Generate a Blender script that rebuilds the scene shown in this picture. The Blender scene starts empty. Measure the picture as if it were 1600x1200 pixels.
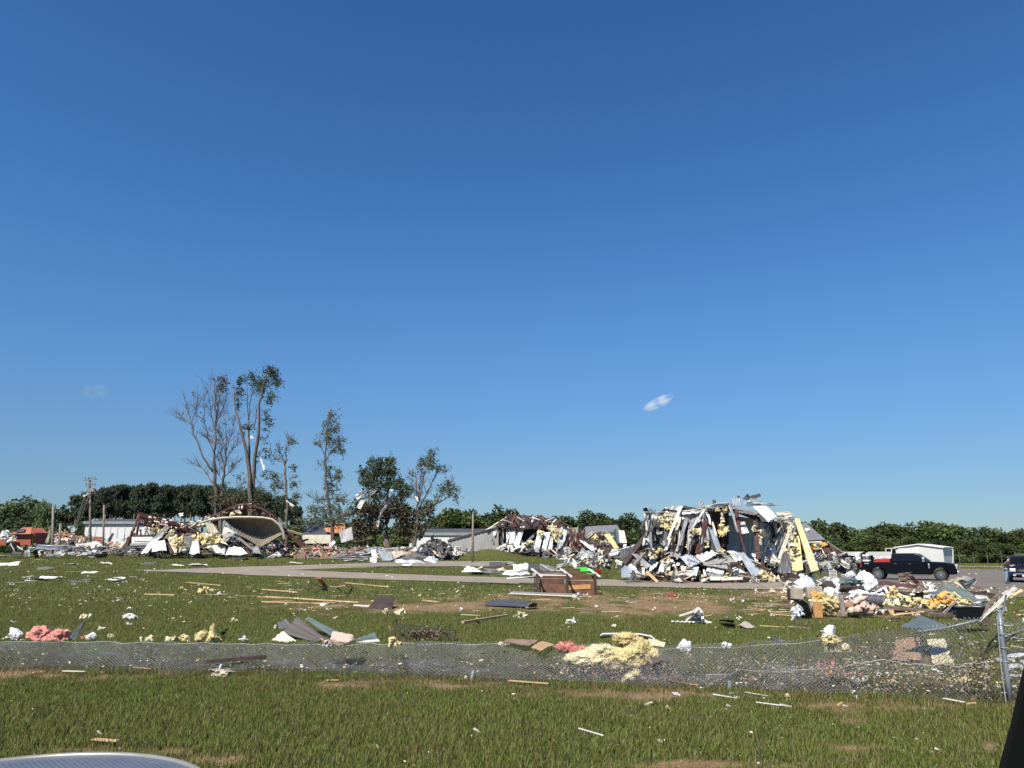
import bpy, math, random
import numpy as np
from mathutils import Vector, Matrix

scene = bpy.context.scene
COL = scene.collection
R = math.radians

# ------------------------------------------------------------------ camera
CAMZ = 2.2
FPX = 1155.0                       # focal length in photograph pixels (1600 wide)
PITCH = math.atan(260.0 / FPX)
cam_data = bpy.data.cameras.new('camera')
cam_data.sensor_width = 36.0
cam_data.lens = 36.0 * FPX / 1600.0
cam_data.clip_start = 0.05
cam_data.clip_end = 9000
cam = bpy.data.objects.new('camera', cam_data)
COL.objects.link(cam)
cam.location = (0, 0, CAMZ)
cam.rotation_euler = (R(90) + PITCH, 0, 0)
scene.camera = cam
scene.cycles.volume_bounces = 6

# ------------------------------------------------------------------ light
SUN_EL, SUN_AZ = 50.0, 208.0        # azimuth clockwise from +Y (the view direction): behind and to the left
world = bpy.data.worlds.new('World')
scene.world = world
world.use_nodes = True
wn = world.node_tree
sky = wn.nodes.new('ShaderNodeTexSky')
sky.sky_type = 'NISHITA'
sky.sun_disc = False
sky.sun_elevation = R(SUN_EL)
sky.sun_rotation = R(SUN_AZ)
sky.altitude = 150
sky.air_density = 1.0
sky.dust_density = 0.1
sky.ozone_density = 2.2
bg = wn.nodes['Background']
bg.inputs[1].default_value = 0.080
wtc = wn.nodes.new('ShaderNodeTexCoord')
wsep = wn.nodes.new('ShaderNodeSeparateXYZ')
wn.links.new(wtc.outputs['Generated'], wsep.inputs[0])
wr = wn.nodes.new('ShaderNodeValToRGB')      # clearer, bluer air than the model's, at every azimuth alike
wr.color_ramp.interpolation = 'B_SPLINE'
for i, (p_, c_) in enumerate([(0.0, (0.34, 0.44, 0.60)), (0.11, (0.44, 0.60, 0.77)), (0.22, (0.50, 0.76, 0.98)), (0.38, (0.46, 0.85, 1.20)), (0.66, (0.34, 0.71, 1.12)), (1.0, (0.33, 0.68, 1.1))]):
    e_ = wr.color_ramp.elements[i] if i < 2 else wr.color_ramp.elements.new(p_)
    e_.position = p_; e_.color = (*[v / 2 for v in c_], 1)
wn.links.new(wsep.outputs['Z'], wr.inputs[0])
wmul = wn.nodes.new('ShaderNodeVectorMath'); wmul.operation = 'MULTIPLY'
wn.links.new(sky.outputs[0], wmul.inputs[0]); wn.links.new(wr.outputs[0], wmul.inputs[1])
wsc = wn.nodes.new('ShaderNodeVectorMath'); wsc.operation = 'SCALE'; wsc.inputs['Scale'].default_value = 2.0
wn.links.new(wmul.outputs[0], wsc.inputs[0]); wn.links.new(wsc.outputs[0], bg.inputs[0])
sd = bpy.data.lights.new('sun', 'SUN')
sd.energy = 4.6
sd.angle = R(0.5)
sd.color = (1.0, 0.93, 0.82)
sun = bpy.data.objects.new('sun', sd)
COL.objects.link(sun)
az, el = R(SUN_AZ), R(SUN_EL)
sdir = Vector((math.sin(az) * math.cos(el), math.cos(az) * math.cos(el), math.sin(el)))
sun.rotation_euler = sdir.to_track_quat('Z', 'Y').to_euler()
sun.location = (-30, -30, 60)
vs = scene.view_settings
vs.view_transform = 'Standard'
vs.look = 'None'
vs.gamma = 1.0
vs.exposure = 0.6
vs.use_curve_mapping = False

# ------------------------------------------------------------------ numpy noise
def _hash(ix, iy, iz, s):
    h = (ix * 374761393 + iy * 668265263 + iz * 2147483647 + s * 1274126177) & 0xffffffff
    h = ((h ^ (h >> 13)) * 1274126177) & 0xffffffff
    return ((h ^ (h >> 16)) & 0xffff) / 65535.0

def vnoise(x, y, z=0.0, s=0):
    x, y, z = np.broadcast_arrays(np.asarray(x, float), np.asarray(y, float), np.asarray(z, float))
    ix, iy, iz = np.floor(x).astype(np.int64), np.floor(y).astype(np.int64), np.floor(z).astype(np.int64)
    fx, fy, fz = x - ix, y - iy, z - iz
    fx, fy, fz = fx*fx*(3-2*fx), fy*fy*(3-2*fy), fz*fz*(3-2*fz)
    r = 0
    for dx in (0, 1):
        for dy in (0, 1):
            for dz in (0, 1):
                w = (fx if dx else 1-fx) * (fy if dy else 1-fy) * (fz if dz else 1-fz)
                r = r + w * _hash(ix+dx, iy+dy, iz+dz, s)
    return r

def fbm(x, y, z=0.0, s=0, o=4):
    r, a, t = 0, 1.0, 0
    for k in range(o):
        f = 2.0 ** k
        r = r + a * vnoise(np.asarray(x)*f, np.asarray(y)*f, np.asarray(z)*f, s + k)
        t += a
        a *= 0.5
    return r / t

def sstep(a, b, x):
    t = np.clip((x - a) / (b - a), 0, 1)
    return t * t * (3 - 2 * t)

# ------------------------------------------------------------------ terrain heights and picture <-> place
def TL(Y):
    return np.interp(Y, [0, 58, 72, 88, 106, 130, 3000], [0, 0, 0.22, 0.75, 1.45, 1.7, 1.7])
def TR(Y):
    return np.interp(Y, [0, 130, 170, 230, 3000], [0, 0.05, -0.6, -1.2, -1.2])
_YS = 3.0 * 1.004 ** np.arange(1560)
def T(x, y, fine=True):
    x = np.asarray(x, float); y = np.asarray(y, float)
    s = sstep(0.17, 0.42, x / np.maximum(y, 5))
    z = TL(y) * (1 - s) + TR(y) * s
    # grassy mound before the grey metal wall
    z = z + 1.2 * np.exp(-(((x + 2.9) / 3.9) ** 2 + ((y - 99) / 2.2) ** 2))
    if not fine: return z
    return z + 0.05 * (fbm(x * 0.35, y * 0.35, 0, 5, 3) - 0.5)

cp, sp = math.cos(PITCH), math.sin(PITCH)
def ray(px, py):
    dx, dy = (px - 800) / FPX, -(py - 600) / FPX
    return Vector((dx, cp - dy * sp, sp + dy * cp))
def W(px, py, Y):
    d = ray(px, py)
    return Vector((0, 0, CAMZ)) + d * (Y / d.y)
def G(px, py, lift=0.0):
    d = ray(px, py)
    t = _YS / d.y; hit = np.nonzero(CAMZ + d.z * t <= T(d.x * t, _YS, False))[0]
    Y = float(_YS[hit[0]]) if len(hit) else 1500.0
    p = Vector((0, 0, CAMZ)) + d * (Y / d.y)
    p.z = float(T(p.x, p.y)) + lift
    return p
def GY(px, py): return G(px, py).y
def onground(x, y, lift=0.0): return Vector((x, y, float(T(x, y)) + lift))
def proj(x, y, z):
    z = z - CAMZ
    f = y * cp + z * sp
    u = -y * sp + z * cp
    return 800 + FPX * x / f, 600 - FPX * u / f

# ------------------------------------------------------------------ materials
MATS = {}
def mat(name, col, rough=0.7, metal=0.0, var=0.25, vscale=3.0, dirt=0.0, dirtcol=(0.12, 0.08, 0.05), bump=0.0, bscale=40.0,
        spec=0.5, objvar=0.0, trans=0.0, alt=None, altscale=1.0):
    if name in MATS: return MATS[name]
    m = bpy.data.materials.new(name); m.use_nodes = True
    n = m.node_tree.nodes; l = m.node_tree.links
    b = n['Principled BSDF']
    b.inputs['Roughness'].default_value = rough
    b.inputs['Metallic'].default_value = metal
    b.inputs['Specular IOR Level'].default_value = spec
    tc = n.new('ShaderNodeNewGeometry')
    no = n.new('ShaderNodeTexNoise'); no.inputs['Scale'].default_value = vscale; no.inputs['Detail'].default_value = 5
    l.new(tc.outputs['Position'], no.inputs['Vector'])
    mr = n.new('ShaderNodeMapRange'); mr.inputs[1].default_value = 0.3; mr.inputs[2].default_value = 0.7
    mr.inputs[3].default_value = 1 - var; mr.inputs[4].default_value = 1 + var
    l.new(no.outputs[0], mr.inputs[0])
    mul = n.new('ShaderNodeVectorMath'); mul.operation = 'SCALE'
    last = None
    if alt:
        no3 = n.new('ShaderNodeTexNoise'); no3.inputs['Scale'].default_value = altscale; no3.inputs['Detail'].default_value = 4
        l.new(tc.outputs['Position'], no3.inputs['Vector'])
        mr3 = n.new('ShaderNodeMapRange'); mr3.inputs[1].default_value = 0.45; mr3.inputs[2].default_value = 0.6
        l.new(no3.outputs[0], mr3.inputs[0])
        mx3 = n.new('ShaderNodeMix'); mx3.data_type = 'RGBA'
        mx3.inputs[6].default_value = (*col, 1); mx3.inputs[7].default_value = (*alt, 1)
        l.new(mr3.outputs[0], mx3.inputs[0]); l.new(mx3.outputs[2], mul.inputs[0])
    else:
        mul.inputs[0].default_value = col
    l.new(mr.outputs[0], mul.inputs['Scale'])
    last = mul.outputs[0]
    if objvar:
        oi = n.new('ShaderNodeObjectInfo')
        mr2 = n.new('ShaderNodeMapRange'); mr2.inputs[3].default_value = 1 - objvar; mr2.inputs[4].default_value = 1 + objvar
        l.new(oi.outputs['Random'], mr2.inputs[0])
        mul2 = n.new('ShaderNodeVectorMath'); mul2.operation = 'SCALE'
        l.new(last, mul2.inputs[0]); l.new(mr2.outputs[0], mul2.inputs['Scale']); last = mul2.outputs[0]
    if dirt > 0:
        nd = n.new('ShaderNodeTexNoise'); nd.inputs['Scale'].default_value = vscale * 0.6; nd.inputs['Detail'].default_value = 8
        nd.inputs['Roughness'].default_value = 0.7
        l.new(tc.outputs['Position'], nd.inputs['Vector'])
        md = n.new('ShaderNodeMapRange'); md.inputs[1].default_value = 0.52; md.inputs[2].default_value = 0.7
        md.inputs[4].default_value = dirt
        l.new(nd.outputs[0], md.inputs[0])
        mx = n.new('ShaderNodeMix'); mx.data_type = 'RGBA'
        l.new(md.outputs[0], mx.inputs[0]); l.new(last, mx.inputs[6]); mx.inputs[7].default_value = (*dirtcol, 1)
        last = mx.outputs[2]
    l.new(last, b.inputs['Base Color'])
    if bump > 0:
        nb = n.new('ShaderNodeTexNoise'); nb.inputs['Scale'].default_value = bscale; nb.inputs['Detail'].default_value = 6
        l.new(tc.outputs['Position'], nb.inputs['Vector'])
        bp = n.new('ShaderNodeBump'); bp.inputs['Strength'].default_value = bump; bp.inputs['Distance'].default_value = 0.05
        l.new(nb.outputs[0], bp.inputs['Height']); l.new(bp.outputs[0], b.inputs['Normal'])
    if trans > 0:
        tr = n.new('ShaderNodeBsdfTranslucent'); l.new(last, tr.inputs[0])
        ms = n.new('ShaderNodeMixShader'); ms.inputs[0].default_value = trans
        l.new(b.outputs[0], ms.inputs[1]); l.new(tr.outputs[0], ms.inputs[2])
        l.new(ms.outputs[0], n['Material Output'].inputs[0])
    MATS[name] = m
    return m

mat('galv', (0.36, 0.37, 0.38), 0.45, 0.25, 0.22, 1.2, 0.35, (0.2, 0.17, 0.14))
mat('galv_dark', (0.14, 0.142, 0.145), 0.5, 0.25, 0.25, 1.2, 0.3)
mat('bluegrey', (0.33, 0.37, 0.42), 0.5, 0.2, 0.2, 1.0, 0.25)
mat('white', (0.72, 0.71, 0.69), 0.6, 0, 0.15, 2.2, 0.5, (0.35, 0.3, 0.24))
mat('white_plastic', (0.78, 0.79, 0.80), 0.35, 0, 0.08, 3, 0.15, (0.4, 0.36, 0.3), trans=0.12)
mat('cream', (0.62, 0.58, 0.47), 0.6, 0, 0.15, 1.5, 0.3)
mat('brown_panel', (0.115, 0.10, 0.085), 0.5, 0.1, 0.12, 3, 0.2)
mat('tan_metal', (0.36, 0.32, 0.25), 0.55, 0.1, 0.15, 1.5, 0.2)
mat('grey_paint', (0.27, 0.275, 0.27), 0.55, 0.1, 0.18, 1.2, 0.3)
mat('grey_wall', (0.30, 0.295, 0.28), 0.6, 0.05, 0.1, 0.8, 0.2)
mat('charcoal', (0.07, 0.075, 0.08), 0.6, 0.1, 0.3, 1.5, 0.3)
mat('green_grey', (0.11, 0.14, 0.135), 0.5, 0.1, 0.15, 2, 0.25, (0.2, 0.16, 0.12))
mat('red_steel', (0.088, 0.036, 0.030), 0.65, 0.1, 0.3, 2, 0.3, (0.05, 0.03, 0.025), objvar=0.25)
mat('brown_wood', (0.135, 0.065, 0.038), 0.8, 0, 0.35, 3, 0.4, (0.04, 0.025, 0.02), bump=0.4, objvar=0.2)
mat('pine_board', (0.55, 0.37, 0.20), 0.8, 0, 0.25, 4, 0.3, bump=0.2, objvar=0.25)
mat('grey_board', (0.24, 0.21, 0.18), 0.85, 0, 0.3, 4, 0.3, bump=0.3, objvar=0.2)
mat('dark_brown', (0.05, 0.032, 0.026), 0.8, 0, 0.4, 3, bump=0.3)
mat('mid_brown', (0.16, 0.11, 0.08), 0.85, 0, 0.4, 2, bump=0.4)
mat('ins_yellow', (0.72, 0.61, 0.32), 0.95, 0, 0.15, 5, 0.3, (0.5, 0.33, 0.14), bump=0.6, bscale=60, spec=0.1, trans=0.1)
mat('ins_pale', (0.74, 0.67, 0.45), 0.95, 0, 0.12, 5, 0.3, (0.55, 0.42, 0.22), bump=0.6, bscale=60, spec=0.1)
mat('ins_orange', (0.72, 0.42, 0.13), 0.95, 0, 0.2, 5, 0.2, bump=0.5, spec=0.1)
mat('ins_pink', (0.66, 0.28, 0.24), 0.95, 0, 0.25, 8, 0.3, (0.35, 0.16, 0.12), bump=0.7, bscale=60, spec=0.1)
mat('yellow_board', (0.70, 0.56, 0.26), 0.8, 0, 0.12, 2, 0.25, (0.4, 0.3, 0.15))
mat('green_plastic', (0.03, 0.52, 0.045), 0.45, 0, 0.1, 3)
mat('red_plastic', (0.42, 0.025, 0.02), 0.5, 0, 0.15, 3, 0.2)
mat('cardboard', (0.36, 0.225, 0.13), 0.85, 0, 0.12, 5, 0.2)
mat('orange_board', (0.50, 0.25, 0.10), 0.8, 0, 0.15, 5, 0.2)
mat('stone_tan', (0.40, 0.35, 0.27), 0.9, 0, 0.2, 4, 0.3, bump=0.4)
mat('brick_red', (0.30, 0.085, 0.045), 0.85, 0, 0.25, 2, 0.3)
mat('orange_roof', (0.50, 0.19, 0.09), 0.8, 0, 0.2, 1.5, 0.3)
mat('roof_dark', (0.055, 0.06, 0.066), 0.8, 0, 0.2, 1.0)
mat('shingle', (0.17, 0.17, 0.175), 0.9, 0, 0.18, 1.2, 0.2)
mat('white_wall', (0.62, 0.62, 0.61), 0.7, 0, 0.06, 0.5)
mat('shed_wall', (0.58, 0.57, 0.55), 0.6, 0.1, 0.06, 0.6)
mat('concrete', (0.25, 0.21, 0.158), 0.9, 0, 0.14, 0.6, 0.25, (0.22, 0.19, 0.15), bump=0.2, bscale=15)
mat('asphalt', (0.145, 0.125, 0.10), 0.9, 0, 0.16, 0.35, 0.2, (0.12, 0.11, 0.1), bump=0.3, bscale=12)
mat('bark', (0.13, 0.105, 0.085), 0.95, 0, 0.35, 3, bump=0.6, bscale=12)
mat('bark_pale', (0.24, 0.20, 0.165), 0.95, 0, 0.35, 3, bump=0.5, bscale=12)
mat('pole_wood', (0.21, 0.175, 0.14), 0.9, 0, 0.25, 3, bump=0.4, bscale=20)
mat('wire', (0.30, 0.30, 0.295), 0.5, 0.2, 0.25, 2, 0.3)
mat('wire_dark', (0.06, 0.06, 0.06), 0.6, 0.3, 0.2, 2)
mat('pipe', (0.19, 0.215, 0.23), 0.45, 0.3, 0.15, 3, 0.3, (0.25, 0.16, 0.1))
mat('black', (0.004, 0.004, 0.004), 0.7, 0, 0.1, 3, spec=0.1)
mat('truck_paint', (0.003, 0.0035, 0.006), 0.2, 0.0, 0.05, 2, spec=0.25)
mat('van_paint', (0.014, 0.013, 0.026), 0.22, 0.0, 0.05, 2, spec=0.4)
mat('rubber', (0.02, 0.02, 0.02), 0.85, 0, 0.2, 5)
mat('chrome', (0.62, 0.63, 0.65), 0.22, 0.9, 0.05, 3)
mat('red_lamp', (0.35, 0.01, 0.015), 0.3, 0, 0.05, 3)
mat('lamp_glass', (0.7, 0.7, 0.7), 0.15, 0.3, 0.05, 3)
mat('skin', (0.50, 0.30, 0.21), 0.6, 0, 0.05, 8)
mat('dark_shirt', (0.03, 0.033, 0.04), 0.9, 0, 0.1, 8)
mat('pink_shirt', (0.55, 0.22, 0.22), 0.9, 0, 0.1, 8)
mat('jeans', (0.16, 0.27, 0.36), 0.9, 0, 0.15, 8)
mat('hair', (0.05, 0.035, 0.025), 0.8, 0, 0.1, 8)
mat('pale_fabric', (0.52, 0.40, 0.33), 0.9, 0, 0.2, 4, 0.4, (0.3, 0.17, 0.11))
mat('table_metal', (0.15, 0.165, 0.20), 0.4, 0.3, 0.1, 4)
mat('table_rim', (0.27, 0.265, 0.235), 0.4, 0.3, 0.12, 6, 0.25, (0.2, 0.17, 0.1))
mat('glint_pale', (0.42, 0.42, 0.40), 0.5, 0.1, 0.1, 6)  # pale tone for the painted highlights in the table's holes
mat('roof_tan', (0.20, 0.17, 0.13), 0.7, 0.0, 0.15, 1.5, 0.3)
mat('sign_grey', (0.25, 0.26, 0.28), 0.6, 0, 0.05, 3)
mat('leaf', (0.060, 0.088, 0.024), 0.75, 0, 0.5, 0.5, objvar=0.4, trans=0.3, alt=(0.085, 0.105, 0.022), altscale=0.25)
mat('leaf_dark', (0.042, 0.066, 0.021), 0.75, 0, 0.45, 0.6, objvar=0.4, trans=0.2)
mat('leaf_pine', (0.042, 0.058, 0.026), 0.8, 0, 0.4, 0.7, objvar=0.22, trans=0.12)
mat('leaf_wilt', (0.115, 0.145, 0.075), 0.7, 0, 0.4, 1.2, objvar=0.1, trans=0.3)
mat('leaf_brown', (0.095, 0.085, 0.045), 0.8, 0, 0.4, 1.2, trans=0.2)
mat('leaf_pale', (0.10, 0.14, 0.055), 0.75, 0, 0.3, 0.6, trans=0.25)

def glass_mat(name, col):
    m = bpy.data.materials.new(name); m.use_nodes = True
    n = m.node_tree.nodes; l = m.node_tree.links
    b = n['Principled BSDF']; b.inputs['Base Color'].default_value = (*col, 1)
    b.inputs['Roughness'].default_value = 0.06; b.inputs['Transmission Weight'].default_value = 0.0
    b.inputs['Specular IOR Level'].default_value = 0.7
    tr = n.new('ShaderNodeBsdfTransparent'); tr.inputs[0].default_value = (0.35, 0.37, 0.4, 1)
    ms = n.new('ShaderNodeMixShader'); ms.inputs[0].default_value = 0.6
    l.new(tr.outputs[0], ms.inputs[1]); l.new(b.outputs[0], ms.inputs[2]); l.new(ms.outputs[0], n['Material Output'].inputs[0])
    MATS[name] = m
glass_mat('car_glass', (0.01, 0.012, 0.016))

# ------------------------------------------------------------------ mesh tools
def mk(name, V, F, m, parent=None, loc=None, smooth=False, mi=None):
    """One mesh object from world-space vertices."""
    V = np.asarray(V, float).reshape(-1, 3)
    me = bpy.data.meshes.new(name)
    if parent is not None:
        o0 = np.array(parent_world(parent))
    else:
        if loc is None:
            loc = ((V[:, 0].min() + V[:, 0].max()) / 2, (V[:, 1].min() + V[:, 1].max()) / 2, V[:, 2].min())
        o0 = np.array(loc, float)
    V = V - o0
    if isinstance(F, np.ndarray):
        k = F.shape[1]
        me.vertices.add(len(V)); me.vertices.foreach_set('co', V.astype(np.float32).ravel())
        me.loops.add(F.size); me.loops.foreach_set('vertex_index', F.astype(np.int32).ravel())
        me.polygons.add(len(F)); me.polygons.foreach_set('loop_start', (np.arange(len(F)) * k).astype(np.int32))
        me.polygons.foreach_set('loop_total', np.full(len(F), k, np.int32))
        me.update(calc_edges=True)
    else:
        me.from_pydata([tuple(v) for v in V], [], [tuple(f) for f in F]); me.update()
    ms = m if isinstance(m, (list, tuple)) else [m]
    for q in ms: me.materials.append(MATS[q])
    if mi is not None: me.polygons.foreach_set('material_index', np.asarray(mi, np.int32))
    if smooth: me.polygons.foreach_set('use_smooth', np.ones(len(me.polygons), bool))
    o = bpy.data.objects.new(name, me); COL.objects.link(o)
    if parent is not None: o.parent = parent
    else: o.location = o0
    return o

def parent_world(p):
    v = Vector(p.location)
    while p.parent: p = p.parent; v += Vector(p.location)
    return v

def tag(o, label=None, cat=None, group=None, kind=None):
    if label: o['label'] = label
    if cat: o['category'] = cat
    if group: o['group'] = group
    if kind: o['kind'] = kind
    return o

def thing(name, label, cat, loc, group=None):
    o = bpy.data.objects.new(name, None); o.empty_display_size = 0.3; COL.objects.link(o)
    o.location = loc
    return tag(o, label, cat, group)

def box_vf(c, s, rot=None):
    c = Vector(c); V = []
    for x in (-.5, .5):
        for y in (-.5, .5):
            for z in (-.5, .5):
                v = Vector((x*s[0], y*s[1], z*s[2]))
                if rot is not None: v = rot @ v
                V.append(tuple(c + v))
    F = [(0,1,3,2), (4,6,7,5), (0,4,5,1), (2,3,7,6), (0,2,6,4), (1,5,7,3)]
    return V, F

def beam_vf(p0, p1, w, h, roll=0.0):
    p0, p1 = Vector(p0), Vector(p1); d = p1 - p0
    if d.length < 1e-4: d = Vector((0.01, 0, 0))
    q = d.to_track_quat('X', 'Z').to_matrix() @ Matrix.Rotation(roll, 3, 'X')
    return box_vf((p0 + p1) / 2, (d.length, w, h), q)

def tube_vf(pts, r, n=6, cap=True):
    pts = [Vector(p) for p in pts]
    rs = r if isinstance(r, (list, tuple)) else [r] * len(pts)
    V, F = [], []
    for i, p in enumerate(pts):
        d = (pts[min(i+1, len(pts)-1)] - pts[max(i-1, 0)])
        if d.length < 1e-6: d = Vector((0, 0, 1))
        q = d.to_track_quat('Z', 'Y').to_matrix()
        for k in range(n):
            a = 2 * math.pi * k / n
            V.append(tuple(p + q @ Vector((math.cos(a) * rs[i], math.sin(a) * rs[i], 0))))
    for i in range(len(pts) - 1):
        for k in range(n):
            a, b = i*n + k, i*n + (k+1) % n
            F.append((a, b, b+n, a+n))
    if cap:
        F.append(tuple(range(n-1, -1, -1))); F.append(tuple(range((len(pts)-1)*n, len(pts)*n)))
    return V, F

def merge(parts):
    V, F = [], []
    for v, f in parts:
        b = len(V); V.extend(v); F.extend([tuple(i + b for i in q) for q in f])
    return V, F

def sheet_vf(c, ribs=0, depth=0.03, crumple=0.0, bow=0.0, bowv=0.0, thick=0.012, nv=6, seed=0, cf=1.5, ragged=0.0):
    """Sheet through four corners; ribs run from edge c0c1 to edge c3c2."""
    c = [np.array(q, float) for q in c]
    nu = min(max(ribs * 4, 6), 48) + 1; nv += 1
    u = np.linspace(0, 1, nu)[None, :, None]; v = np.linspace(0, 1, nv)[:, None, None]
    P = (1-u)*(1-v)*c[0] + u*(1-v)*c[1] + u*v*c[2] + (1-u)*v*c[3]
    n = np.cross(c[1]-c[0] + c[2]-c[3], c[3]-c[0] + c[2]-c[1]); n = n / (np.linalg.norm(n) + 1e-9)
    uu, vv = u[..., 0] + 0*v[..., 0], v[..., 0] + 0*u[..., 0]
    L = (np.linalg.norm(c[1]-c[0]) + np.linalg.norm(c[3]-c[0])) / 2
    h = bow * 4*uu*(1-uu) + bowv * 4*vv*(1-vv)
    if ribs:
        ph = (uu * ribs) % 1.0
        h = h + depth * (np.clip(np.abs(ph - 0.5) * 6 - 1.0, 0, 1))
    if crumple:
        h = h + crumple * 2 * (fbm(uu*cf + seed*7.3, vv*cf + seed*3.1, 0, seed, 3) - 0.5)
        a = np.abs(fbm(uu*cf*1.7 + seed, vv*cf*1.7, 5, seed+9, 2) - 0.5)
        h = h - crumple * 1.6 * a
    if ragged:
        e = c[3] - c[0]; rr = fbm(uu[0]*6 + seed*3, 0*uu[0], 0, seed+3, 2) - 0.5
        P[-1] += rr[:, None] * ragged * 2 * e; P[0] += (fbm(uu[0]*6 + seed*5, 9+0*uu[0], 0, seed+4, 2) - 0.5)[:, None] * ragged * e
    P = P + h[..., None] * n
    A = P.reshape(-1, 3); B = A - n * thick
    V = np.vstack([A, B]); N = len(A); F = []
    for j in range(nv-1):
        for i in range(nu-1):
            a = j*nu + i
            F.append((a, a+1, a+1+nu, a+nu)); F.append((a+N, a+nu+N, a+1+nu+N, a+1+N))
    for i in range(nu-1):
        F.append((i+1, i, i+N, i+1+N)); a = (nv-1)*nu + i; F.append((a, a+1, a+1+N, a+N))
    for j in range(nv-1):
        a = j*nu; F.append((a, a+nu, a+nu+N, a+N)); a += nu-1; F.append((a+nu, a, a+N, a+nu+N))
    return V, F

_ico = {}
def ico(sub):
    if sub not in _ico:
        import bmesh
        bm = bmesh.new(); bmesh.ops.create_icosphere(bm, subdivisions=sub, radius=1.0)
        _ico[sub] = (np.array([v.co[:] for v in bm.verts]), np.array([[v.index for v in f.verts] for f in bm.faces])); bm.free()
    return _ico[sub]

def lump_vf(c, r, amp=0.35, sub=3, seed=0, fr=1.6, ridge=0.0, flat=0.35, rotz=0.0):
    V, F = ico(sub); V = V.copy()
    s = seed * 1.37
    d = (fbm(V[:,0]*fr+s, V[:,1]*fr+s*2, V[:,2]*fr, seed, 4) - 0.5) * 2 * amp
    if ridge:
        d = d + ridge * (0.5 - np.abs(fbm(V[:,0]*fr*2.2+s, V[:,1]*fr*2.2, V[:,2]*fr*2.2+s, seed+5, 3) - 0.5) * 4)
    V = V * (1 + d)[:, None]
    V[:, 2] = np.where(V[:, 2] < -flat, -flat + (V[:, 2] + flat) * 0.15, V[:, 2]) + flat
    V = V * np.array(r)
    if rotz:
        cr, sr = math.cos(rotz), math.sin(rotz)
        V = np.stack([V[:,0]*cr - V[:,1]*sr, V[:,0]*sr + V[:,1]*cr, V[:,2]], 1)
    return V + np.array(c), F

def tris(rng, P, size, nrm=None, aspect=1.0):
    """A random small quad at every point of P."""
    n = len(P)
    a = rng.normal(size=(n, 3)); a /= np.linalg.norm(a, axis=1)[:, None]
    b = rng.normal(size=(n, 3)); b -= (a*b).sum(1)[:, None]*a; b /= np.linalg.norm(b, axis=1)[:, None]
    s = (np.asarray(size) * (0.6 + 0.8*rng.random(n)))[:, None] * 0.5
    V = np.stack([P - a*s - b*s*aspect*0.6, P + a*s*0.2 - b*s*aspect, P + a*s + b*s*aspect*0.5, P - a*s*0.3 + b*s*aspect], 1).reshape(-1, 3)
    F = np.arange(4*n).reshape(-1, 4)
    return V, F

print('tools ready')
# ------------------------------------------------------------------ ground
def soil_mask(x, y, z):
    px, py = proj(x, y, z)
    px = px + 90 * (fbm(x*0.25, y*0.12, 0, 60, 2) - 0.5) * np.clip(12/np.maximum(y, 1), 0.1, 1)
    nz = fbm(x*1.1, y*0.55, 0, 21, 4)
    fine = fbm(x*4, y*4, 0, 31, 3)
    m = np.zeros_like(x)
    def blob(cx, cy, rx, ry, st):
        nonlocal m
        d = np.exp(-(((px-cx)/rx)**2 + ((py-cy)/ry)**2))
        m = np.maximum(m, d * st)
    for b in [(640, 948, 300, 14, 1.1), (1000, 948, 230, 20, 1.15), (900, 935, 380, 14, 0.95), (450, 932, 90, 6, 0.75), (1150, 940, 120, 14, .8),
              (1330, 962, 130, 14, 1.0), (1215, 925, 70, 14, .9), (1190, 955, 70, 8, 0.85), (330, 930, 100, 4, .5), (480, 912, 70, 5, .6),
              (150, 1056, 300, 12, 1.35), (600, 1072, 300, 13, 1.0), (1000, 1088, 280, 14, .95), (1400, 1106, 240, 14, .95), (1330, 1128, 40, 9, .9),
              (1345, 1170, 70, 9, 1.05), (1110, 1198, 200, 12, 1.15), (1545, 1168, 22, 10, 1.0), (70, 1178, 60, 5, .75), (330, 1188, 70, 12, 1.3),
              (560, 1165, 120, 8, .55), (1480, 1060, 150, 40, 0.75), (1400, 1030, 120, 30, .7), (1150, 1110, 160, 8, 0.6), (180, 1176, 150, 10, 1.2)]:
        blob(*b)
    m = m * (0.1 + 1.5 * nz) + (fine - 0.5) * 0.7 + (fbm(x*0.6+9, y*0.45, 0, 77, 4) - 0.5) * 0.75 * sstep(12.5, 16, y) * (1 - sstep(60, 100, y))
    return sstep(0.28, 0.98, m)

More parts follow.
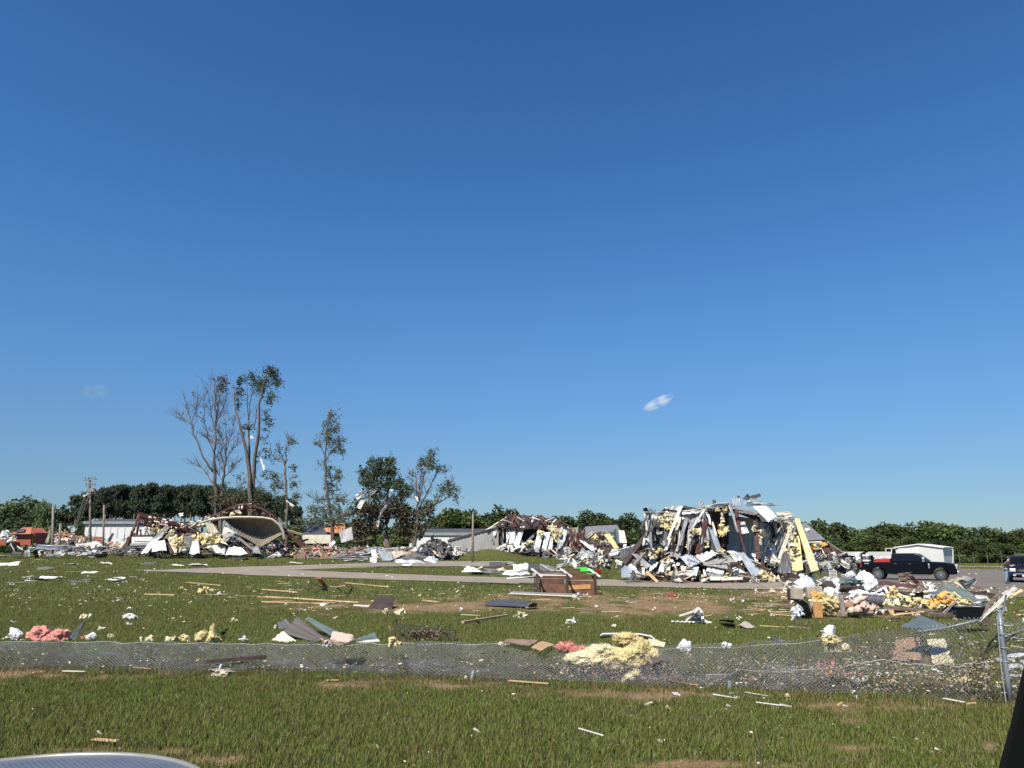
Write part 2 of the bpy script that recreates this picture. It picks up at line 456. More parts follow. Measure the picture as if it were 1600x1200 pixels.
ys = np.concatenate([np.linspace(-14, 5.5, 12), 6 * (150/6) ** np.linspace(0, 1, 300), np.array([170, 200, 240, 300, 400, 600, 1000, 1800, 3000])])
NX = 261
sg = np.linspace(-1, 1, NX); us = np.sign(sg) * (np.abs(sg) * 0.86 + np.abs(sg) ** 6 * 1.8)
YY = np.repeat(ys, NX); UU = np.tile(us, len(ys))
XX = UU * np.maximum(YY, 10)
ZZ = T(XX, YY)
gi = np.arange(len(ys)*NX).reshape(len(ys), NX)
GF = np.stack([gi[:-1, :-1], gi[:-1, 1:], gi[1:, 1:], gi[1:, :-1]], -1).reshape(-1, 4)
ground_mat = bpy.data.materials.new('ground_soil'); ground_mat.use_nodes = True
def build_ground_mat():
    n = ground_mat.node_tree.nodes; l = ground_mat.node_tree.links; b = n['Principled BSDF']
    b.inputs['Roughness'].default_value = 0.95; b.inputs['Specular IOR Level'].default_value = 0.15
    g = n.new('ShaderNodeNewGeometry'); at = n.new('ShaderNodeAttribute'); at.attribute_name = 'soil'
    def noise(sc, det=6, ro=0.6):
        q = n.new('ShaderNodeTexNoise'); q.inputs['Scale'].default_value = sc; q.inputs['Detail'].default_value = det; q.inputs['Roughness'].default_value = ro
        l.new(g.outputs['Position'], q.inputs['Vector']); return q.outputs[0]
    def ramp(f, a, b_, c0, c1):
        r = n.new('ShaderNodeMapRange'); r.inputs[1].default_value = a; r.inputs[2].default_value = b_; l.new(f, r.inputs[0])
        m = n.new('ShaderNodeMix'); m.data_type = 'RGBA'; l.new(r.outputs[0], m.inputs[0])
        for k, c in ((6, c0), (7, c1)):
            if isinstance(c, tuple): m.inputs[k].default_value = (*c, 1)
            else: l.new(c, m.inputs[k])
        return m.outputs[2]
    grass = ramp(noise(0.35), 0.38, 0.62, (0.060, 0.078, 0.018), (0.092, 0.102, 0.028))
    grass = ramp(noise(5.0, 8, 0.75), 0.35, 0.7, grass, (0.095, 0.095, 0.032))
    grass = ramp(noise(0.9, 5), 0.60, 0.72, grass, (0.15, 0.125, 0.055))
    soil = ramp(noise(2.2, 8, 0.7), 0.36, 0.62, (0.20, 0.105, 0.055), (0.27, 0.19, 0.105))
    soil = ramp(noise(14, 6, 0.7), 0.5, 0.72, soil, (0.33, 0.26, 0.16))
    soil = ramp(noise(4.0, 6, 0.7), 0.56, 0.66, soil, (0.09, 0.10, 0.035))
    m = n.new('ShaderNodeMix'); m.data_type = 'RGBA'
    l.new(at.outputs['Fac'], m.inputs[0]); l.new(grass, m.inputs[6]); l.new(soil, m.inputs[7])
    l.new(m.outputs[2], b.inputs['Base Color'])
    bp = n.new('ShaderNodeBump'); bp.inputs['Strength'].default_value = 0.7; bp.inputs['Distance'].default_value = 0.06
    l.new(noise(9, 8, 0.75), bp.inputs['Height']); l.new(bp.outputs[0], b.inputs['Normal'])
build_ground_mat(); MATS['ground_soil'] = ground_mat
ground = mk('ground', np.stack([XX, YY, ZZ], 1), GF, 'ground_soil', loc=(0, 0, 0), smooth=True)
tag(ground, kind='structure')
a = ground.data.attributes.new('soil', 'FLOAT', 'POINT'); a.data.foreach_set('value', soil_mask(XX, np.maximum(YY, 6), ZZ).astype(np.float32))

# ------------------------------------------------------------------ roads
def band(name, upper, lower, m, lift=0.03, n=60, rows=5):
    """Paved strip between two outlines given on the ground."""
    U = np.array([G(*p)[:2] for p in upper]); L = np.array([G(*p)[:2] for p in lower])
    def res(P):
        d = np.concatenate([[0], np.cumsum(np.linalg.norm(np.diff(P, axis=0), axis=1))]); t = np.linspace(0, d[-1], n)
        return np.stack([np.interp(t, d, P[:, 0]), np.interp(t, d, P[:, 1])], 1)
    U, L = res(U), res(L); V = []
    for i in range(rows+1):
        q = U * (1 - i/rows) + L * i/rows; V.append(np.column_stack([q, T(q[:, 0], q[:, 1]) + lift]))
    V = np.vstack(V); g = np.arange((rows+1)*n).reshape(rows+1, n)
    F = np.stack([g[:-1, :-1], g[1:, :-1], g[1:, 1:], g[:-1, 1:]], -1).reshape(-1, 4)
    o = mk(name, V, F, m, smooth=True); tag(o, kind='structure'); return o

band('driveway', [(225, 891.6), (300, 888.8), (400, 885.6), (500, 882.6), (600, 879.5), (700, 877.3), (800, 877.5)],
     [(225, 892.6), (340, 894), (440, 892), (500, 889.4), (600, 886.4), (700, 885.4), (810, 885)], 'concrete', 0.035)
band('path', [(228, 892.2), (360, 890.6), (440, 890.8), (500, 893), (560, 895.5), (700, 900.8), (850, 904.5), (1000, 907), (1240, 912)],
     [(228, 893.2), (340, 896.4), (400, 899.8), (500, 903), (560, 905), (700, 909.6), (850, 914), (1000, 918), (1240, 923)], 'concrete', 0.045)
band('parking_lot', [(1235, 911), (1300, 903), (1400, 896), (1450, 891), (1500, 889), (1600, 892.5), (1760, 893)],
     [(1235, 912), (1330, 925), (1450, 928), (1560, 934), (1700, 936), (1900, 936)], 'asphalt', 0.05, rows=8)
band('far_road', [(1395, 883.6), (1600, 885.6), (1800, 886)], [(1395, 885), (1600, 888), (1800, 888.4)], 'concrete', 0.06)
band('floor_slab', [(215, 866), (380, 866.6), (560, 867)], [(215, 868.5), (380, 869.4), (560, 869.4)], 'concrete', 0.09)

# ------------------------------------------------------------------ grass blades (uncountable: one object per zone)
rng = np.random.default_rng(4)
gm = bpy.data.materials.new('grass_blade'); gm.use_nodes = True
def build_gm():
    n = gm.node_tree.nodes; l = gm.node_tree.links; b = n['Principled BSDF']
    b.inputs['Roughness'].default_value = 0.7; b.inputs['Specular IOR Level'].default_value = 0.12
    at = n.new('ShaderNodeAttribute'); at.attribute_name = 'tint'
    tr = n.new('ShaderNodeBsdfTranslucent'); ms = n.new('ShaderNodeMixShader'); ms.inputs[0].default_value = 0.3
    l.new(at.outputs['Color'], b.inputs['Base Color']); l.new(at.outputs['Color'], tr.inputs[0])
    l.new(b.outputs[0], ms.inputs[1]); l.new(tr.outputs[0], ms.inputs[2]); l.new(ms.outputs[0], n['Material Output'].inputs[0])
build_gm(); MATS['grass_blade'] = gm
def grass(name, y0, y1, dens, h, w, two, label):
    A = 0.76 * (y1*y1 - y0*y0); n = int(A * dens)
    y = np.sqrt(y0*y0 + rng.random(n) * (y1*y1 - y0*y0)); x = (rng.random(n)*2-1) * 0.76 * y
    clump = .5 + .6*(fbm(x*2.5, y*2.5, 0, 71, 4) - .5)
    z = T(x, y); s = soil_mask(x, y, z)
    keep = rng.random(n) > s * 0.86
    keep &= rng.random(n) < 0.35 + 1.3 * clump
    x, y, z, s, clump = x[keep], y[keep], z[keep], s[keep], clump[keep]; n = len(x)
    px, py = proj(x, y, z)
    if y0 > 20:     # no grass on the paving
        onr = (py < 925) & (py > 874) & (((px > 225) & (px < 1240) & (py > np.interp(px, [228, 360, 440, 500, 700, 850, 1240], [892.2, 890.6, 890.8, 893, 900.8, 904.5, 912]) - 0.3) & (py < np.interp(px, [228, 340, 400, 500, 700, 1000, 1240], [893.2, 896.4, 899.8, 903, 909.6, 918, 923]) + 0.3))
               | ((px > 1210) & (py > 888)) | ((px > 225) & (px < 810) & (py < np.interp(px, [225, 340, 440, 500, 600, 810], [892.6, 894, 892, 889.4, 886.4, 885])) & (py > np.interp(px, [225, 300, 400, 500, 600, 700], [891.6, 888.8, 885.6, 882.6, 879.5, 877.3]))))
        q = ~onr; x, y, z, s, clump = x[q], y[q], z[q], s[q], clump[q]; n = len(x)
    big = fbm(x*0.9, y*0.9, 0, 91, 4)
    hh = h * (0.45 + 0.8*rng.random(n)) * (0.5 + clump) * (1 - 0.45*s) * (0.6 + 0.8*big)
    an = rng.random(n) * 2*math.pi; lean = (0.15 + 0.6*rng.random(n)) * hh
    dx, dy = np.cos(an)*lean, np.sin(an)*lean; wx, wy = -np.sin(an + rng.normal(0, 1.4, n))*w/2, np.cos(an)*w/2
    b0 = np.stack([x-wx, y-wy, z-0.01], 1); b1 = np.stack([x+wx, y+wy, z-0.01], 1)
    tip = np.stack([x+dx, y+dy, z+hh], 1)
    if two:
        m0 = np.stack([x-wx*.8+dx*.3, y-wy*.8+dy*.3, z+hh*.6], 1); m1 = np.stack([x+wx*.8+dx*.3, y+wy*.8+dy*.3, z+hh*.6], 1)
        V = np.stack([b0, b1, m1, m0, tip], 1).reshape(-1, 3); k = 5; i = np.arange(n)[:, None]*5
        F = np.concatenate([i + np.array([[0, 1, 2]]), i + np.array([[0, 2, 3]]), i + np.array([[3, 2, 4]])], 0)
    else:
        V = np.stack([b0, b1, tip], 1).reshape(-1, 3); k = 3; F = np.arange(3*n).reshape(-1, 3)
    o = mk(name, V, F, 'grass_blade', loc=(0, y0, 0))
    r1, r2 = rng.random(n), rng.random(n)
    c = np.array([0.122, 0.172, 0.036])[None] * (0.45 + 1.0*r1)[:, None] + np.array([0.06, 0.045, 0.012])[None] * (r2**2)[:, None]
    c = c * (1 - 0.25*big[:, None]) + np.array([[0.060, 0.046, 0.010]]) * big[:, None]
    c[r2 < 0.05] = np.array([0.27, 0.31, 0.15])
    dry = (r2 > 0.87 - 0.6*s - 0.28*big)
    c[dry] = np.array([0.24, 0.195, 0.09]) * (0.5 + 0.7*r1[dry])[:, None]
    cc = np.concatenate([c, np.ones((n, 1))], 1).repeat(k, 0).astype(np.float32)
    at = o.data.color_attributes.new('tint', 'FLOAT_COLOR', 'POINT'); at.data.foreach_set('color', cc.ravel())
    tag(o, label, 'grass', kind='stuff')
grass('lawn_grass', 6.6, 14.5, 2700, 0.080, 0.008, True, 'mown green grass of the near verge with brown patches')
grass('field_grass', 14.5, 34, 520, 0.085, 0.015, False, 'green grass of the littered field beyond the fallen fence')
grass('distant_grass', 34, 78, 80, 0.10, 0.035, False, 'short grass round the paved drive before the ruins')
grass('distant_grass', 78, 125, 22, 0.12, 0.08, False, 'short grass at the foot of the left and middle ruins')

# ------------------------------------------------------------------ background trees
def crown_mesh(name, seed, n, size, m, shape='round'):
    rg = np.random.default_rng(seed); P = []
    if shape == 'round':
        lobes = [(0, 0, 0.52, 0.36, 0.34)] + [(rg.uniform(-.3, .3), rg.uniform(-.3, .3), rg.uniform(0.22, 0.82), rg.uniform(.13, .24), rg.uniform(.10, .19)) for _ in range(18)]
    elif shape == 'pine':
        lobes = [(rg.uniform(-.13, .13), rg.uniform(-.13, .13), rg.uniform(.62, .98), rg.uniform(.08, .2), rg.uniform(.025, .05)) for _ in range(16)]
    else:
        lobes = [(0, 0, 0.3, 0.42, 0.32)] + [(rg.uniform(-.4, .4), rg.uniform(-.4, .4), rg.uniform(.1, .7), .2, .2) for _ in range(8)]
    w = np.array([l[3]**2 for l in lobes]); w /= w.sum()
    k = rg.choice(len(lobes), n, p=w); L = np.array(lobes)[k]
    d = rg.normal(size=(n, 3)); d /= np.linalg.norm(d, axis=1)[:, None]; r = rg.random(n)[:, None] ** 0.3
    P = L[:, :3] + d * r * np.stack([L[:, 3], L[:, 3], L[:, 4]], 1)
    P = P + rg.normal(0, 0.012, P.shape)
    V, F = tris(rg, P, size)
    me = mk(name, V, F, m, loc=(0, 0, 0)); me_d = me.data; bpy.data.objects.remove(me); return me_d
ROUND = [crown_mesh('crown', 100+i, 3600, 0.050, 'leaf', 'round') for i in range(5)]
ROUNDD = [crown_mesh('crown', 120+i, 3600, 0.050, 'leaf_dark', 'round') for i in range(3)]
PINE = [crown_mesh('crown', 140+i, 2200, 0.034, 'leaf_pine', 'pine') for i in range(4)]
BUSH = [crown_mesh('foliage', 160+i, 1800, 0.075, 'leaf', 'bush') for i in range(3)]
PALE = [crown_mesh('crown', 170, 3600, 0.045, 'leaf_pale', 'round')]
def trunk_mesh(h, r, m):
    V, F = tube_vf([(0, 0, -0.02), (0.01, 0, h*.5), (0, 0.01, h)], [r, r*.75, r*.35], 6)
    o = mk('trunk', V, F, m, loc=(0, 0, 0)); d = o.data; bpy.data.objects.remove(o); return d
TRB = trunk_mesh(0.7, 0.022, 'bark'); TRP = trunk_mesh(0.92, 0.013, 'bark_pale')
rnd = random.Random(11)
def far_tree(px, top, Y, kind, label, group, cat='tree', wid=None, name=None):
    b = W(px, 860, Y); z0 = float(T(b.x, Y)); H = W(px, top, Y).z - z0
    t = thing(name or {'pine': 'pine_tree'}.get(kind, 'broadleaf_tree'), label, cat, (b.x, Y, z0), group)
    me = rnd.choice({'pine': PINE, 'round': ROUND, 'dark': ROUNDD, 'pale': PALE}[kind])
    c = bpy.data.objects.new('crown', me); COL.objects.link(c); c.parent = t
    s = H * 1.0; w = (wid or rnd.uniform(0.9, 1.25)) * H
    c.scale = (w, w, s); c.rotation_euler = (0, 0, rnd.uniform(0, 6.28))
    q = bpy.data.objects.new('trunk', TRP if kind == 'pine' else TRB); COL.objects.link(q); q.parent = t
    q.scale = (H, H, H); q.rotation_euler = (0, 0, rnd.uniform(0, 6))
    return t
def bush(px, top, Y, w, label, group, name='bush'):
    b = W(px, 860, Y); z0 = float(T(b.x, Y)); H = max(W(px, top, Y).z - z0, 0.6)
    o = bpy.data.objects.new(name, rnd.choice(BUSH)); COL.objects.link(o)
    o.location = (b.x, Y, z0 - 0.1*H); o.scale = (w, w, H*1.5); o.rotation_euler = (0, 0, rnd.uniform(0, 6))
    tag(o, label, 'bush', group)

gR = 'broadleaf trees of the dark wood on the right'
lR = 'leafy green tree in the dense wood behind the white shed'
prof = [(1225, 812), (1250, 808), (1280, 806), (1310, 816), (1345, 823), (1375, 815), (1398, 808), (1425, 815), (1460, 813), (1490, 816), (1520, 818), (1560, 824), (1600, 822), (1700, 820), (1800, 818)]
def ptop(prof, px): return float(np.interp(px, [p[0] for p in prof], [p[1] for p in prof]))
px = 1222
while px < 1760:
    far_tree(px, ptop(prof, px) + rnd.uniform(-4, 12), rnd.uniform(196, 216), rnd.choice(['round', 'round', 'dark']), lR, gR, wid=rnd.uniform(.95, 1.2)); px += rnd.uniform(15, 24)
px = 1230
while px < 1760:
    far_tree(px, ptop(prof, px) + rnd.uniform(14, 28), rnd.uniform(182, 192), rnd.choice(['round', 'dark']), 'lower green tree at the near edge of the right wood', 'lower trees at the edge of the right wood', wid=rnd.uniform(1.0, 1.4)); px += rnd.uniform(18, 26)
px = 1232
while px < 1760:
    bush(px, 868 + rnd.uniform(-4, 4), 178, rnd.uniform(7, 9), 'low green bush along the foot of the right wood', 'bushes along the foot of the right wood'); px += rnd.uniform(22, 34)
gM = 'trees of the wood behind the middle ruin'
prof = [(640, 812), (680, 800), (705, 791), (725, 791), (755, 806), (785, 789), (805, 797), (822, 808), (848, 803), (872, 800), (890, 808), (922, 794), (950, 797), (985, 801), (1010, 808), (1040, 812), (1240, 812)]
px = 632
while px < 1236:
    far_tree(px, ptop(prof, px) + rnd.uniform(-2, 6), rnd.uniform(170, 190), rnd.choice(['round', 'round', 'dark']), 'green tree in the wood behind the middle collapsed building', gM, wid=rnd.uniform(1.0, 1.3)); px += rnd.uniform(13, 21)
px = 560
while px < 1236:
    bush(px, 838 + rnd.uniform(-8, 4), 168, rnd.uniform(9, 12), 'low green bush before the wood behind the middle ruin', 'bushes before the middle wood'); px += rnd.uniform(26, 36)
# pines
gP = 'tall pines of the plantation row on the left'
px = 112
while px < 470:
    far_tree(px, np.interp(px, [112, 130, 150, 170, 230, 330, 400, 450, 470], [772, 763, 762, 757, 755.5, 757, 762, 780, 800]) + abs(rnd.gauss(0, 4.5)), rnd.uniform(182, 204), 'pine', 'dark pine with bare lower trunk in the straight plantation row', gP, 'pine', wid=rnd.uniform(.36, .52)); px += rnd.uniform(6, 9)
px = 120
while px < 400:
    far_tree(px, 772 + rnd.uniform(-4, 8) + max(0, px-400)*.45, rnd.uniform(210, 226), 'pine', 'dark pine in the rear row of the plantation', 'rear row of the pine plantation', 'pine', wid=rnd.uniform(.6, .8)); px += rnd.uniform(13, 19)
px = 130
while px < 560:
    bush(px, 838 + rnd.uniform(-8, 4), 176, rnd.uniform(9, 12), 'dark undergrowth bush at the foot of the pines', 'undergrowth bushes at the foot of the pines'); px += rnd.uniform(26, 36)
far_tree(18, 771, 200, 'pale', 'rounded pale green tree at the far left edge', None, wid=1.1)
for p_, t_ in ((44, 792), (62, 797), (-20, 785), (-50, 780), (84, 796), (100, 786)):
    far_tree(p_, t_, 190 + rnd.uniform(-6, 6), rnd.choice(['round', 'dark']), 'green tree in the low wood behind the orange roofed building', 'low wood at far left', wid=1.3)
for p_ in range(-60, 140, 22):
    far_tree(p_ + rnd.uniform(-5, 5), 812 + rnd.uniform(-6, 6), 168, 'dark', 'low dark tree just behind the brick red wall at left', 'low dark trees behind the red wall', wid=1.5)
for p_ in range(-60, 140, 26):
    bush(p_, 832 + rnd.uniform(-6, 4), 150, 9, 'low bush behind the brick red wall', 'bushes behind the red wall')
for p_, t_ in ((455, 812), (478, 806), (500, 800), (530, 803), (560, 806), (600, 812)):
    far_tree(p_, t_ + 6, 185, rnd.choice(['round', 'dark']), 'distant green tree low between the stripped trees', 'distant trees between the stripped trees', wid=1.3)
for px in np.arange(-700, -80, 26):
    far_tree(px, 790 + rnd.uniform(-8, 8), 200 + rnd.uniform(-8, 8), 'dark', 'dark tree of the wood beyond the left edge', 'wood beyond the left edge', wid=1.3)
print('trees ready')
#PART2
# ------------------------------------------------------------------ helpers for wreckage
def crop(ox, oy, k, D):
    """Reader for coordinates taken off an enlarged crop; the third number is a depth offset in metres."""
    def f(q):
        d = q[2] if len(q) > 2 else 0
        return W(ox + q[0]/k, oy + q[1]/k, D + d)
    return f
_sd = [0]
def sh(P, par, m, pts, ribs=6, name='metal_sheet', label=None, **kw):
    _sd[0] += 1
    kw.setdefault('crumple', 0.12); kw.setdefault('thick', 0.03); kw.setdefault('depth', 0.06)
    V, F = sheet_vf([P(q) for q in pts], ribs=ribs, seed=_sd[0], **kw)
    o = mk(name, V, F, m, par); 
    if label: o['label'] = label
    return o
def bm_(P, par, m, a, b, w=0.18, h=0.18, name='beam'):
    V, F = beam_vf(P(a), P(b), w, h, rnd.uniform(0, .5)); return mk(name, V, F, m, par)
def lp(P, par, m, c, rx, rz, name='insulation', amp=0.5, sub=3, ry=None, **kw):
    """Lump whose middle is read off the crop; rx, rz are half sizes in metres."""
    return mk(name, *torn(P(c), rx, ry or rx*.7, rz), m, par)
def torn(c, rx, ry, rz, n=None, seed=None):
    """Ragged wad of torn fluff: small crumpled flaps and knots through a flattened volume."""
    _sd[0] += 1; rg = random.Random(seed or _sd[0]); L = []; c = Vector(c); n = n or 9
    for i in range(n):
        while True:
            q = Vector((rg.uniform(-1, 1), rg.uniform(-1, 1), rg.uniform(-1, 1)))
            if q.length < 1: break
        p = c + Vector((q.x*rx*.8, q.y*ry*.8, q.z*rz*.8)); s = (rx+rz)*.5*rg.uniform(.25, .6)
        if rg.random() < .45:
            V, F = ico(1 if s < .3 else 2); k = rg.uniform(0, 99)
            d = 1 + 1.5*(fbm(V[:, 0]*2+k, V[:, 1]*2, V[:, 2]*2+k, 3, 3) - .5)
            L.append(((V*d[:, None]*np.array([s*rg.uniform(.5, 1), s*.6, s*rg.uniform(.35, .8)]) + np.array(p)).tolist(), F.tolist()))
        else:
            d = Vector((rg.gauss(0, 1), rg.gauss(0, 1), rg.gauss(0, 1))).normalized(); e = d.orthogonal().normalized(); e.rotate(Matrix.Rotation(rg.uniform(0, 3), 3, d))
            a, b = d*s, e*s*rg.uniform(.4, .9); _sd[0] += 1
            V, F = sheet_vf([p-a-b, p-a*rg.uniform(.2, 1)+b, p+a*rg.uniform(.4, 1)+b*rg.uniform(.1, 1), p+a-b*rg.uniform(.2, 1)], 0, crumple=s*.5, nv=3, thick=.04, seed=_sd[0], ragged=.3)
            L.append((V.tolist(), F))
    return merge(L)
def film(c, w, d, h, seed, sub=4, flaps=5, folds=.10):
    """Crumpled plastic film or cloth: sharp planes, creases and a few loose flaps."""
    r = np.random.default_rng(seed); V, F = ico(sub); L = []
    for k in range(2):
        N = r.normal(size=(26, 3)); N /= np.linalg.norm(N, axis=1)[:, None]; hh = .5 + .5*r.random(26); dt = V @ N.T
        rad = np.where(dt > .05, hh/np.maximum(dt, .05), 9).min(1); rad = np.minimum(rad, 1.25); rad = rad*(1 - folds*2*np.abs(fbm(V[:, 0]*3+seed, V[:, 1]*3, V[:, 2]*3+k, seed, 3)-.5)*2)
        P = V*rad[:, None]*np.array([w/2, d/2, h*.6]) * (1 if k == 0 else .72) + (np.array([0, 0, 0]) if k == 0 else np.array([r.uniform(-.3, .3)*w, -.1*d, -.05*h]))
        P[:, 2] = np.maximum(P[:, 2], -h*.42) + h*.42; L.append(((P + np.array(c)).tolist(), F.tolist()))
    for k in range(flaps):
        a = r.uniform(0, 6.28); p = np.array(c) + np.array([math.cos(a)*w*.42, math.sin(a)*d*.42, r.uniform(.02, .5)*h]); o = np.array([math.cos(a)*w, math.sin(a)*d, 0])*r.uniform(.1, .3); q = np.array([-math.sin(a)*w, math.cos(a)*d, 0])*r.uniform(.1, .25); up = np.array([0, 0, r.uniform(-.1, .3)*h])
        L.append(tuple(map(lambda z: z.tolist() if hasattr(z, 'tolist') else z, sheet_vf([p-q, p+q, p+q*.6+o+up, p-q*.7+o], 0, crumple=.12*w, nv=4, thick=.006, seed=seed+k, ragged=.3))))
    V2, F2 = merge(L); return [(x, y, max(z, c[2])) for x, y, z in V2], F2
def shard_mesh(rg, c, size, kind):
    c = Vector(c)
    d = Vector((rg.gauss(0, 1), rg.gauss(0, 1), rg.gauss(0, .55))).normalized()
    e = Vector((rg.gauss(0, 1), rg.gauss(0, 1), rg.gauss(0, 1))); e = (e - d * e.dot(d)).normalized()
    if kind == 'sheet':
        a, b = d * size * .5, e * size * rg.uniform(.12, .3); _sd[0] += 1
        return sheet_vf([c-a-b, c-a+b, c+a+b, c+a-b], ribs=rg.choice([2, 3, 4]), depth=0.05, crumple=size*.10, bow=rg.uniform(-.15, .15)*size*.5, bowv=rg.uniform(-.12, .12)*size, thick=.02, nv=5, seed=_sd[0], ragged=.05)
    if kind == 'board':
        return beam_vf(c - d*size*.5, c + d*size*.5, rg.uniform(.08, .2), rg.uniform(.04, .08), rg.uniform(0, 3))
    return torn(c, size*.4, size*.35, size*.28, n=4)
def heap(par, prof, D0, D1, n, mats, size, seed, ymin=None, front=None):
    """Loose torn pieces over a heap; prof is the height outline (picture x, top y, bottom y)."""
    rg = random.Random(seed); xs = [p[0] for p in prof]
    for i in range(n):
        px = rg.uniform(xs[0], xs[-1]); top = np.interp(px, xs, [p[1] for p in prof]); bot = np.interp(px, xs, [p[2] for p in prof])
        f = rg.random() ** 0.8; py = top + (bot - top) * f; D = D1 + (D0 - D1) * f + rg.uniform(-.8, .8)
        kind, m = rg.choice(mats); s = rg.uniform(*size)
        V, F = shard_mesh(rg, W(px, py, D), s, kind)
        nm = {'sheet': 'torn_sheet', 'board': 'broken_board', 'lump': 'insulation'}[kind]
        mk(nm, V, F, m, par)
def chips(name, label, cat, pts, sizes, mats, seed, parent=None, flatness=.35):
    """Scraps too small to pick apart, one object."""
    rg = np.random.default_rng(seed); n = len(pts); P = np.array(pts)
    V, F = tris(rg, np.zeros((n, 3)), sizes, aspect=.6)
    V[:, 2] *= flatness; V = V.reshape(n, 4, 3); V[:, :, 2] -= V[:, :, 2].min(1)[:, None]
    V = V + P[:, None, :]; top = V.reshape(-1, 3)
    bot = top - np.array([0, 0, 0.006]); A = np.arange(4*n).reshape(-1, 4); B = A[:, ::-1] + 4*n
    mi = rg.integers(0, len(mats), n)
    o = mk(name, np.vstack([top, bot]), np.vstack([A, B]), mats, parent, mi=np.concatenate([mi, mi]))
    tag(o, label if parent is None else None, cat if parent is None else None, kind='stuff'); return o
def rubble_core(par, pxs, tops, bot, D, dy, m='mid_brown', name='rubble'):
    """Rough mound inside a heap; its dark colours also paint the shade in the gaps."""
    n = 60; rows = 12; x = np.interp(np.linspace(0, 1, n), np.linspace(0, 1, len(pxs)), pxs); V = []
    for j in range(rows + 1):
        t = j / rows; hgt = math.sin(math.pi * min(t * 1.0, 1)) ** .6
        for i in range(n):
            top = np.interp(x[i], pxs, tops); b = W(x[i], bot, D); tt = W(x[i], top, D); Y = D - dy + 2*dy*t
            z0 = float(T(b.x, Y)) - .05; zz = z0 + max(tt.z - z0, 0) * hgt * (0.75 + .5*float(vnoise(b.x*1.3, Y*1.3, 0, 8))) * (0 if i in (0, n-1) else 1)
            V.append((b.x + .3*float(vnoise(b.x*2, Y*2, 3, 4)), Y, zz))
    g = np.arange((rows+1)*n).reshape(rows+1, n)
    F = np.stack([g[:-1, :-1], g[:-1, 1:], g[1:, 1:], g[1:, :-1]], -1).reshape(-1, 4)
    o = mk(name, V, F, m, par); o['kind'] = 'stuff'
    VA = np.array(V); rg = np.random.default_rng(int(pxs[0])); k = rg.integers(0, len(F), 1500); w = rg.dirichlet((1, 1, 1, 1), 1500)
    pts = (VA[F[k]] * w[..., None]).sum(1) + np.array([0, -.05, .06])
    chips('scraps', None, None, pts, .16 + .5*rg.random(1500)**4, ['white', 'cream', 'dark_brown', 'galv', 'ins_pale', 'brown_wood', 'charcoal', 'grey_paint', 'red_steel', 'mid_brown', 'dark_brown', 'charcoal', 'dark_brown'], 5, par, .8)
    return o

# ------------------------------------------------------------------ clouds (thin vapour, real volumes)
def cloud(px, py, sx, sz, Y, dens, tilt, name='cloud'):
    c = W(px, py, Y); V, F = ico(3)
    o = mk(name, V*np.array([sx, sx*.6, sz]), F, 'white', loc=(0, 0, 0)); o.data.materials.clear()
    m = bpy.data.materials.new('vapour'); m.use_nodes = True; n = m.node_tree.nodes; l = m.node_tree.links
    n.remove(n['Principled BSDF']); v = n.new('ShaderNodeVolumePrincipled'); v.inputs['Color'].default_value = (1, 1, 1, 1); v.inputs['Anisotropy'].default_value = -0.45
    tc = n.new('ShaderNodeTexCoord'); no = n.new('ShaderNodeTexNoise'); no.inputs['Scale'].default_value = 3.2; no.inputs['Detail'].default_value = 5
    l.new(tc.outputs['Generated'], no.inputs['Vector'])
    sb = n.new('ShaderNodeVectorMath'); sb.operation = 'SUBTRACT'; sb.inputs[1].default_value = (.5, .5, .5); l.new(tc.outputs['Generated'], sb.inputs[0])
    ln = n.new('ShaderNodeVectorMath'); ln.operation = 'LENGTH'; l.new(sb.outputs[0], ln.inputs[0])
    fr = n.new('ShaderNodeMapRange'); fr.inputs[1].default_value = .5; fr.inputs[2].default_value = .1; fr.inputs[3].default_value = 0; fr.inputs[4].default_value = 1; l.new(ln.outputs['Value'], fr.inputs[0])
    m2 = n.new('ShaderNodeMapRange'); m2.inputs[1].default_value = .42; m2.inputs[2].default_value = .68; l.new(no.outputs[0], m2.inputs[0])
    mu = n.new('ShaderNodeMath'); mu.operation = 'MULTIPLY'; l.new(fr.outputs[0], mu.inputs[0]); l.new(m2.outputs[0], mu.inputs[1])
    m3 = n.new('ShaderNodeMath'); m3.operation = 'MULTIPLY'; m3.inputs[1].default_value = dens; l.new(mu.outputs[0], m3.inputs[0])
    l.new(m3.outputs[0], v.inputs['Density']); l.new(v.outputs[0], n['Material Output'].inputs['Volume'])
    o.data.materials.append(m); o.location = c; o.rotation_euler = (0, R(tilt), 0); tag(o, kind='structure')
cloud(1029, 629, 38, 13, 1500, 0.16, -24)
cloud(150, 611, 34, 19, 1500, 0.02, 10)

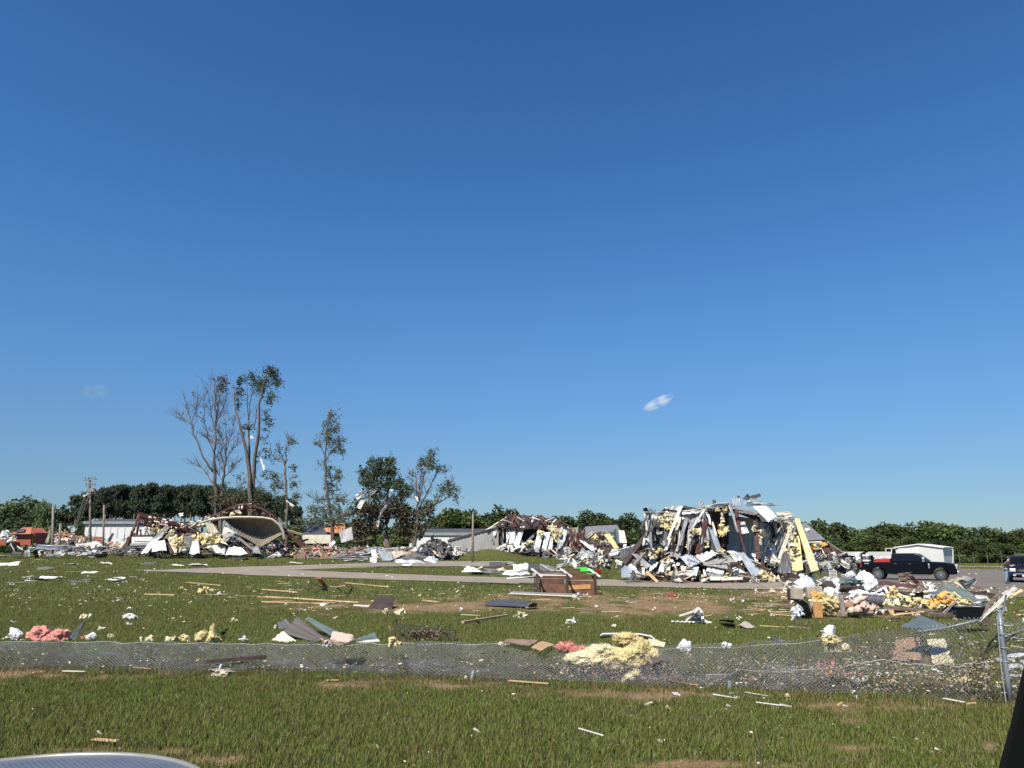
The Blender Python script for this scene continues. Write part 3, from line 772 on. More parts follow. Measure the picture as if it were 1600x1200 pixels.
# ------------------------------------------------------------------ buildings that still stand
def hall(name, label, pl, pr, top, D, depth, wallm, roofm, rise=1.0, cat='building', fascia=None):
    """Long low hall seen on its long side; pl/pr picture x of the ends, top picture y of the eaves."""
    a, b = W(pl, top, D), W(pr, top, D); z0 = float(T((a.x+b.x)/2, D)) - .3; z1 = a.z
    t = thing(name, label, cat, ((a.x+b.x)/2, D, z0)); cx = (a.x+b.x)/2; w = b.x - a.x
    V, F = box_vf((cx, D + depth/2, (z0+z1)/2), (w, depth, z1-z0)); mk('wall', V, F, wallm, t)
    e = .35
    V = [(a.x-e, D-e, z1), (b.x+e, D-e, z1), (b.x+e, D+depth/2, z1+rise), (a.x-e, D+depth/2, z1+rise), (b.x+e, D+depth+e, z1), (a.x-e, D+depth+e, z1)]
    V += [(x, y, z+.12) for x, y, z in V]
    F = [(0,3,2,1), (3,5,4,2), (6,7,8,9), (9,8,10,11), (0,1,7,6), (1,2,8,7), (2,4,10,8), (4,5,11,10), (5,3,9,11), (3,0,6,9)]
    mk('roof', V, F, roofm, t); mk('gable', [(a.x, D+.02, z1), (a.x, D+depth-.02, z1), (a.x, D+depth/2, z1+rise*.96), (b.x, D+.02, z1), (b.x, D+depth-.02, z1), (b.x, D+depth/2, z1+rise*.96)], [(0,2,1), (3,4,5), (0,3,5,2), (1,2,5,4)], wallm, t)
    return t, a, b, z0, z1
t, a, b, z0, z1 = hall('warehouse', 'long low white building with dark roof edge before the pines', 134, 236, 817.5, 150, 14, 'white_wall', 'roof_dark', 1.0)
for k in range(9):
    x = a.x + (b.x-a.x)*(k+.5)/9.0
    V, F = box_vf((x, 149.96, z1-1.7), (.12, .1, 3.2)); mk('downpipe' if k % 3 == 0 else 'panel_seam', V, F, 'shed_wall', t)
V, F = box_vf(((a.x+b.x)/2, 149.6, z1+.1), (b.x-a.x+.6, .12, .5)); mk('fascia', V, F, 'grey_paint', t)
t, a, b, z0, z1 = hall('warehouse', 'long white building with roller doors and dark roof behind the fallen trees', 640, 758, 834, 150, 16, 'white_wall', 'roof_dark', 1.1)
for k, (p0, p1, y0, y1, m) in enumerate([(661, 702, 838.5, 849, 'white'), (704, 726, 838, 844, 'shed_wall'), (690, 701, 849.5, 857, 'charcoal'), (728, 752, 839, 850, 'white')]):
    q0, q1 = W(p0, y0, 149.7), W(p1, y1, 149.7)
    V, F = box_vf(((q0.x+q1.x)/2, 149.93, (q0.z+q1.z)/2), (q1.x-q0.x, .2, q0.z-q1.z)); mk('roller_door', V, F, m, t)
V, F = box_vf(((a.x+b.x)/2, 149.6, z1-.05), (b.x-a.x+.6, .12, .55)); mk('fascia', V, F, 'grey_paint', t)
# white shed on the right, gable towards us
D = 122; a, b = W(1399, 856, 122), W(1473, 857, 117.8); zt = W(1436, 851.5, 120).z; z0 = float(T(a.x, D)) - .1; cx = (a.x+b.x)/2; mid = (a+b)/2
t = thing('shed', 'small white metal shed with shallow gable beyond the black truck', 'shed', (mid.x, mid.y, z0))
U = Vector((b.x-a.x, b.y-a.y, 0)); wd = U.length; U.normalize(); N = Vector((-U.y, U.x, 0)); ze = (a.z+b.z)/2
def SP(u, n, z): q = Vector((a.x, a.y, 0)) + U*u + N*n; return (q.x, q.y, z)
V = [SP(0, 0, z0), SP(wd, 0, z0), SP(wd, 0, ze), SP(wd/2, 0, zt), SP(0, 0, ze)]; V += [SP(0, 9, z0), SP(wd, 9, z0), SP(wd, 9, ze), SP(wd/2, 9, zt), SP(0, 9, ze)]
mk('wall', V, [(0,1,2,3,4), (9,8,7,6,5), (0,5,6,1), (1,6,7,2), (4,9,5,0)], 'shed_wall', t)
V = [SP(-.2, -.25, ze+.02), SP(wd/2, -.25, zt+.04), SP(wd+.2, -.25, ze+.02), SP(-.2, 9.25, ze+.02), SP(wd/2, 9.25, zt+.04), SP(wd+.2, 9.25, ze+.02)]; V += [(x, y, z+.16) for x, y, z in V]
mk('roof', V, [(0,3,4,1), (1,4,5,2), (6,7,10,9), (7,8,11,10), (0,1,7,6), (1,2,8,7), (3,9,10,4), (4,10,11,5), (0,6,9,3), (2,5,11,8)], 'white', t)
RZ = Matrix.Rotation(math.atan2(U.y, U.x), 3, 'Z')
V, F = box_vf(SP(wd*.28, -.05, z0+1.35), (3.0, .1, 2.5), RZ); mk('door', V, F, 'white_wall', t)
for k in range(9):
    V, F = box_vf(SP(wd*(k+.5)/9, -.02, (z0+ze)/2), (.05, .05, ze-z0), RZ); mk('rib', V, F, 'shed_wall', t)
t = thing('goal_frame', 'thin pale pipe goalpost frame on both sides of the white shed', 'frame', (cx, D+1, z0))
for p0, p1 in (((1384, 857), (1384, 879)), ((1384, 857), (1399, 857)), ((1473, 858.5), (1489, 858.5)), ((1489, 858.5), (1489, 880)), ((1393, 857), (1393, 870))):
    V, F = tube_vf([W(*p0, D+1), W(*p1, D+1)], .09, 6); mk('pipe', V, F, 'shed_wall', t)
# chain link field fence far right
for k, px in enumerate(range(1478, 1780, 22)):
    p = W(px, 880, 140); z0 = float(T(p.x, 140)); V, F = tube_vf([(p.x, 140, z0), (p.x, 140, z0+2.0)], .05, 5)
    tag(mk('fence_post', V, F, 'pipe'), 'thin grey post of the distant field fence before the right wood', 'post', 'distant field fence posts')

# brick red building at far left
P = crop(0, 700, 5.3333, 118)
t = thing('brick_building', 'low brick red building with torn orange hipped roof at the left edge', 'building', onground(P((200, 800)).x, 118))
sh(P, t, 'brick_red', [(-260, 708), (62, 708), (62, 812), (-260, 812)], 0, 'wall', crumple=0, thick=.4)
sh(P, t, 'brick_red', [(105, 708), (270, 708), (270, 812), (105, 812)], 0, 'wall', crumple=0, thick=.4)
sh(P, t, 'brick_red', [(272, 708), (400, 708, 6), (392, 800, 6), (272, 812)], 0, 'wall', crumple=0, thick=.3)
sh(P, t, 'orange_roof', [(88, 716, -1), (255, 716, -1), (268, 662, 4), (200, 662, 4)], 8, 'roof_sheet', crumple=.05)
sh(P, t, 'brick_red', [(255, 716, -1), (405, 712, 6), (345, 668, 8), (268, 662, 4)], 8, 'roof_sheet', crumple=.05)
sh(P, t, 'charcoal', [(120, 700, -1), (200, 700, -.5), (215, 672, 2), (165, 672, 2)], 3, 'roof_sheet')
sh(P, t, 'dark_brown', [(272, 730, 2), (380, 728, 6), (380, 800, 6), (272, 810, 2)], 0, 'wall', crumple=0)
lp(P, t, 'white', (75, 735, -2), 1.3, 1.2); lp(P, t, 'white', (60, 712, -2), 1.0, .5); lp(P, t, 'cream', (85, 765, -2), .9, .8)
t = thing('brick_building', 'collapsed low red walls strewn with white scraps behind the utility pole', 'building', onground(P((600, 800)).x, 122))
sh(P, t, 'brick_red', [(468, 715, 3), (640, 712, 3), (640, 775, 3), (468, 780, 3)], 0, 'wall', crumple=.1, thick=.4, ragged=.2)
sh(P, t, 'brick_red', [(620, 735, 4), (850, 740, 4), (850, 775, 4), (620, 780, 4)], 0, 'wall', crumple=.1, thick=.4, ragged=.3)
prof = [(86, 832, 850), (110, 834, 852), (140, 838, 856), (165, 840, 856), (200, 840, 860)]
heap(t, prof, 112, 122, 90, [('sheet', 'white'), ('board', 'pine_board'), ('board', 'mid_brown'), ('lump', 'cream'), ('sheet', 'cream'), ('board', 'grey_board'), ('lump', 'ins_pink'), ('board', 'brown_wood')], (.6, 2.2), 5)
rubble_core(t, [84, 110, 140, 170, 205], [852, 850, 852, 852, 856], 864, 118, 3)

# ------------------------------------------------------------------ the three ruins
# --- left ruin
P = crop(200, 720, 5.7143, 105)
L = thing('collapsed_building', 'collapsed steel hall on the left with curved tan roof panel and white sign', 'building', onground(W(340, 866, 105).x, 105))
for i in range(13):
    bm_(P, L, 'red_steel', (95 + i*7, 466 + i*11, i*.4 - 2), (430 + i*20, 556 + i*9, i*.4 - 2), .14, .2)
for i in range(26):
    X_ = rnd.uniform(130, 620); Y_ = 470 + (X_-100)*.2 + rnd.uniform(0, 60); sh(P, L, rnd.choice(['white', 'cream', 'ins_pink', 'grey_board']), [(X_, Y_, -2.6), (X_+rnd.uniform(8, 30), Y_+5, -2.6), (X_+rnd.uniform(8, 30), Y_+14, -2.8), (X_, Y_+12, -2.8)], 0, 'torn_sheet')
for i in range(11):
    bm_(P, L, 'red_steel', (120 + i*34, 470 + i*9, 3), (105 + i*36, 560 + i*11, -3), .14, .18, 'purlin')
for a_, b_ in (((100, 470), (40, 640)), ((60, 600), (0, 760)), ((110, 480), (70, 700)), ((30, 640), (60, 810)), ((0, 700), (60, 650)), ((110, 560), (250, 600)), ((640, 560), (500, 590)), ((420, 560), (640, 540)), ((500, 600), (700, 580)),
             ((480, 560), (600, 640)), ((560, 570), (700, 700)), ((0, 760), (40, 620)), ((250, 600), (420, 640)), ((120, 500), (330, 520)), ((380, 600), (560, 650)), ((410, 630), (640, 690))):
    bm_(P, L, 'red_steel', (*a_, rnd.uniform(-2, 2)), (*b_, rnd.uniform(-2, 2)), .2, .25)
for i, (m, q) in enumerate([('white', [(45, 628), (250, 622), (245, 660), (40, 664)]), ('tan_metal', [(215, 560), (330, 575), (300, 590), (160, 578)]), ('grey_board', [(140, 520), (300, 590), (280, 600), (120, 545)]),
        ('grey_paint', [(345, 580, -3), (375, 592, -3), (290, 690, -4), (205, 715, -4)]), ('bluegrey', [(230, 640, -2), (340, 640, -2), (300, 690, -3), (225, 700, -3)])]):
    sh(P, L, m, q, 4 if m != 'white' else 0)
for i in range(7):
    sh(P, L, ['cream', 'white', 'ins_pale'][i % 3], [(150+i*18, 590+i % 3*10, -1), (185+i*18, 585, -1), (190+i*18, 610, -1.5), (150+i*18, 618, -1.5)], 0, 'torn_sheet')
sg = sh(P, L, 'white', [(35, 680, -3), (222, 678, -3), (222, 736, -3), (35, 738, -3)], 0, 'sign', 'white sign board with grey emblem and illegible lettering', crumple=0, thick=.08)
# flat print on the board: ring emblem and a line of letter-like strokes too small to read
Pf = lambda X, Y: P((X, Y, -3.06))
for dx in range(10):
    a0 = dx/10*2*math.pi; c = Pf(72, 693); V, F = box_vf(c + Vector((math.cos(a0)*.16, 0, math.sin(a0)*.16)), (.08, .02, .06)); s_ = mk('lettering', V, F, 'sign_grey', sg)
rg = random.Random(3); X = 86
while X < 178:
    wv = rg.uniform(2.5, 5); c = Pf(X, 693)
    V, F = merge([box_vf(c + Vector((0, 0, .0)), (.05, .02, .16 + rg.random()*.1)), box_vf(c + Vector((.07, 0, rg.uniform(-.05, .05))), (.09, .02, .05))]); mk('lettering', V, F, 'sign_grey', sg); X += wv + (4 if rg.random() < .12 else 1.5)
V, F = beam_vf(Pf(55, 722), Pf(192, 722), .05, .12); mk('lettering', V, F, 'charcoal', sg)
for i in range(4): sh(P, L, 'charcoal' if i % 2 else 'galv_dark', [(20, 742+i*19, -3), (195-i*14, 740+i*19, -3), (190-i*14, 757+i*19, -3.2), (18, 759+i*19, -3.2)], 0, 'siding_board', crumple=.03)
sh(P, L, 'dark_brown', [(45, 664, -2.6), (245, 660, -2.6), (240, 680, -2.6), (40, 682, -2.6)], 0, 'wall_strip', crumple=.02)
for m, q in [('white', [(215, 700, -5), (290, 690, -4), (170, 830, -8), (115, 835, -8)]), ('white', [(235, 740, -5), (330, 715, -5), (345, 800, -8), (215, 820, -8)]), ('dark_brown', [(310, 740, -4), (395, 730, -4), (400, 830, -6), (320, 835, -6)]),
        ('cream', [(355, 700, -4), (400, 690, -4), (450, 810, -7), (420, 830, -7)]), ('galv_dark', [(490, 660, -3), (600, 650, -3), (570, 830, -6), (500, 835, -6)]), ('shed_wall', [(575, 720, -5), (630, 715, -5), (640, 820, -8), (540, 840, -8)]),
        ('tan_metal', [(690, 560, -2), (760, 560, -2), (830, 680, -4), (720, 650, -4)]), ('cream', [(870, 560, -4), (890, 600, -4), (955, 640, -5), (840, 660, -5)]), ('grey_wall', [(840, 650, -2), (960, 650, -2), (900, 730, -4), (860, 720, -4)]),
        ('ins_pale', [(690, 640, -3), (830, 690, -4), (890, 750, -5), (700, 700, -4)]), ('white', [(800, 790, -5), (870, 765, -5), (860, 830, -8), (810, 840, -8)]), ('white', [(900, 780, -6), (1010, 780, -6), (1070, 840, -8), (870, 845, -8)]),
        ('grey_paint', [(1110, 780, -6), (1160, 760, -6), (1190, 830, -8), (1120, 835, -8)]), ('galv_dark', [(960, 690, 4), (1130, 730, 4), (1130, 800, 4), (960, 800, 4)]), ('galv_dark', [(1190, 770, 4), (1290, 710, 4), (1380, 710, 4), (1380, 800, 4)]),
        ('white', [(650, 540, -1), (700, 510, -1), (690, 545, -1), (650, 560, -1)]), ('white', [(700, 510, -1), (810, 470, -1), (800, 500, -1), (700, 545, -1)]), ('cream', [(800, 470, -1), (955, 400, -1), (955, 410, -1), (810, 490, -1)]),
        ('white', [(975, 390, -1), (1110, 380, -1), (1110, 390, -1), (980, 400, -1)]), ('white', [(985, 395, -1), (1030, 390, -1), (1005, 460, -2), (985, 450, -2)]), ('white', [(455, 470, -1), (500, 460, -1), (495, 490, -1), (460, 500, -1)])]:
    sh(P, L, m, q, rnd.choice([0, 3, 4]), crumple=.25, ragged=.08)
for c in [(445, 700, -6), (430, 740, -6), (470, 790, -7), (480, 760, -6), (400, 670, -5), (735, 690, -6), (790, 700, -6), (690, 720, -6), (450, 720, -7), (640, 690, -4), (970, 480, -2), (610, 560, -3), (230, 600, -3), (330, 640, -3)]:
    lp(P, L, rnd.choice(['ins_yellow', 'ins_pale', 'cream']), c, rnd.uniform(.7, 1.3), rnd.uniform(.5, .8))
# the curved tan roof panel and its bowed frame
tops = [(855, 518), (950, 506), (1060, 503), (1180, 508), (1290, 524), (1350, 575), (1390, 645)]; bots = [(855, 520), (930, 600), (1030, 680), (1110, 730), (1182, 770), (1290, 708), (1390, 647)]
V, F = [], []; NU, NV = 104, 14
for j in range(NV+1):
    for i in range(NU+1):
        u = i/NU*6; k = min(int(u), 5); f = u-k; v = j/NV; X_ = (tops[k][0]*(1-f)+tops[k+1][0]*f)*(1-v) + (bots[k][0]*(1-f)+bots[k+1][0]*f)*v; Y_ = (tops[k][1]*(1-f)+tops[k+1][1]*f)*(1-v) + (bots[k][1]*(1-f)+bots[k+1][1]*f)*v
        V.append(tuple(P((X_, Y_, -4.8 + 2.6*math.sin(math.pi*v)*math.sin(math.pi*i/NU) + (.10 if i % 4 < 1 else 0)))))
nb = len(V); V += [(x, y+.06, z) for x, y, z in V]
for j in range(NV):
    for i in range(NU): q = j*(NU+1)+i; F += [(q, q+1, q+NU+2, q+NU+1), (q+nb, q+NU+1+nb, q+NU+2+nb, q+1+nb)]
mk('roof_panel', V, F, 'roof_tan', L)['label'] = 'big curved tan ribbed roof panel'
arch = [(640, 556), (720, 530), (830, 512), (960, 503), (1100, 503), (1210, 508), (1290, 523), (1350, 570), (1388, 640), (1395, 700)]
V, F = tube_vf([P((*q, -5)) for q in arch], .16, 6); mk('rim_beam', V, F, 'tan_metal', L)
arch2 = [(650, 548), (740, 505), (850, 455), (960, 408), (1060, 392), (1140, 400), (1220, 440), (1300, 490), (1360, 560), (1400, 650), (1500, 730), (1600, 815)]
V, F = tube_vf([P((q[0], q[1] + rnd.uniform(-8, 8), -2)) for q in arch2], .12, 5); mk('beam', V, F, 'red_steel', L)
V, F = tube_vf([P((q[0], q[1] + 45, 2)) for q in arch2[1:-2]], .12, 5); mk('beam', V, F, 'red_steel', L)
for i in range(15):
    q = arch2[min(1 + i*8//15, 8)]; X = 740 + i*44; Yt = np.interp(X, [p[0] for p in arch2], [p[1] for p in arch2])
    bm_(P, L, 'red_steel', (X, Yt, -2), (X + rnd.uniform(-25, 25), min(Yt + rnd.uniform(50, 100), 520 + max(0, X-1290)), rnd.uniform(-3, 3)), .16, .2, 'strut')
    if i % 3 == 0: sh(P, L, 'brown_wood', [(X, Yt+8, 0), (X+60, Yt+14, 0), (X+64, Yt+70, 2), (X, Yt+60, 2)], 0, 'torn_sheet')
for a_, b_ in (((1390, 600), (1610, 810)), ((1270, 805), (1610, 700)), ((1180, 765), (1385, 645)), ((950, 655), (1175, 765)), ((1420, 620), (1560, 660)), ((1380, 640), (1420, 810)), ((1010, 700), (1000, 800)), ((1285, 700), (1290, 800)), ((1400, 640), (1600, 760)), ((1200, 760), (1180, 820)), ((1440, 780), (1610, 790)), ((990, 690), (1110, 790))):
    bm_(P, L, rnd.choice(['red_steel', 'dark_brown', 'grey_board']), (*a_, rnd.uniform(-5, 0)), (*b_, rnd.uniform(-6, 0)), .2, .22)
for i in range(60):
    X_ = rnd.uniform(700, 1420); Y_ = np.interp(X_, [p[0] for p in arch2], [p[1] for p in arch2]) + rnd.uniform(-6, 60)
    if X_ < 860 or Y_ < 515: bm_(P, L, rnd.choice(['red_steel', 'dark_brown', 'brown_wood', 'cream', 'grey_board']), (X_, Y_, rnd.uniform(-3, 1)), (X_ + rnd.uniform(-70, 70), min(Y_ + rnd.uniform(-25, 45), 515), rnd.uniform(-3, 1)), .12, .1, 'broken_board')
for i in range(6): bm_(P, L, 'cream', (735 + i*12, 730, -5), (790 + i*9, 825, -8), .16, .06, 'broken_board')
sh(P, L, 'galv_dark', [(1340, 500, -4), (1370, 520, -4), (1410, 690, -5), (1385, 700, -5)], 2)
prof = [(205, 815, 866), (240, 826, 868), (300, 828, 868), (350, 835, 868), (400, 850, 869), (480, 852, 870)]
heap(L, [(a, max(b, 846), c) for a, b, c in prof], 99, 105, 80, [('sheet', 'white'), ('sheet', 'cream'), ('lump', 'ins_pale'), ('board', 'red_steel'), ('board', 'cream'), ('sheet', 'galv_dark'), ('lump', 'ins_yellow'), ('board', 'dark_brown'), ('sheet', 'shed_wall')], (.6, 2.4), 8)
heap(L, [(225, 803, 830), (260, 812, 835), (300, 818, 838)], 102, 106, 40, [('sheet', 'white'), ('lump', 'cream'), ('board', 'red_steel'), ('board', 'red_steel')], (.4, 1.2), 9)
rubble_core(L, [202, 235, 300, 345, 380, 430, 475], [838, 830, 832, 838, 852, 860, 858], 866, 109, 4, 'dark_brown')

# --- middle ruin
P = crop(640, 760, 4.4444, 104)
B = thing('collapsed_building', 'collapsed hall in the middle with grey metal side wall and hanging white sheets', 'building', onground(W(820, 866, 104).x, 104))
sh(P, B, 'grey_wall', [(268, 380, 3), (612, 283, 0), (612, 448, 0), (268, 440, 3)], 34, 'side_wall', 'grey ribbed metal side wall with white vent', crumple=.02, thick=.15, depth=.08)
bm_(P, B, 'galv_dark', (264, 377, 2.8), (616, 281, -.3), .2, .25, 'eave_trim')
sh(P, B, 'white', [(316, 414, 2.2), (354, 414, 2), (354, 438, 2), (316, 438, 2.2)], 0, 'vent', crumple=0)
sh(P, B, 'grey_paint', [(321, 418, 2.1), (349, 418, 1.9), (349, 434, 1.9), (321, 434, 2.1)], 5, 'louvre', crumple=0, depth=.05)
sh(P, B, 'white', [(580, 315, -.3), (598, 312, -.3), (598, 340, -.3), (580, 342, -.3)], 0, 'vent', crumple=0)
sh(P, B, 'charcoal', [(572, 365, -.2), (582, 365, -.2), (582, 385, -.2), (572, 385, -.2)], 0, 'vent', crumple=0)
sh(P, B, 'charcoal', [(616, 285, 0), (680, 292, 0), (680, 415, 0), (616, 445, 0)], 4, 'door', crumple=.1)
for X in (614, 650, 680): bm_(P, B, 'grey_board', (X, 280, -.4), (X, 425, -.4), .2, .2, 'column')
sh(P, B, 'dark_brown', [(600, 268, -1), (1085, 280, -1), (1000, 205, 7), (690, 196, 7)], 0, 'roof_deck', crumple=.5, nv=14, thick=.15)
for i in range(22):
    X = rnd.uniform(610, 1060); Yt = np.interp(X, [600, 700, 1000, 1090], [262, 196, 210, 285])
    bm_(P, B, rnd.choice(['red_steel', 'red_steel', 'brown_wood']), (X, Yt - 3, 3), (X + rnd.uniform(-90, 90), Yt + rnd.uniform(30, 80), -1.5), .14, .18, 'rafter')
for i in range(10):
    X = rnd.uniform(640, 1000); Yt = np.interp(X, [600, 700, 1000, 1090], [262, 200, 215, 285]); bm_(P, B, rnd.choice(['cream', 'white']), (X, Yt+rnd.uniform(0, 40), -1.5), (X+rnd.uniform(-80, 80), Yt+rnd.uniform(-8, 55), -1), .22, .07, 'trim_strip')
bm_(P, B, 'cream', (512, 316, 1), (690, 205, 4), .3, .1, 'trim_strip'); bm_(P, B, 'cream', (530, 300, 0), (650, 262, 0), .25, .1, 'trim_strip')
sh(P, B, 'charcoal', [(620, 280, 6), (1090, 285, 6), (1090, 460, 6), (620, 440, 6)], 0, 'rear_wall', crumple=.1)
for m, q in [('white', [(672, 272), (702, 275), (690, 350, -1), (675, 395, -1)]), ('white', [(705, 280), (742, 270), (725, 400, -1.5), (690, 400, -1.5)]), ('white', [(755, 285), (800, 275), (760, 420, -2), (722, 418, -2)]), ('shed_wall', [(735, 300), (765, 300), (745, 380, -1), (715, 370, -1)]),
        ('grey_paint', [(870, 320), (885, 330), (790, 420, -2), (770, 425, -2)]), ('white', [(888, 325, -1), (932, 315, -1), (898, 450, -3), (862, 440, -3)]), ('white', [(938, 315, -1), (980, 318, -1), (950, 440, -3), (918, 455, -3)]), ('shed_wall', [(985, 330, -1), (1000, 345, -1), (990, 440, -3), (958, 440, -3)]),
        ('ins_yellow', [(965, 275, -1), (1020, 290, -1), (1055, 370, -2), (1005, 370, -2)]), ('ins_pale', [(885, 310, -1), (935, 308, -1), (930, 345, -1.5), (885, 335, -1.5)]), ('galv', [(1052, 285, -2), (1100, 310, -2), (1070, 400, -3), (1015, 458, -4)]), ('tan_metal', [(1005, 300, -2), (1050, 290, -2), (1050, 400, -3), (1010, 390, -3)]),
        ('white', [(1180, 380, -3), (1215, 385, -3), (1300, 440, -5), (1270, 450, -5)]), ('bluegrey', [(1175, 460, -4), (1280, 450, -4), (1230, 490, -6), (1150, 495, -6)]), ('grey_board', [(1110, 290, 1), (1170, 285, 1), (1170, 440, -1), (1110, 450, -1)]), ('galv_dark', [(925, 455, -4), (975, 450, -4), (970, 498, -5), (910, 500, -5)]),
        ('shed_wall', [(1390, 455, -6), (1480, 430, -6), (1570, 400, -7), (1540, 470, -8)]), ('white', [(1290, 500, -7), (1340, 480, -7), (1370, 510, -8), (1300, 520, -8)]), ('ins_yellow', [(1350, 335, -2), (1390, 330, -2), (1455, 430, -4), (1425, 440, -4)])]:
    sh(P, B, m, q, rnd.choice([3, 4, 5]), crumple=.22, ragged=.05, nv=8)
for i in range(34):
    X = rnd.uniform(1070, 1220); bm_(P, B, rnd.choice(['red_steel', 'red_steel', 'brown_wood', 'cream']), (X, 275 + (X-1070)*.1 + rnd.uniform(0, 60), rnd.uniform(-2, 2)), (X + rnd.uniform(-60, 40), rnd.uniform(380, 470), rnd.uniform(-4, 0)), .14, .16, 'stud')
for c in [(985, 290, -2), (905, 320, -2), (1030, 330, -3), (830, 390, -2), (800, 410, -2), (1290, 350, -3)]: lp(P, B, rnd.choice(['ins_yellow', 'ins_pale']), c, .8, .5)
prof = [(780, 842, 858), (830, 846, 862), (880, 850, 868), (910, 838, 872), (950, 848, 874), (990, 850, 878)]
heap(B, [(a, b+4, c) for a, b, c in prof], 98, 104, 90, [('sheet', 'white'), ('sheet', 'shed_wall'), ('lump', 'cream'), ('board', 'red_steel'), ('board', 'cream'), ('sheet', 'galv'), ('board', 'dark_brown'), ('sheet', 'charcoal'), ('board', 'pine_board')], (.5, 2.2), 18)
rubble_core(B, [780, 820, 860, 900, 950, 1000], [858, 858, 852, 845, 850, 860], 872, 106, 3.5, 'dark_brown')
# grey gabled house behind it
H = thing('damaged_house', 'half wrecked house with grey shingle roof right of the middle ruin', 'house', onground(W(940, 866, 118).x, 118))
P = crop(640, 760, 4.4444, 118)
sh(P, H, 'shingle', [(1190, 330, 0), (1412, 312, 0), (1442, 266, 7), (1222, 278, 7)], 0, 'roof', crumple=.03, thick=.2)
sh(P, H, 'cream', [(1412, 312, 0), (1442, 268, 7), (1505, 390, 7), (1410, 400, 0)], 0, 'gable_wall', crumple=.03)
sh(P, H, 'cream', [(1452, 305, 1), (1490, 308, 1), (1508, 395, -2), (1460, 395, -2)], 0, 'wall_panel')
sh(P, H, 'mid_brown', [(1240, 320, 1), (1410, 318, 1), (1410, 440, 1), (1240, 440, 1)], 0, 'torn_wall', crumple=.6, nv=10)
for i in range(26):
    V, F = shard_mesh(rnd, P((rnd.uniform(1245, 1400), rnd.uniform(320, 430), rnd.uniform(-3, -1))), rnd.uniform(.7, 2), rnd.choice(['sheet', 'board', 'lump'])); mk('torn_sheet', V, F, rnd.choice(['cream', 'ins_pale', 'brown_wood', 'white', 'dark_brown']), H)

# --- main ruin on the right
DM = 57
P = crop(940, 750, 5.3333, DM)
M = thing('collapsed_building', 'largest ruined steel building with red columns, torn silver sheets and open dark interior', 'building', onground(W(1120, 900, DM).x, DM))
sh(P, M, 'shed_wall', [(1020, 290, 4.5), (1600, 360, 4.5), (1600, 700, 4.5), (1020, 690, 4.5)], 18, 'rear_wall', 'pale ribbed inner rear wall', crumple=.05)
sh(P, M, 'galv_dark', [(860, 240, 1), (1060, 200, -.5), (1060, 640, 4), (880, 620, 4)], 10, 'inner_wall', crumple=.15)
# roof slab over the open bay: throws the shade on the wall
sh(P, M, 'grey_paint', [(860, 240, -1.5), (1320, 275, -1.5), (1560, 300, 5), (1000, 215, 5)], 14, 'roof_slab', crumple=.15, thick=.12, nv=10)
sh(P, M, 'shingle', [(870, 238, -2), (1100, 226, -2), (1130, 196, 2), (900, 205, 2)], 6, 'roof_sheet')
sh(P, M, 'shed_wall', [(890, 212, -2), (1060, 178, -2), (1060, 190, -1), (900, 228, -2)], 0, 'trim_strip')
sh(P, M, 'grey_paint', [(1070, 215, -2.2), (1310, 262, -2.2), (1322, 282, -2.2), (1090, 240, -2.2)], 0, 'fascia', crumple=.06)
bm_(P, M, 'red_steel', (1090, 245, -1), (1560, 415, 2), .16, .3)
bm_(P, M, 'dark_brown', (1300, 320, -1), (1600, 420, 0), .2, .3)
for a_, b_, w in [((1122, 260, -1.5), (1152, 455, -1.5), .30), ((1145, 440, -1.5), (1205, 640, -2), .14), ((1278, 290, -1), (1305, 660, -1.5), .34), ((1305, 640, -1), (1365, 760, -2), .2), ((1418, 330, 0), (1442, 560, 0), .26), ((1440, 540, 0), (1470, 660, 0), .22),
                  ((890, 240, -1), (915, 420, -1), .24), ((945, 235, -1), (1020, 560, -1.5), .2), ((865, 340, -2), (800, 615, -2.5), .28), ((560, 590, -2), (860, 500, -2), .12), ((640, 640, -2), (870, 505, -1.5), .14), ((905, 470, -1), (945, 590, -2), .16), ((1530, 420, 0), (1545, 640, 0), .2)]:
    bm_(P, M, 'red_steel', a_, b_, w, w*.9, 'column')
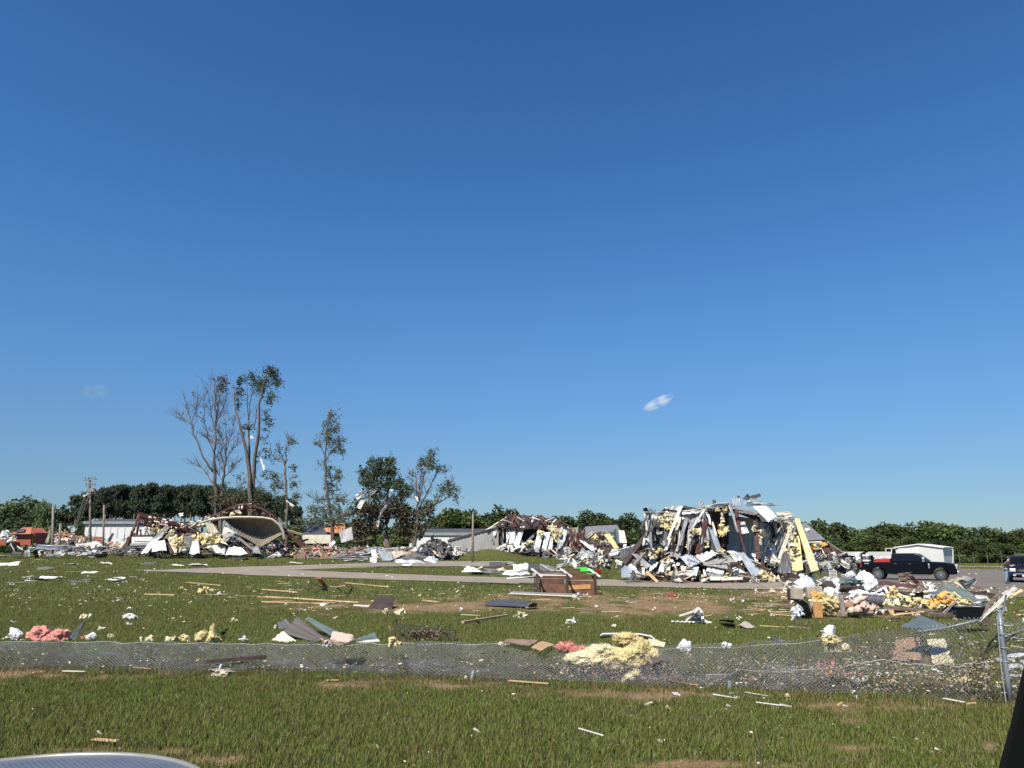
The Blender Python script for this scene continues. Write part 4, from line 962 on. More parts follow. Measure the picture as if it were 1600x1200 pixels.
for m, q, r_ in [('grey_paint', [(358, 264, 0), (470, 270, 0), (470, 282, 0), (360, 276, 0)], 0), ('shed_wall', [(660, 262, -1), (860, 240, -1), (840, 268, -1.5), (680, 285, -1.5)], 3), ('shed_wall', [(375, 290, 0), (500, 300, 0), (480, 330, -.5), (380, 335, -.5)], 3),
        ('galv', [(385, 335, -1), (420, 335, -1), (425, 650, -2), (395, 660, -2)], 3), ('galv_dark', [(420, 340, -.5), (470, 330, -.5), (440, 470, -1), (415, 480, -1)], 4), ('dark_brown', [(470, 300, -.5), (540, 225, -.5), (520, 240, -.5), (440, 430, -1)], 0),
        ('galv', [(525, 222, -1), (680, 215, -1), (660, 260, -1.4), (530, 240, -1.2)], 3), ('cream', [(600, 300, -1.3), (665, 310, -1.3), (640, 420, -1.8), (585, 420, -1.8)], 0), ('galv', [(545, 240, -1), (660, 230, -1), (610, 330, -1.5), (520, 300, -1.3)], 5),
        ('grey_paint', [(455, 440, -1), (600, 425, -1), (590, 450, -1.5), (460, 460, -1.3)], 0), ('charcoal', [(450, 455, 0), (580, 455, 0), (560, 570, 0), (450, 560, 0)], 6), ('cream', [(650, 215, -2), (676, 218, -2), (560, 500, -3), (540, 500, -3)], 0),
        ('cream', [(560, 480, -2), (580, 490, -2), (545, 590, -3), (520, 590, -3)], 0), ('galv', [(700, 310, -1.5), (725, 320, -1.5), (660, 550, -3), (630, 545, -3)], 3), ('galv_dark', [(735, 320, -1), (760, 320, -1), (690, 560, -2), (660, 550, -2)], 3), ('shed_wall', [(850, 245, -1.5), (872, 250, -1.5), (740, 440, -2.5), (725, 430, -2.5)], 2),
        ('galv', [(760, 300, -1), (830, 275, -1), (760, 400, -2), (720, 400, -2)], 4), ('cream', [(765, 410, -2), (835, 405, -2), (830, 470, -2.3), (770, 450, -2.3)], 0), ('bluegrey', [(890, 400, -1.6), (930, 390, -1.6), (1005, 590, -3), (960, 590, -3)], 5), ('galv_dark', [(870, 480, -1), (900, 470, -1), (960, 590, -2.5), (930, 600, -2.5)], 3),
        ('galv', [(1060, 210, -2.4), (1085, 215, -2.4), (1140, 440, -2.6), (1125, 430, -2.6)], 2), ('galv', [(1150, 350, -1.2), (1190, 350, -1.2), (1230, 440, -1.6), (1165, 450, -1.4)], 0),
        ('bluegrey', [(1080, 150, -1), (1160, 150, -1), (1170, 220, -1.5), (1100, 215, -1.5)], 4), ('charcoal', [(925, 165, 1), (955, 172, 1), (950, 200, .5), (925, 198, .5)], 2), ('charcoal', [(1130, 128, 0), (1150, 132, 0), (1160, 180, -.5), (1120, 165, 0)], 2), ('charcoal', [(1175, 160, 0), (1215, 112, 0), (1250, 140, 0), (1230, 165, 0)], 2),
        ('charcoal', [(1245, 130, 0), (1320, 112, 0), (1330, 136, 0), (1255, 160, 0)], 3), ('grey_paint', [(825, 168, 0), (870, 215, 0), (850, 235, -.5), (795, 205, 0)], 3), ('shed_wall', [(790, 200, 0), (800, 196, 0), (870, 238, 0), (865, 246, 0)], 0),
        ('cream', [(1190, 190, 0), (1330, 180, 1), (1340, 190, 1), (1200, 205, 0)], 0), ('shed_wall', [(1320, 190, 0), (1480, 215, 1), (1482, 226, 1), (1330, 210, 0)], 0), ('grey_paint', [(1200, 205, 0), (1420, 195, 1), (1425, 203, 1), (1210, 220, 0)], 0), ('galv', [(1180, 180, 0), (1290, 150, 0), (1290, 165, 0), (1190, 200, 0)], 3),
        ('white', [(1265, 225, -2), (1375, 215, -1), (1460, 300, -2.5), (1390, 350, -3.2)], 7), ('white', [(1310, 290, -1.4), (1390, 300, -1.4), (1420, 350, -1.4), (1330, 345, -1.4)], 0), ('cream', [(1440, 300, -1), (1600, 285, 0), (1600, 322, 0), (1470, 330, -1)], 4), ('grey_paint', [(1450, 322, -1), (1600, 320, 0), (1600, 338, 0), (1470, 342, -1)], 0),
        ('cream', [(1450, 270, 2), (1560, 262, 2), (1600, 285, 2), (1460, 300, 2)], 0),
        ('white', [(1420, 520, -1), (1450, 560, -1), (1465, 700, -1.5), (1400, 690, -1.5)], 0), ('white', [(1345, 580, 1), (1440, 570, 1), (1460, 700, 0), (1350, 690, 0)], 0), ('white', [(1250, 590, 1), (1290, 600, 1), (1310, 680, 0), (1250, 680, 0)], 0), ('white', [(1045, 540, 2), (1135, 535, 2), (1140, 600, 1), (1045, 600, 1)], 0),  # white pieces paint the sunlit lower part of the rear wall
        ('galv_dark', [(50, 605, -1), (285, 545, 1), (235, 640, -1), (130, 650, -2)], 7), ('white', [(60, 612, -1.2), (150, 590, -1), (130, 625, -1.6), (75, 630, -1.6)], 3), ('galv', [(250, 610, -2), (300, 620, -2), (420, 715, -3), (370, 740, -3)], 5), ('cream', [(350, 480, -1), (390, 500, -1), (380, 540, -1.5), (340, 545, -1.5)], 0),
        ('bluegrey', [(185, 715, -3), (250, 735, -3), (375, 805, -4), (170, 815, -4)], 7), ('white', [(225, 705, -2.8), (270, 700, -2.8), (300, 745, -3.4), (250, 745, -3.4)], 3), ('bluegrey', [(160, 740, -3.5), (200, 720, -3.5), (230, 810, -4.2), (165, 812, -4.2)], 5), ('white', [(500, 670, -3), (530, 690, -3), (515, 770, -4), (470, 765, -4)], 0), ('shed_wall', [(400, 730, -3), (470, 680, -3), (450, 720, -3.6), (390, 770, -4)], 3),
        ('grey_paint', [(575, 580, -2), (680, 570, -2), (650, 650, -3), (570, 640, -3)], 0), ('bluegrey', [(655, 645, -3), (740, 610, -2), (835, 690, -3.6), (735, 725, -4)], 7), ('white', [(780, 640, -2.6), (970, 575, -2), (1000, 595, -2.4), (850, 680, -3.4)], 5), ('grey_wall', [(835, 680, -3), (1070, 635, -2), (1115, 690, -3.6), (850, 715, -4)], 0),
        ('grey_wall', [(860, 690, -3.4), (1110, 680, -3), (1050, 745, -4.2), (870, 720, -4.2)], 0), ('white', [(885, 712, -3.6), (1030, 745, -3.8), (1010, 790, -4.6), (870, 760, -4.6)], 4), ('galv', [(870, 755, -4), (1015, 785, -4.2), (990, 818, -5), (890, 800, -5)], 4),
        ('white', [(1050, 590, -2.6), (1110, 590, -2.6), (1180, 660, -3.4), (1120, 680, -3.4)], 4), ('bluegrey', [(1115, 600, -2.4), (1190, 605, -2.4), (1345, 785, -4.6), (1265, 812, -5)], 6), ('white', [(760, 720, -3.6), (810, 730, -3.6), (790, 800, -4.6), (740, 795, -4.6)], 0), ('cream', [(535, 680, -3), (580, 670, -3), (570, 760, -4), (530, 750, -4)], 0),
        ('cream', [(900, 815, -5), (1180, 812, -5), (1170, 832, -5.4), (900, 840, -5.4)], 0), ('dark_brown', [(1180, 660, -2), (1340, 700, -2), (1370, 770, -3), (1240, 740, -3)], 0), ('galv_dark', [(960, 600, -1.6), (1040, 610, -1.6), (1100, 700, -3), (1040, 690, -3)], 4)]:
    big = P(q[0]); ln_ = max((P(q[2]) - big).length, 1)
    sh(P, M, m, q, r_, crumple=min(.14, ln_*.05) if r_ else .07, ragged=.03, nv=9)
for m, c, rx, rz in [('ins_pale', (490, 330, -2), .8, .5), ('ins_pale', (540, 300, -2), .7, .6), ('ins_yellow', (520, 360, -2), .8, .6), ('ins_pale', (570, 340, -2), .6, .6), ('ins_yellow', (600, 300, -2), .4, .3), ('ins_yellow', (560, 390, -2.2), .7, .5), ('ins_yellow', (790, 430, -2.6), .8, .5), ('ins_yellow', (600, 520, -1), .6, 1.1),
        ('ins_orange', (605, 500, -1.5), .35, .4), ('ins_pale', (860, 540, -2.4), .8, .6), ('cream', (740, 480, -2), .8, .5), ('ins_pale', (720, 540, -2), .7, .5), ('ins_yellow', (970, 240, -2), .6, .3), ('ins_yellow', (1030, 250, -2), .5, .4), ('ins_yellow', (1010, 400, -2), .35, 1.6), ('ins_pale', (1005, 330, -2), .3, .7), ('ins_yellow', (1000, 590, -3), .8, .3),
        ('ins_pale', (1335, 440, -1.6), .5, .8), ('ins_pale', (1325, 500, -1.6), .35, .6), ('ins_pale', (1270, 400, -1.5), .25, .8), ('ins_pale', (440, 600, -2), .7, .6), ('ins_yellow', (490, 600, -2.2), .6, .5), ('ins_pale', (420, 640, -2.2), .6, .5), ('ins_yellow', (1045, 800, -5), .6, .4), ('ins_yellow', (1380, 800, -5), 1.2, .6), ('ins_pale', (1440, 820, -5.2), 1.1, .5),
        ('ins_pale', (1340, 790, -5), .8, .6), ('white', (600, 700, -3.6), .9, .5), ('cream', (640, 760, -4.4), 1.0, .5), ('ins_pale', (690, 740, -4.2), .8, .4), ('white', (860, 840, -5.4), .8, .25), ('ins_pale', (880, 220, -2), .4, .2), ('cream', (1540, 345, -1), 1.2, .4), ('ins_pale', (600, 780, -4.8), .8, .3), ('white', (1540, 760, -4), .7, .5)]:
    lp(P, M, m, c, rx*.52, rz*.66, amp=.7)
for a_, b_, w, m in [((190, 712, -2.5), (385, 450, 0), .4, 'dark_brown'), ((270, 715, -3), (412, 545, -1), .28, 'grey_board'), ((300, 600, -2), (470, 560, -1.5), .12, 'dark_brown'), ((360, 270, 0), (385, 450, 0), .2, 'cream'), ((470, 330, 0), (545, 220, 0), .14, 'dark_brown'), ((420, 600, -2), (640, 600, -2.5), .1, 'brown_wood'), ((530, 790, -4.5), (740, 760, -4.5), .1, 'pine_board'),
                     ((560, 770, -4.6), (720, 720, -4), .1, 'brown_wood'), ((600, 740, -4.6), (760, 745, -4), .1, 'red_steel'), ((1050, 720, -4), (1130, 700, -4), .25, 'dark_brown'), ((1060, 710, -4.2), (1075, 790, -4.8), .2, 'dark_brown'), ((1030, 400, -1), (1270, 450, 2), .05, 'white'), ((900, 350, -1), (1270, 440, 1), .04, 'white'), ((1190, 640, -3), (1330, 700, -3), .08, 'white'),
                     ((1340, 460, -1), (1430, 560, -1), .05, 'white'), ((1380, 560, 1.5), (1385, 690, 1), .16, 'dark_brown'), ((1060, 210, -2.4), (1140, 430, -2.6), .08, 'cream'), ((640, 560, -2), (740, 310, -1), .1, 'dark_brown'), ((690, 560, -2), (800, 300, -1), .1, 'dark_brown')]:
    bm_(P, M, m, a_, b_, w, w*.7, 'broken_board')
rs = random.Random(77)
for i in range(64):
    if i < 48: X0, Y0 = rs.uniform(380, 900), rs.uniform(240, 400)
    else: X0, Y0 = rs.uniform(1380, 1600), rs.uniform(300, 420)
    ln_, tl = rs.uniform(110, 300), rs.choice([-1, -1, 1])*rs.uniform(5, 110); w_ = rs.uniform(8, 30); X1, Y1 = X0 + tl, min(Y0 + ln_, 660); d0, d1 = rs.uniform(-1.5, .3), rs.uniform(-3, -1)
    sh(P, M, rs.choice(['galv', 'galv', 'galv_dark', 'galv_dark', 'grey_paint', 'cream', 'charcoal', 'charcoal', 'shed_wall', 'grey_board', 'dark_brown', 'white']), [(X0, Y0, d0), (X0+w_, Y0+rs.uniform(-12, 12), d0), (X1+w_*rs.uniform(.3, 1.2), Y1, d1), (X1, Y1+rs.uniform(-20, 20), d1)], rs.choice([0, 2, 3]), 'hanging_strip', crumple=.14, bowv=rs.uniform(-.35, .35), bow=rs.uniform(-.1, .1), ragged=.08, nv=10)
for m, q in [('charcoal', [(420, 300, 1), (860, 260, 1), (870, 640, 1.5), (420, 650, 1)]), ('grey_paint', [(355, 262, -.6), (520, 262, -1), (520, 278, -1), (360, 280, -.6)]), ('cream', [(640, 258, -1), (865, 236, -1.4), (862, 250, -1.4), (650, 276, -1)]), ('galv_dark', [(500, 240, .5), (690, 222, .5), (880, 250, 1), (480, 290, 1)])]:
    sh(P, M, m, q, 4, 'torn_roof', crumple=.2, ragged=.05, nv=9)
for i in range(60):
    X0, Y0 = rs.uniform(380, 1560), rs.uniform(600, 830); bm_(P, M, rs.choice(['brown_wood', 'cream', 'pine_board', 'dark_brown', 'red_steel', 'galv_dark']), (X0, Y0, rs.uniform(-4.5, -2.5)), (X0 + rs.uniform(-90, 90), Y0 + rs.uniform(-60, 30), rs.uniform(-4.5, -2.5)), .07, .05, 'broken_board')
heap(M, [(1010, 800, 880), (1040, 796, 890), (1075, 800, 895), (1105, 835, 900)], 56, 60, 85, [('sheet', 'galv'), ('sheet', 'charcoal'), ('sheet', 'charcoal'), ('sheet', 'grey_paint'), ('board', 'cream'), ('board', 'dark_brown'), ('lump', 'ins_pale'), ('sheet', 'galv_dark')], (.5, 1.7), 31)
heap(M, [(985, 893, 904), (1030, 889, 905), (1100, 892, 906), (1160, 893, 908), (1215, 888, 912), (1245, 886, 913)], 51.5, 54, 85, [('sheet', 'white'), ('sheet', 'galv'), ('lump', 'ins_pale'), ('board', 'cream'), ('board', 'brown_wood'), ('sheet', 'galv_dark'), ('board', 'grey_board'), ('sheet', 'shed_wall'), ('board', 'dark_brown'), ('lump', 'white'), ('board', 'pine_board')], (.3, 1.2), 32)
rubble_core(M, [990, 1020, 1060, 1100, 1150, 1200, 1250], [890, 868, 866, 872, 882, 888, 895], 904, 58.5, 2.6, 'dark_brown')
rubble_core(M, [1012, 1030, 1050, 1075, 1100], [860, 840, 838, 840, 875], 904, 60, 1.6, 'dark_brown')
# right end: leaning yellow boards, pale strut, dark stump
for q in ([(1241, 812, -1), (1248, 812, -1), (1279, 892, -4), (1267, 895, -4)], [(1240, 842, -1), (1249, 838, -1), (1255, 892, -3.5), (1243, 895, -3.5)], [(1234, 850, -1), (1240, 845, -1), (1246, 895, -3.6), (1238, 893, -3.6)]):
    c = [W(a, b, DM + d) for a, b, d in q]; V, F = sheet_vf(c, 0, thick=.12, crumple=.03, seed=3); mk('insulation_board', V, F, 'yellow_board', M)['label'] = 'long leaning yellow insulation board'
for q in ([(1236, 815, -1), (1241, 816, -1), (1218, 882, -3.6), (1213, 878, -3.6)],):
    c = [W(a, b, DM + d) for a, b, d in q]; V, F = sheet_vf(c, 2, thick=.1, crumple=.1, seed=4); mk('strut', V, F, 'cream', M)
sh(lambda q: W(q[0], q[1], 53 + q[2]), M, 'galv_dark', [(1222, 866, 0), (1233, 864, 0), (1237, 896, -1), (1214, 895, -1)], 5, 'torn_sheet', crumple=.3)
for c in ((1238, 830), (1236, 842), (1240, 850), (1225, 862), (1220, 872), (1233, 868)):
    mk('insulation', *torn(W(*c, 54), .35, .3, .45), 'ins_pale', M)
# grey roofed wreck behind the right end
H = thing('damaged_house', 'collapsed house with grey shingle roof slope and orange insulation behind the largest ruin', 'house', onground(W(1290, 880, 82).x, 82))
P = crop(1220, 780, 8.8889, 80)
sh(P, H, 'shingle', [(200, 385, 5), (345, 350, 7), (610, 585, 2), (330, 605, 0)], 0, 'roof', crumple=.05, thick=.2)
bm_(P, H, 'cream', (345, 348, 7), (610, 580, 2), .2, .15, 'roof_trim')
sh(P, H, 'white', [(335, 415, 4), (385, 400, 4), (410, 425, 3.5), (350, 440, 3.5)], 0, 'torn_sheet')
sh(P, H, 'cream', [(330, 592, -.4), (560, 580, 0), (570, 600, 0), (330, 612, -.4)], 0, 'fascia', crumple=.04)
sh(P, H, 'ins_orange', [(405, 608, -.2), (660, 595, 1), (640, 650, 1), (480, 715, 0)], 3, 'insulation', crumple=.2)
sh(P, H, 'ins_yellow', [(430, 612, -.5), (560, 605, 0), (560, 690, 0), (490, 700, -.3)], 0, 'insulation', crumple=.3)
sh(P, H, 'dark_brown', [(360, 610, 3), (860, 720, 5), (800, 820, 3), (420, 830, 3)], 0, 'wall', crumple=.2)
sh(P, H, 'red_steel', [(640, 590, 1), (670, 600, 1), (860, 745, 2), (800, 800, 0)], 4, 'roof_sheet', crumple=.1)
sh(P, H, 'grey_paint', [(790, 770, 0), (880, 740, 1), (920, 790, 0), (850, 815, 0)], 3, 'roof_sheet')
bm_(P, H, 'cream', (655, 595, .8), (870, 745, 1.5), .18, .12, 'roof_trim')
for i in range(10): bm_(P, H, rnd.choice(['brown_wood', 'red_steel', 'cream']), (380 + i*35, 620 + i*8, 1), (420 + i*40, 800 + rnd.uniform(-30, 20), -1), .12, .12, 'rafter')
heap(H, [(1262, 866, 880), (1300, 868, 884), (1340, 868, 886), (1375, 872, 888)], 70, 78, 110, [('sheet', 'white'), ('sheet', 'galv'), ('board', 'dark_brown'), ('sheet', 'shed_wall'), ('board', 'grey_board'), ('lump', 'white'), ('sheet', 'charcoal'), ('board', 'wire_dark')], (.3, 1.5), 33)
rubble_core(H, [1262, 1290, 1330, 1385], [874, 873, 874, 880], 888, 76, 3, 'charcoal')
t = thing('trailer', 'flat pale trailer standing behind the black truck', 'trailer', onground(W(1345, 872, 92).x, 92))
c = W(1345, 868, 92); V, F = box_vf(c, (6.5, 2.2, .9)); mk('body', V, F, 'shed_wall', t)
for dx in (-2, 2): V, F = tube_vf([(c.x+dx, 90.8, c.z-.7), (c.x+dx, 91.1, c.z-.7)], .4, 12); mk('wheel', V, F, 'rubber', t)
print('ruins ready')
#PART3
# ------------------------------------------------------------------ storm-stripped trees
def hero_tree(name, label, P, D, limbs, blobs, leafm='leaf_wilt', bark='bark', twigs=26, seed=1, scraps=(), leaf=.30, twig_len=1.0, base=None, low=()):
    rg = random.Random(seed); nr = np.random.default_rng(seed)
    b = P(base or limbs[0][0][0]); z0 = float(T(b.x, b.y)); t = thing(name, label, 'tree', (b.x, b.y, z0))
    TW = []
    for k, (pl, r0, r1) in enumerate(limbs):
        off = [0.0]
        for i in range(1, len(pl)): off.append(off[-1] + rg.uniform(-.9, .9))
        pts = [P((q[0], q[1], (0 if k == 0 else 0) + o)) for q, o in zip(pl, off)]
        # subdivide with a small wander
        fine = []
        for i in range(len(pts)-1):
            for j in range(3):
                f = j/3; fine.append(pts[i].lerp(pts[i+1], f) + Vector((rg.uniform(-.12, .12), rg.uniform(-.12, .12), 0)) * (1 if (i or j) else 0))
        fine.append(pts[-1]); n = len(fine)
        if k == 0 or r0 > .3: fine[0].z = min(fine[0].z, float(T(fine[0].x, fine[0].y)) - .1) if k == 0 else fine[0].z
        rs = [r0 + (r1-r0)*i/(n-1) for i in range(n)]
        V, F = tube_vf(fine, rs, 7 if r0 > .2 else 5); mk('trunk' if k == 0 else 'limb', V, F, bark, t, smooth=True)
        for i in range(twigs):
            f = rg.uniform(.25, 1) if k else rg.uniform(.45, 1); q = f*(n-1); i0 = min(int(q), n-2); p = fine[i0].lerp(fine[i0+1], q-i0)
            d0 = (fine[i0+1]-fine[i0]).normalized(); side = Vector((rg.gauss(0, 1), rg.gauss(0, .8), rg.gauss(.2, .5))).normalized()
            L = rg.uniform(.5, 2.4)*twig_len*(1.15-.5*f); d = (d0*.9 + side*.75).normalized(); pp = [p]
            for j in range(4): pp.append(pp[-1] + d*L/4); d = (d + Vector((rg.gauss(0, .18), rg.gauss(0, .18), .12))).normalized()
            TW.append(tube_vf(pp, [.035, .03, .022, .015, .008], 3, False))
            for u in range(2):
                q = pp[rg.randint(1, 3)]; e = (d + Vector((rg.gauss(0, .6), rg.gauss(0, .6), rg.gauss(0, .4)))).normalized(); TW.append(tube_vf([q, q+e*L*.22, q+e*L*.4+Vector((0, 0, .05))], [.018, .013, .006], 3, False))
    V, F = merge(TW); o = mk('twigs', V, F, bark, t); o['kind'] = 'stuff'
    PT, SZ = [], []; PL = []
    for bl in blobs:
        X, Y, rx, ry = bl[:4]; n = int((bl[4]*(.75 if bl[4] > 200 else 1) if len(bl) > 4 else rx*ry*.10)*1.5); c = P((X, Y)); e = P((X+rx, Y)); f = P((X, Y+ry)); ax, az = (e-c).length, (f-c).length
        # leaves gather on short sprays
        ns = max(2, n//9)
        for j in range(ns):
            d = nr.normal(size=3); d /= np.linalg.norm(d); d *= nr.random()**.45; s0 = np.array(c) + d*np.array([ax, ax*.8, az])
            dr = nr.normal(size=3)*.5 + np.array([.3, 0, -.25]); m = 9
            pts = s0 + np.linspace(0, 1, m)[:, None]*dr*.9 + nr.normal(0, .14, (m, 3)); PL.append(pts)
            TW2 = tube_vf([Vector(s0), Vector(s0 + dr*.9)], [.02, .008], 3, False); PT.append(TW2)
    if PL:
        A = np.vstack(PL); V, F = tris(nr, A, leaf*.74, aspect=.8); o = mk('leaves', V, F, leafm, t); o['kind'] = 'stuff'
        V, F = merge(PT); o = mk('sprays', V, F, bark, t); o['kind'] = 'stuff'
    if low:
        PL = []
        for X, Y, rx, ry, n in low:
            c = P((X, Y)); ax, az = (P((X+rx, Y))-c).length, (P((X, Y+ry))-c).length
            d = nr.normal(size=(n, 3)); d /= np.linalg.norm(d, axis=1)[:, None]; d *= nr.random((n, 1))**.4; PL.append(np.array(c) + d*np.array([ax, ax*.8, az]))
        V, F = tris(nr, np.vstack(PL), leaf*1.05, aspect=.7); o = mk('broken_foliage', V, F, 'leaf_brown', t); o['kind'] = 'stuff'
    return t

P = crop(260, 560, 5, 120)
hero_tree('stripped_tree', 'tall bare tree stripped of leaves, leftmost of the storm damaged trees', P, 120,
  [([(388, 1500), (385, 1020), (375, 880), (378, 700), (386, 500), (380, 300), (372, 140)], .36, .04), ([(368, 890), (285, 770), (215, 590), (198, 500), (165, 400), (130, 270)], .17, .03), ([(198, 510), (150, 490), (90, 420)], .07, .02), ([(200, 500), (225, 420), (245, 300)], .06, .02),
   ([(376, 740), (320, 600), (300, 480), (292, 290)], .10, .03), ([(382, 600), (345, 430), (325, 200)], .09, .03), ([(386, 520), (430, 420), (472, 300)], .08, .02), ([(386, 480), (410, 330), (432, 160)], .09, .03), ([(372, 980), (320, 910), (270, 850), (205, 815)], .12, .02), ([(380, 700), (350, 640), (290, 600)], .05, .02), ([(385, 560), (400, 420), (395, 250)], .06, .02)],
  [(435, 150, 30, 30), (430, 210, 45, 50), (380, 150, 20, 40, 14), (210, 260, 20, 20, 12), (350, 560, 30, 60, 20), (250, 460, 60, 120, 22)], leafm='leaf_brown', twigs=26, seed=41, twig_len=1.5)
hero_tree('stripped_tree', 'shorter bare forked tree right beside the tallest leafless tree', P, 120,
  [([(430, 1500), (435, 1020), (450, 900), (465, 780), (467, 650), (452, 430)], .26, .04), ([(466, 720), (505, 600), (530, 460)], .08, .02), ([(466, 700), (430, 620), (400, 560)], .06, .02), ([(450, 930), (500, 880), (570, 800)], .09, .02), ([(462, 790), (520, 720), (560, 640)], .07, .02), ([(452, 900), (420, 830), (392, 760)], .06, .02), ([(440, 960), (400, 900), (380, 850)], .05, .02), ([(460, 830), (430, 750), (412, 640)], .06, .02)],
  [(500, 820, 30, 40, 18), (470, 480, 40, 80, 24), (460, 1000, 60, 40, 40)], leafm='leaf_brown', twigs=26, seed=42, twig_len=1.4)
hero_tree('stripped_tree', 'tallest tree with three stems and a ragged leafy top blown to the right', P, 118,
  [([(655, 1500), (655, 1100), (645, 850), (610, 660), (565, 490), (535, 380), (522, 180)], .42, .05), ([(650, 1500), (662, 1100), (652, 800), (640, 500), (628, 190)], .32, .04), ([(668, 1500), (672, 1100), (685, 780), (715, 600), (728, 350), (762, 200), (805, 90)], .40, .05), ([(690, 560), (700, 420), (745, 260)], .12, .03), ([(640, 480), (660, 300), (680, 250)], .08, .02), ([(640, 900), (600, 960), (580, 1040)], .06, .02), ([(690, 900), (740, 1000), (770, 1060)], .06, .02)],
  [(570, 165, 48, 30), (560, 270, 32, 50), (555, 360, 22, 40), (660, 135, 42, 38), (690, 200, 40, 40), (815, 110, 62, 48, 560), (855, 180, 52, 40, 330), (760, 180, 60, 50, 330), (740, 240, 50, 50), (810, 290, 38, 40), (800, 330, 30, 25), (782, 420, 24, 24), (780, 480, 40, 26), (805, 520, 28, 18), (765, 550, 24, 14), (620, 530, 48, 28), (600, 580, 30, 40, 30), (755, 640, 30, 28, 40), (795, 610, 16, 14), (780, 720, 55, 24, 60), (800, 770, 40, 40, 60), (720, 770, 30, 40, 40), (765, 910, 36, 50, 60), (570, 920, 44, 40, 50), (600, 1000, 50, 50, 60), (730, 1030, 60, 60, 130), (760, 1080, 30, 20, 60), (560, 1070, 70, 40, 120)],
  leafm='leaf', twigs=16, seed=43, low=[(560, 1120, 160, 60, 700), (430, 1100, 120, 60, 500), (700, 1150, 90, 60, 350)])
hero_tree('stripped_tree', 'thin broken tree with few leaves, second from the left of the ragged single stems', P, 112,
  [([(945, 1500), (940, 1150), (930, 900), (930, 800), (938, 700)], .27, .07), ([(930, 810), (895, 750), (865, 680)], .08, .02), ([(935, 720), (950, 660), (962, 610)], .07, .02), ([(928, 820), (880, 800), (840, 790)], .06, .02), ([(938, 960), (970, 940), (1010, 930)], .05, .02), ([(935, 1060), (890, 1000), (850, 960)], .05, .02)],
  [(965, 650, 26, 36), (885, 700, 20, 24, 14), (985, 850, 28, 30), (900, 780, 40, 24, 20), (845, 920, 46, 34), (850, 1000, 40, 50), (990, 980, 36, 30), (1010, 1065, 36, 34), (890, 1080, 50, 60, 70), (970, 1120, 50, 50, 60)], twigs=22, seed=44)
P = crop(460, 620, 4.8, 108)
hero_tree('stripped_tree', 'slender tree with thin windblown leaves standing alone in the middle gap', P, 108,
  [([(300, 1160), (290, 1050), (265, 850), (242, 700), (230, 450), (238, 250), (275, 100)], .34, .04), ([(232, 480), (270, 420), (330, 370)], .07, .02), ([(240, 660), (300, 620), (330, 560)], .06, .02), ([(232, 440), (190, 370), (150, 350)], .06, .02), ([(240, 300), (290, 250), (330, 235)], .06, .02), ([(262, 830), (330, 780), (400, 745)], .07, .02), ([(262, 840), (180, 780), (110, 745)], .06, .02), ([(280, 960), (350, 900), (400, 880)], .06, .02)],
  [(278, 125, 34, 32), (262, 180, 46, 34), (300, 235, 46, 22), (245, 260, 60, 30), (180, 345, 36, 16), (255, 330, 56, 46), (335, 330, 44, 36), (345, 395, 34, 34), (300, 400, 40, 20), (205, 480, 34, 22), (262, 540, 46, 26), (250, 590, 30, 30), (325, 590, 34, 50), (240, 660, 26, 40), (290, 680, 40, 40), (200, 760, 56, 22), (330, 760, 84, 26), (140, 840, 56, 40), (250, 850, 110, 50), (380, 870, 54, 36), (300, 930, 120, 44), (180, 920, 100, 40), (70, 930, 70, 26)], twigs=24, seed=45, twig_len=.8, leaf=.26)
F_ = hero_tree('damaged_tree', 'broad dark leafy tree with twisted white sheet metal caught in its branches', P, 106,
  [([(695, 1160), (690, 1050), (688, 880), (702, 700), (700, 560)], .55, .08), ([(690, 900), (620, 760), (590, 640), (605, 545)], .16, .03), ([(692, 860), (760, 760), (800, 680)], .14, .03), ([(690, 960), (600, 900), (530, 860)], .12, .03), ([(480, 900), (430, 1010), (330, 1020)], .10, .05), ([(716, 700), (712, 550)], .10, .04)],
  [(690, 485, 74, 36, 520), (600, 500, 66, 42, 420), (515, 560, 46, 46, 330), (640, 560, 90, 50, 800), (550, 630, 84, 50, 560), (730, 570, 40, 46, 330), (700, 660, 110, 60, 800), (790, 650, 46, 36, 300), (845, 680, 22, 22, 90), (820, 730, 44, 34, 200), (600, 730, 90, 60, 560), (470, 800, 44, 50, 260), (440, 850, 24, 34, 100), (760, 770, 80, 46, 420)],
  leafm='leaf', twigs=18, seed=46, leaf=.33, low=[(560, 850, 110, 70, 1000), (700, 850, 110, 70, 900), (810, 860, 70, 70, 600), (480, 980, 60, 90, 700), (520, 1080, 90, 50, 700), (600, 960, 90, 80, 700), (800, 980, 60, 90, 500)])
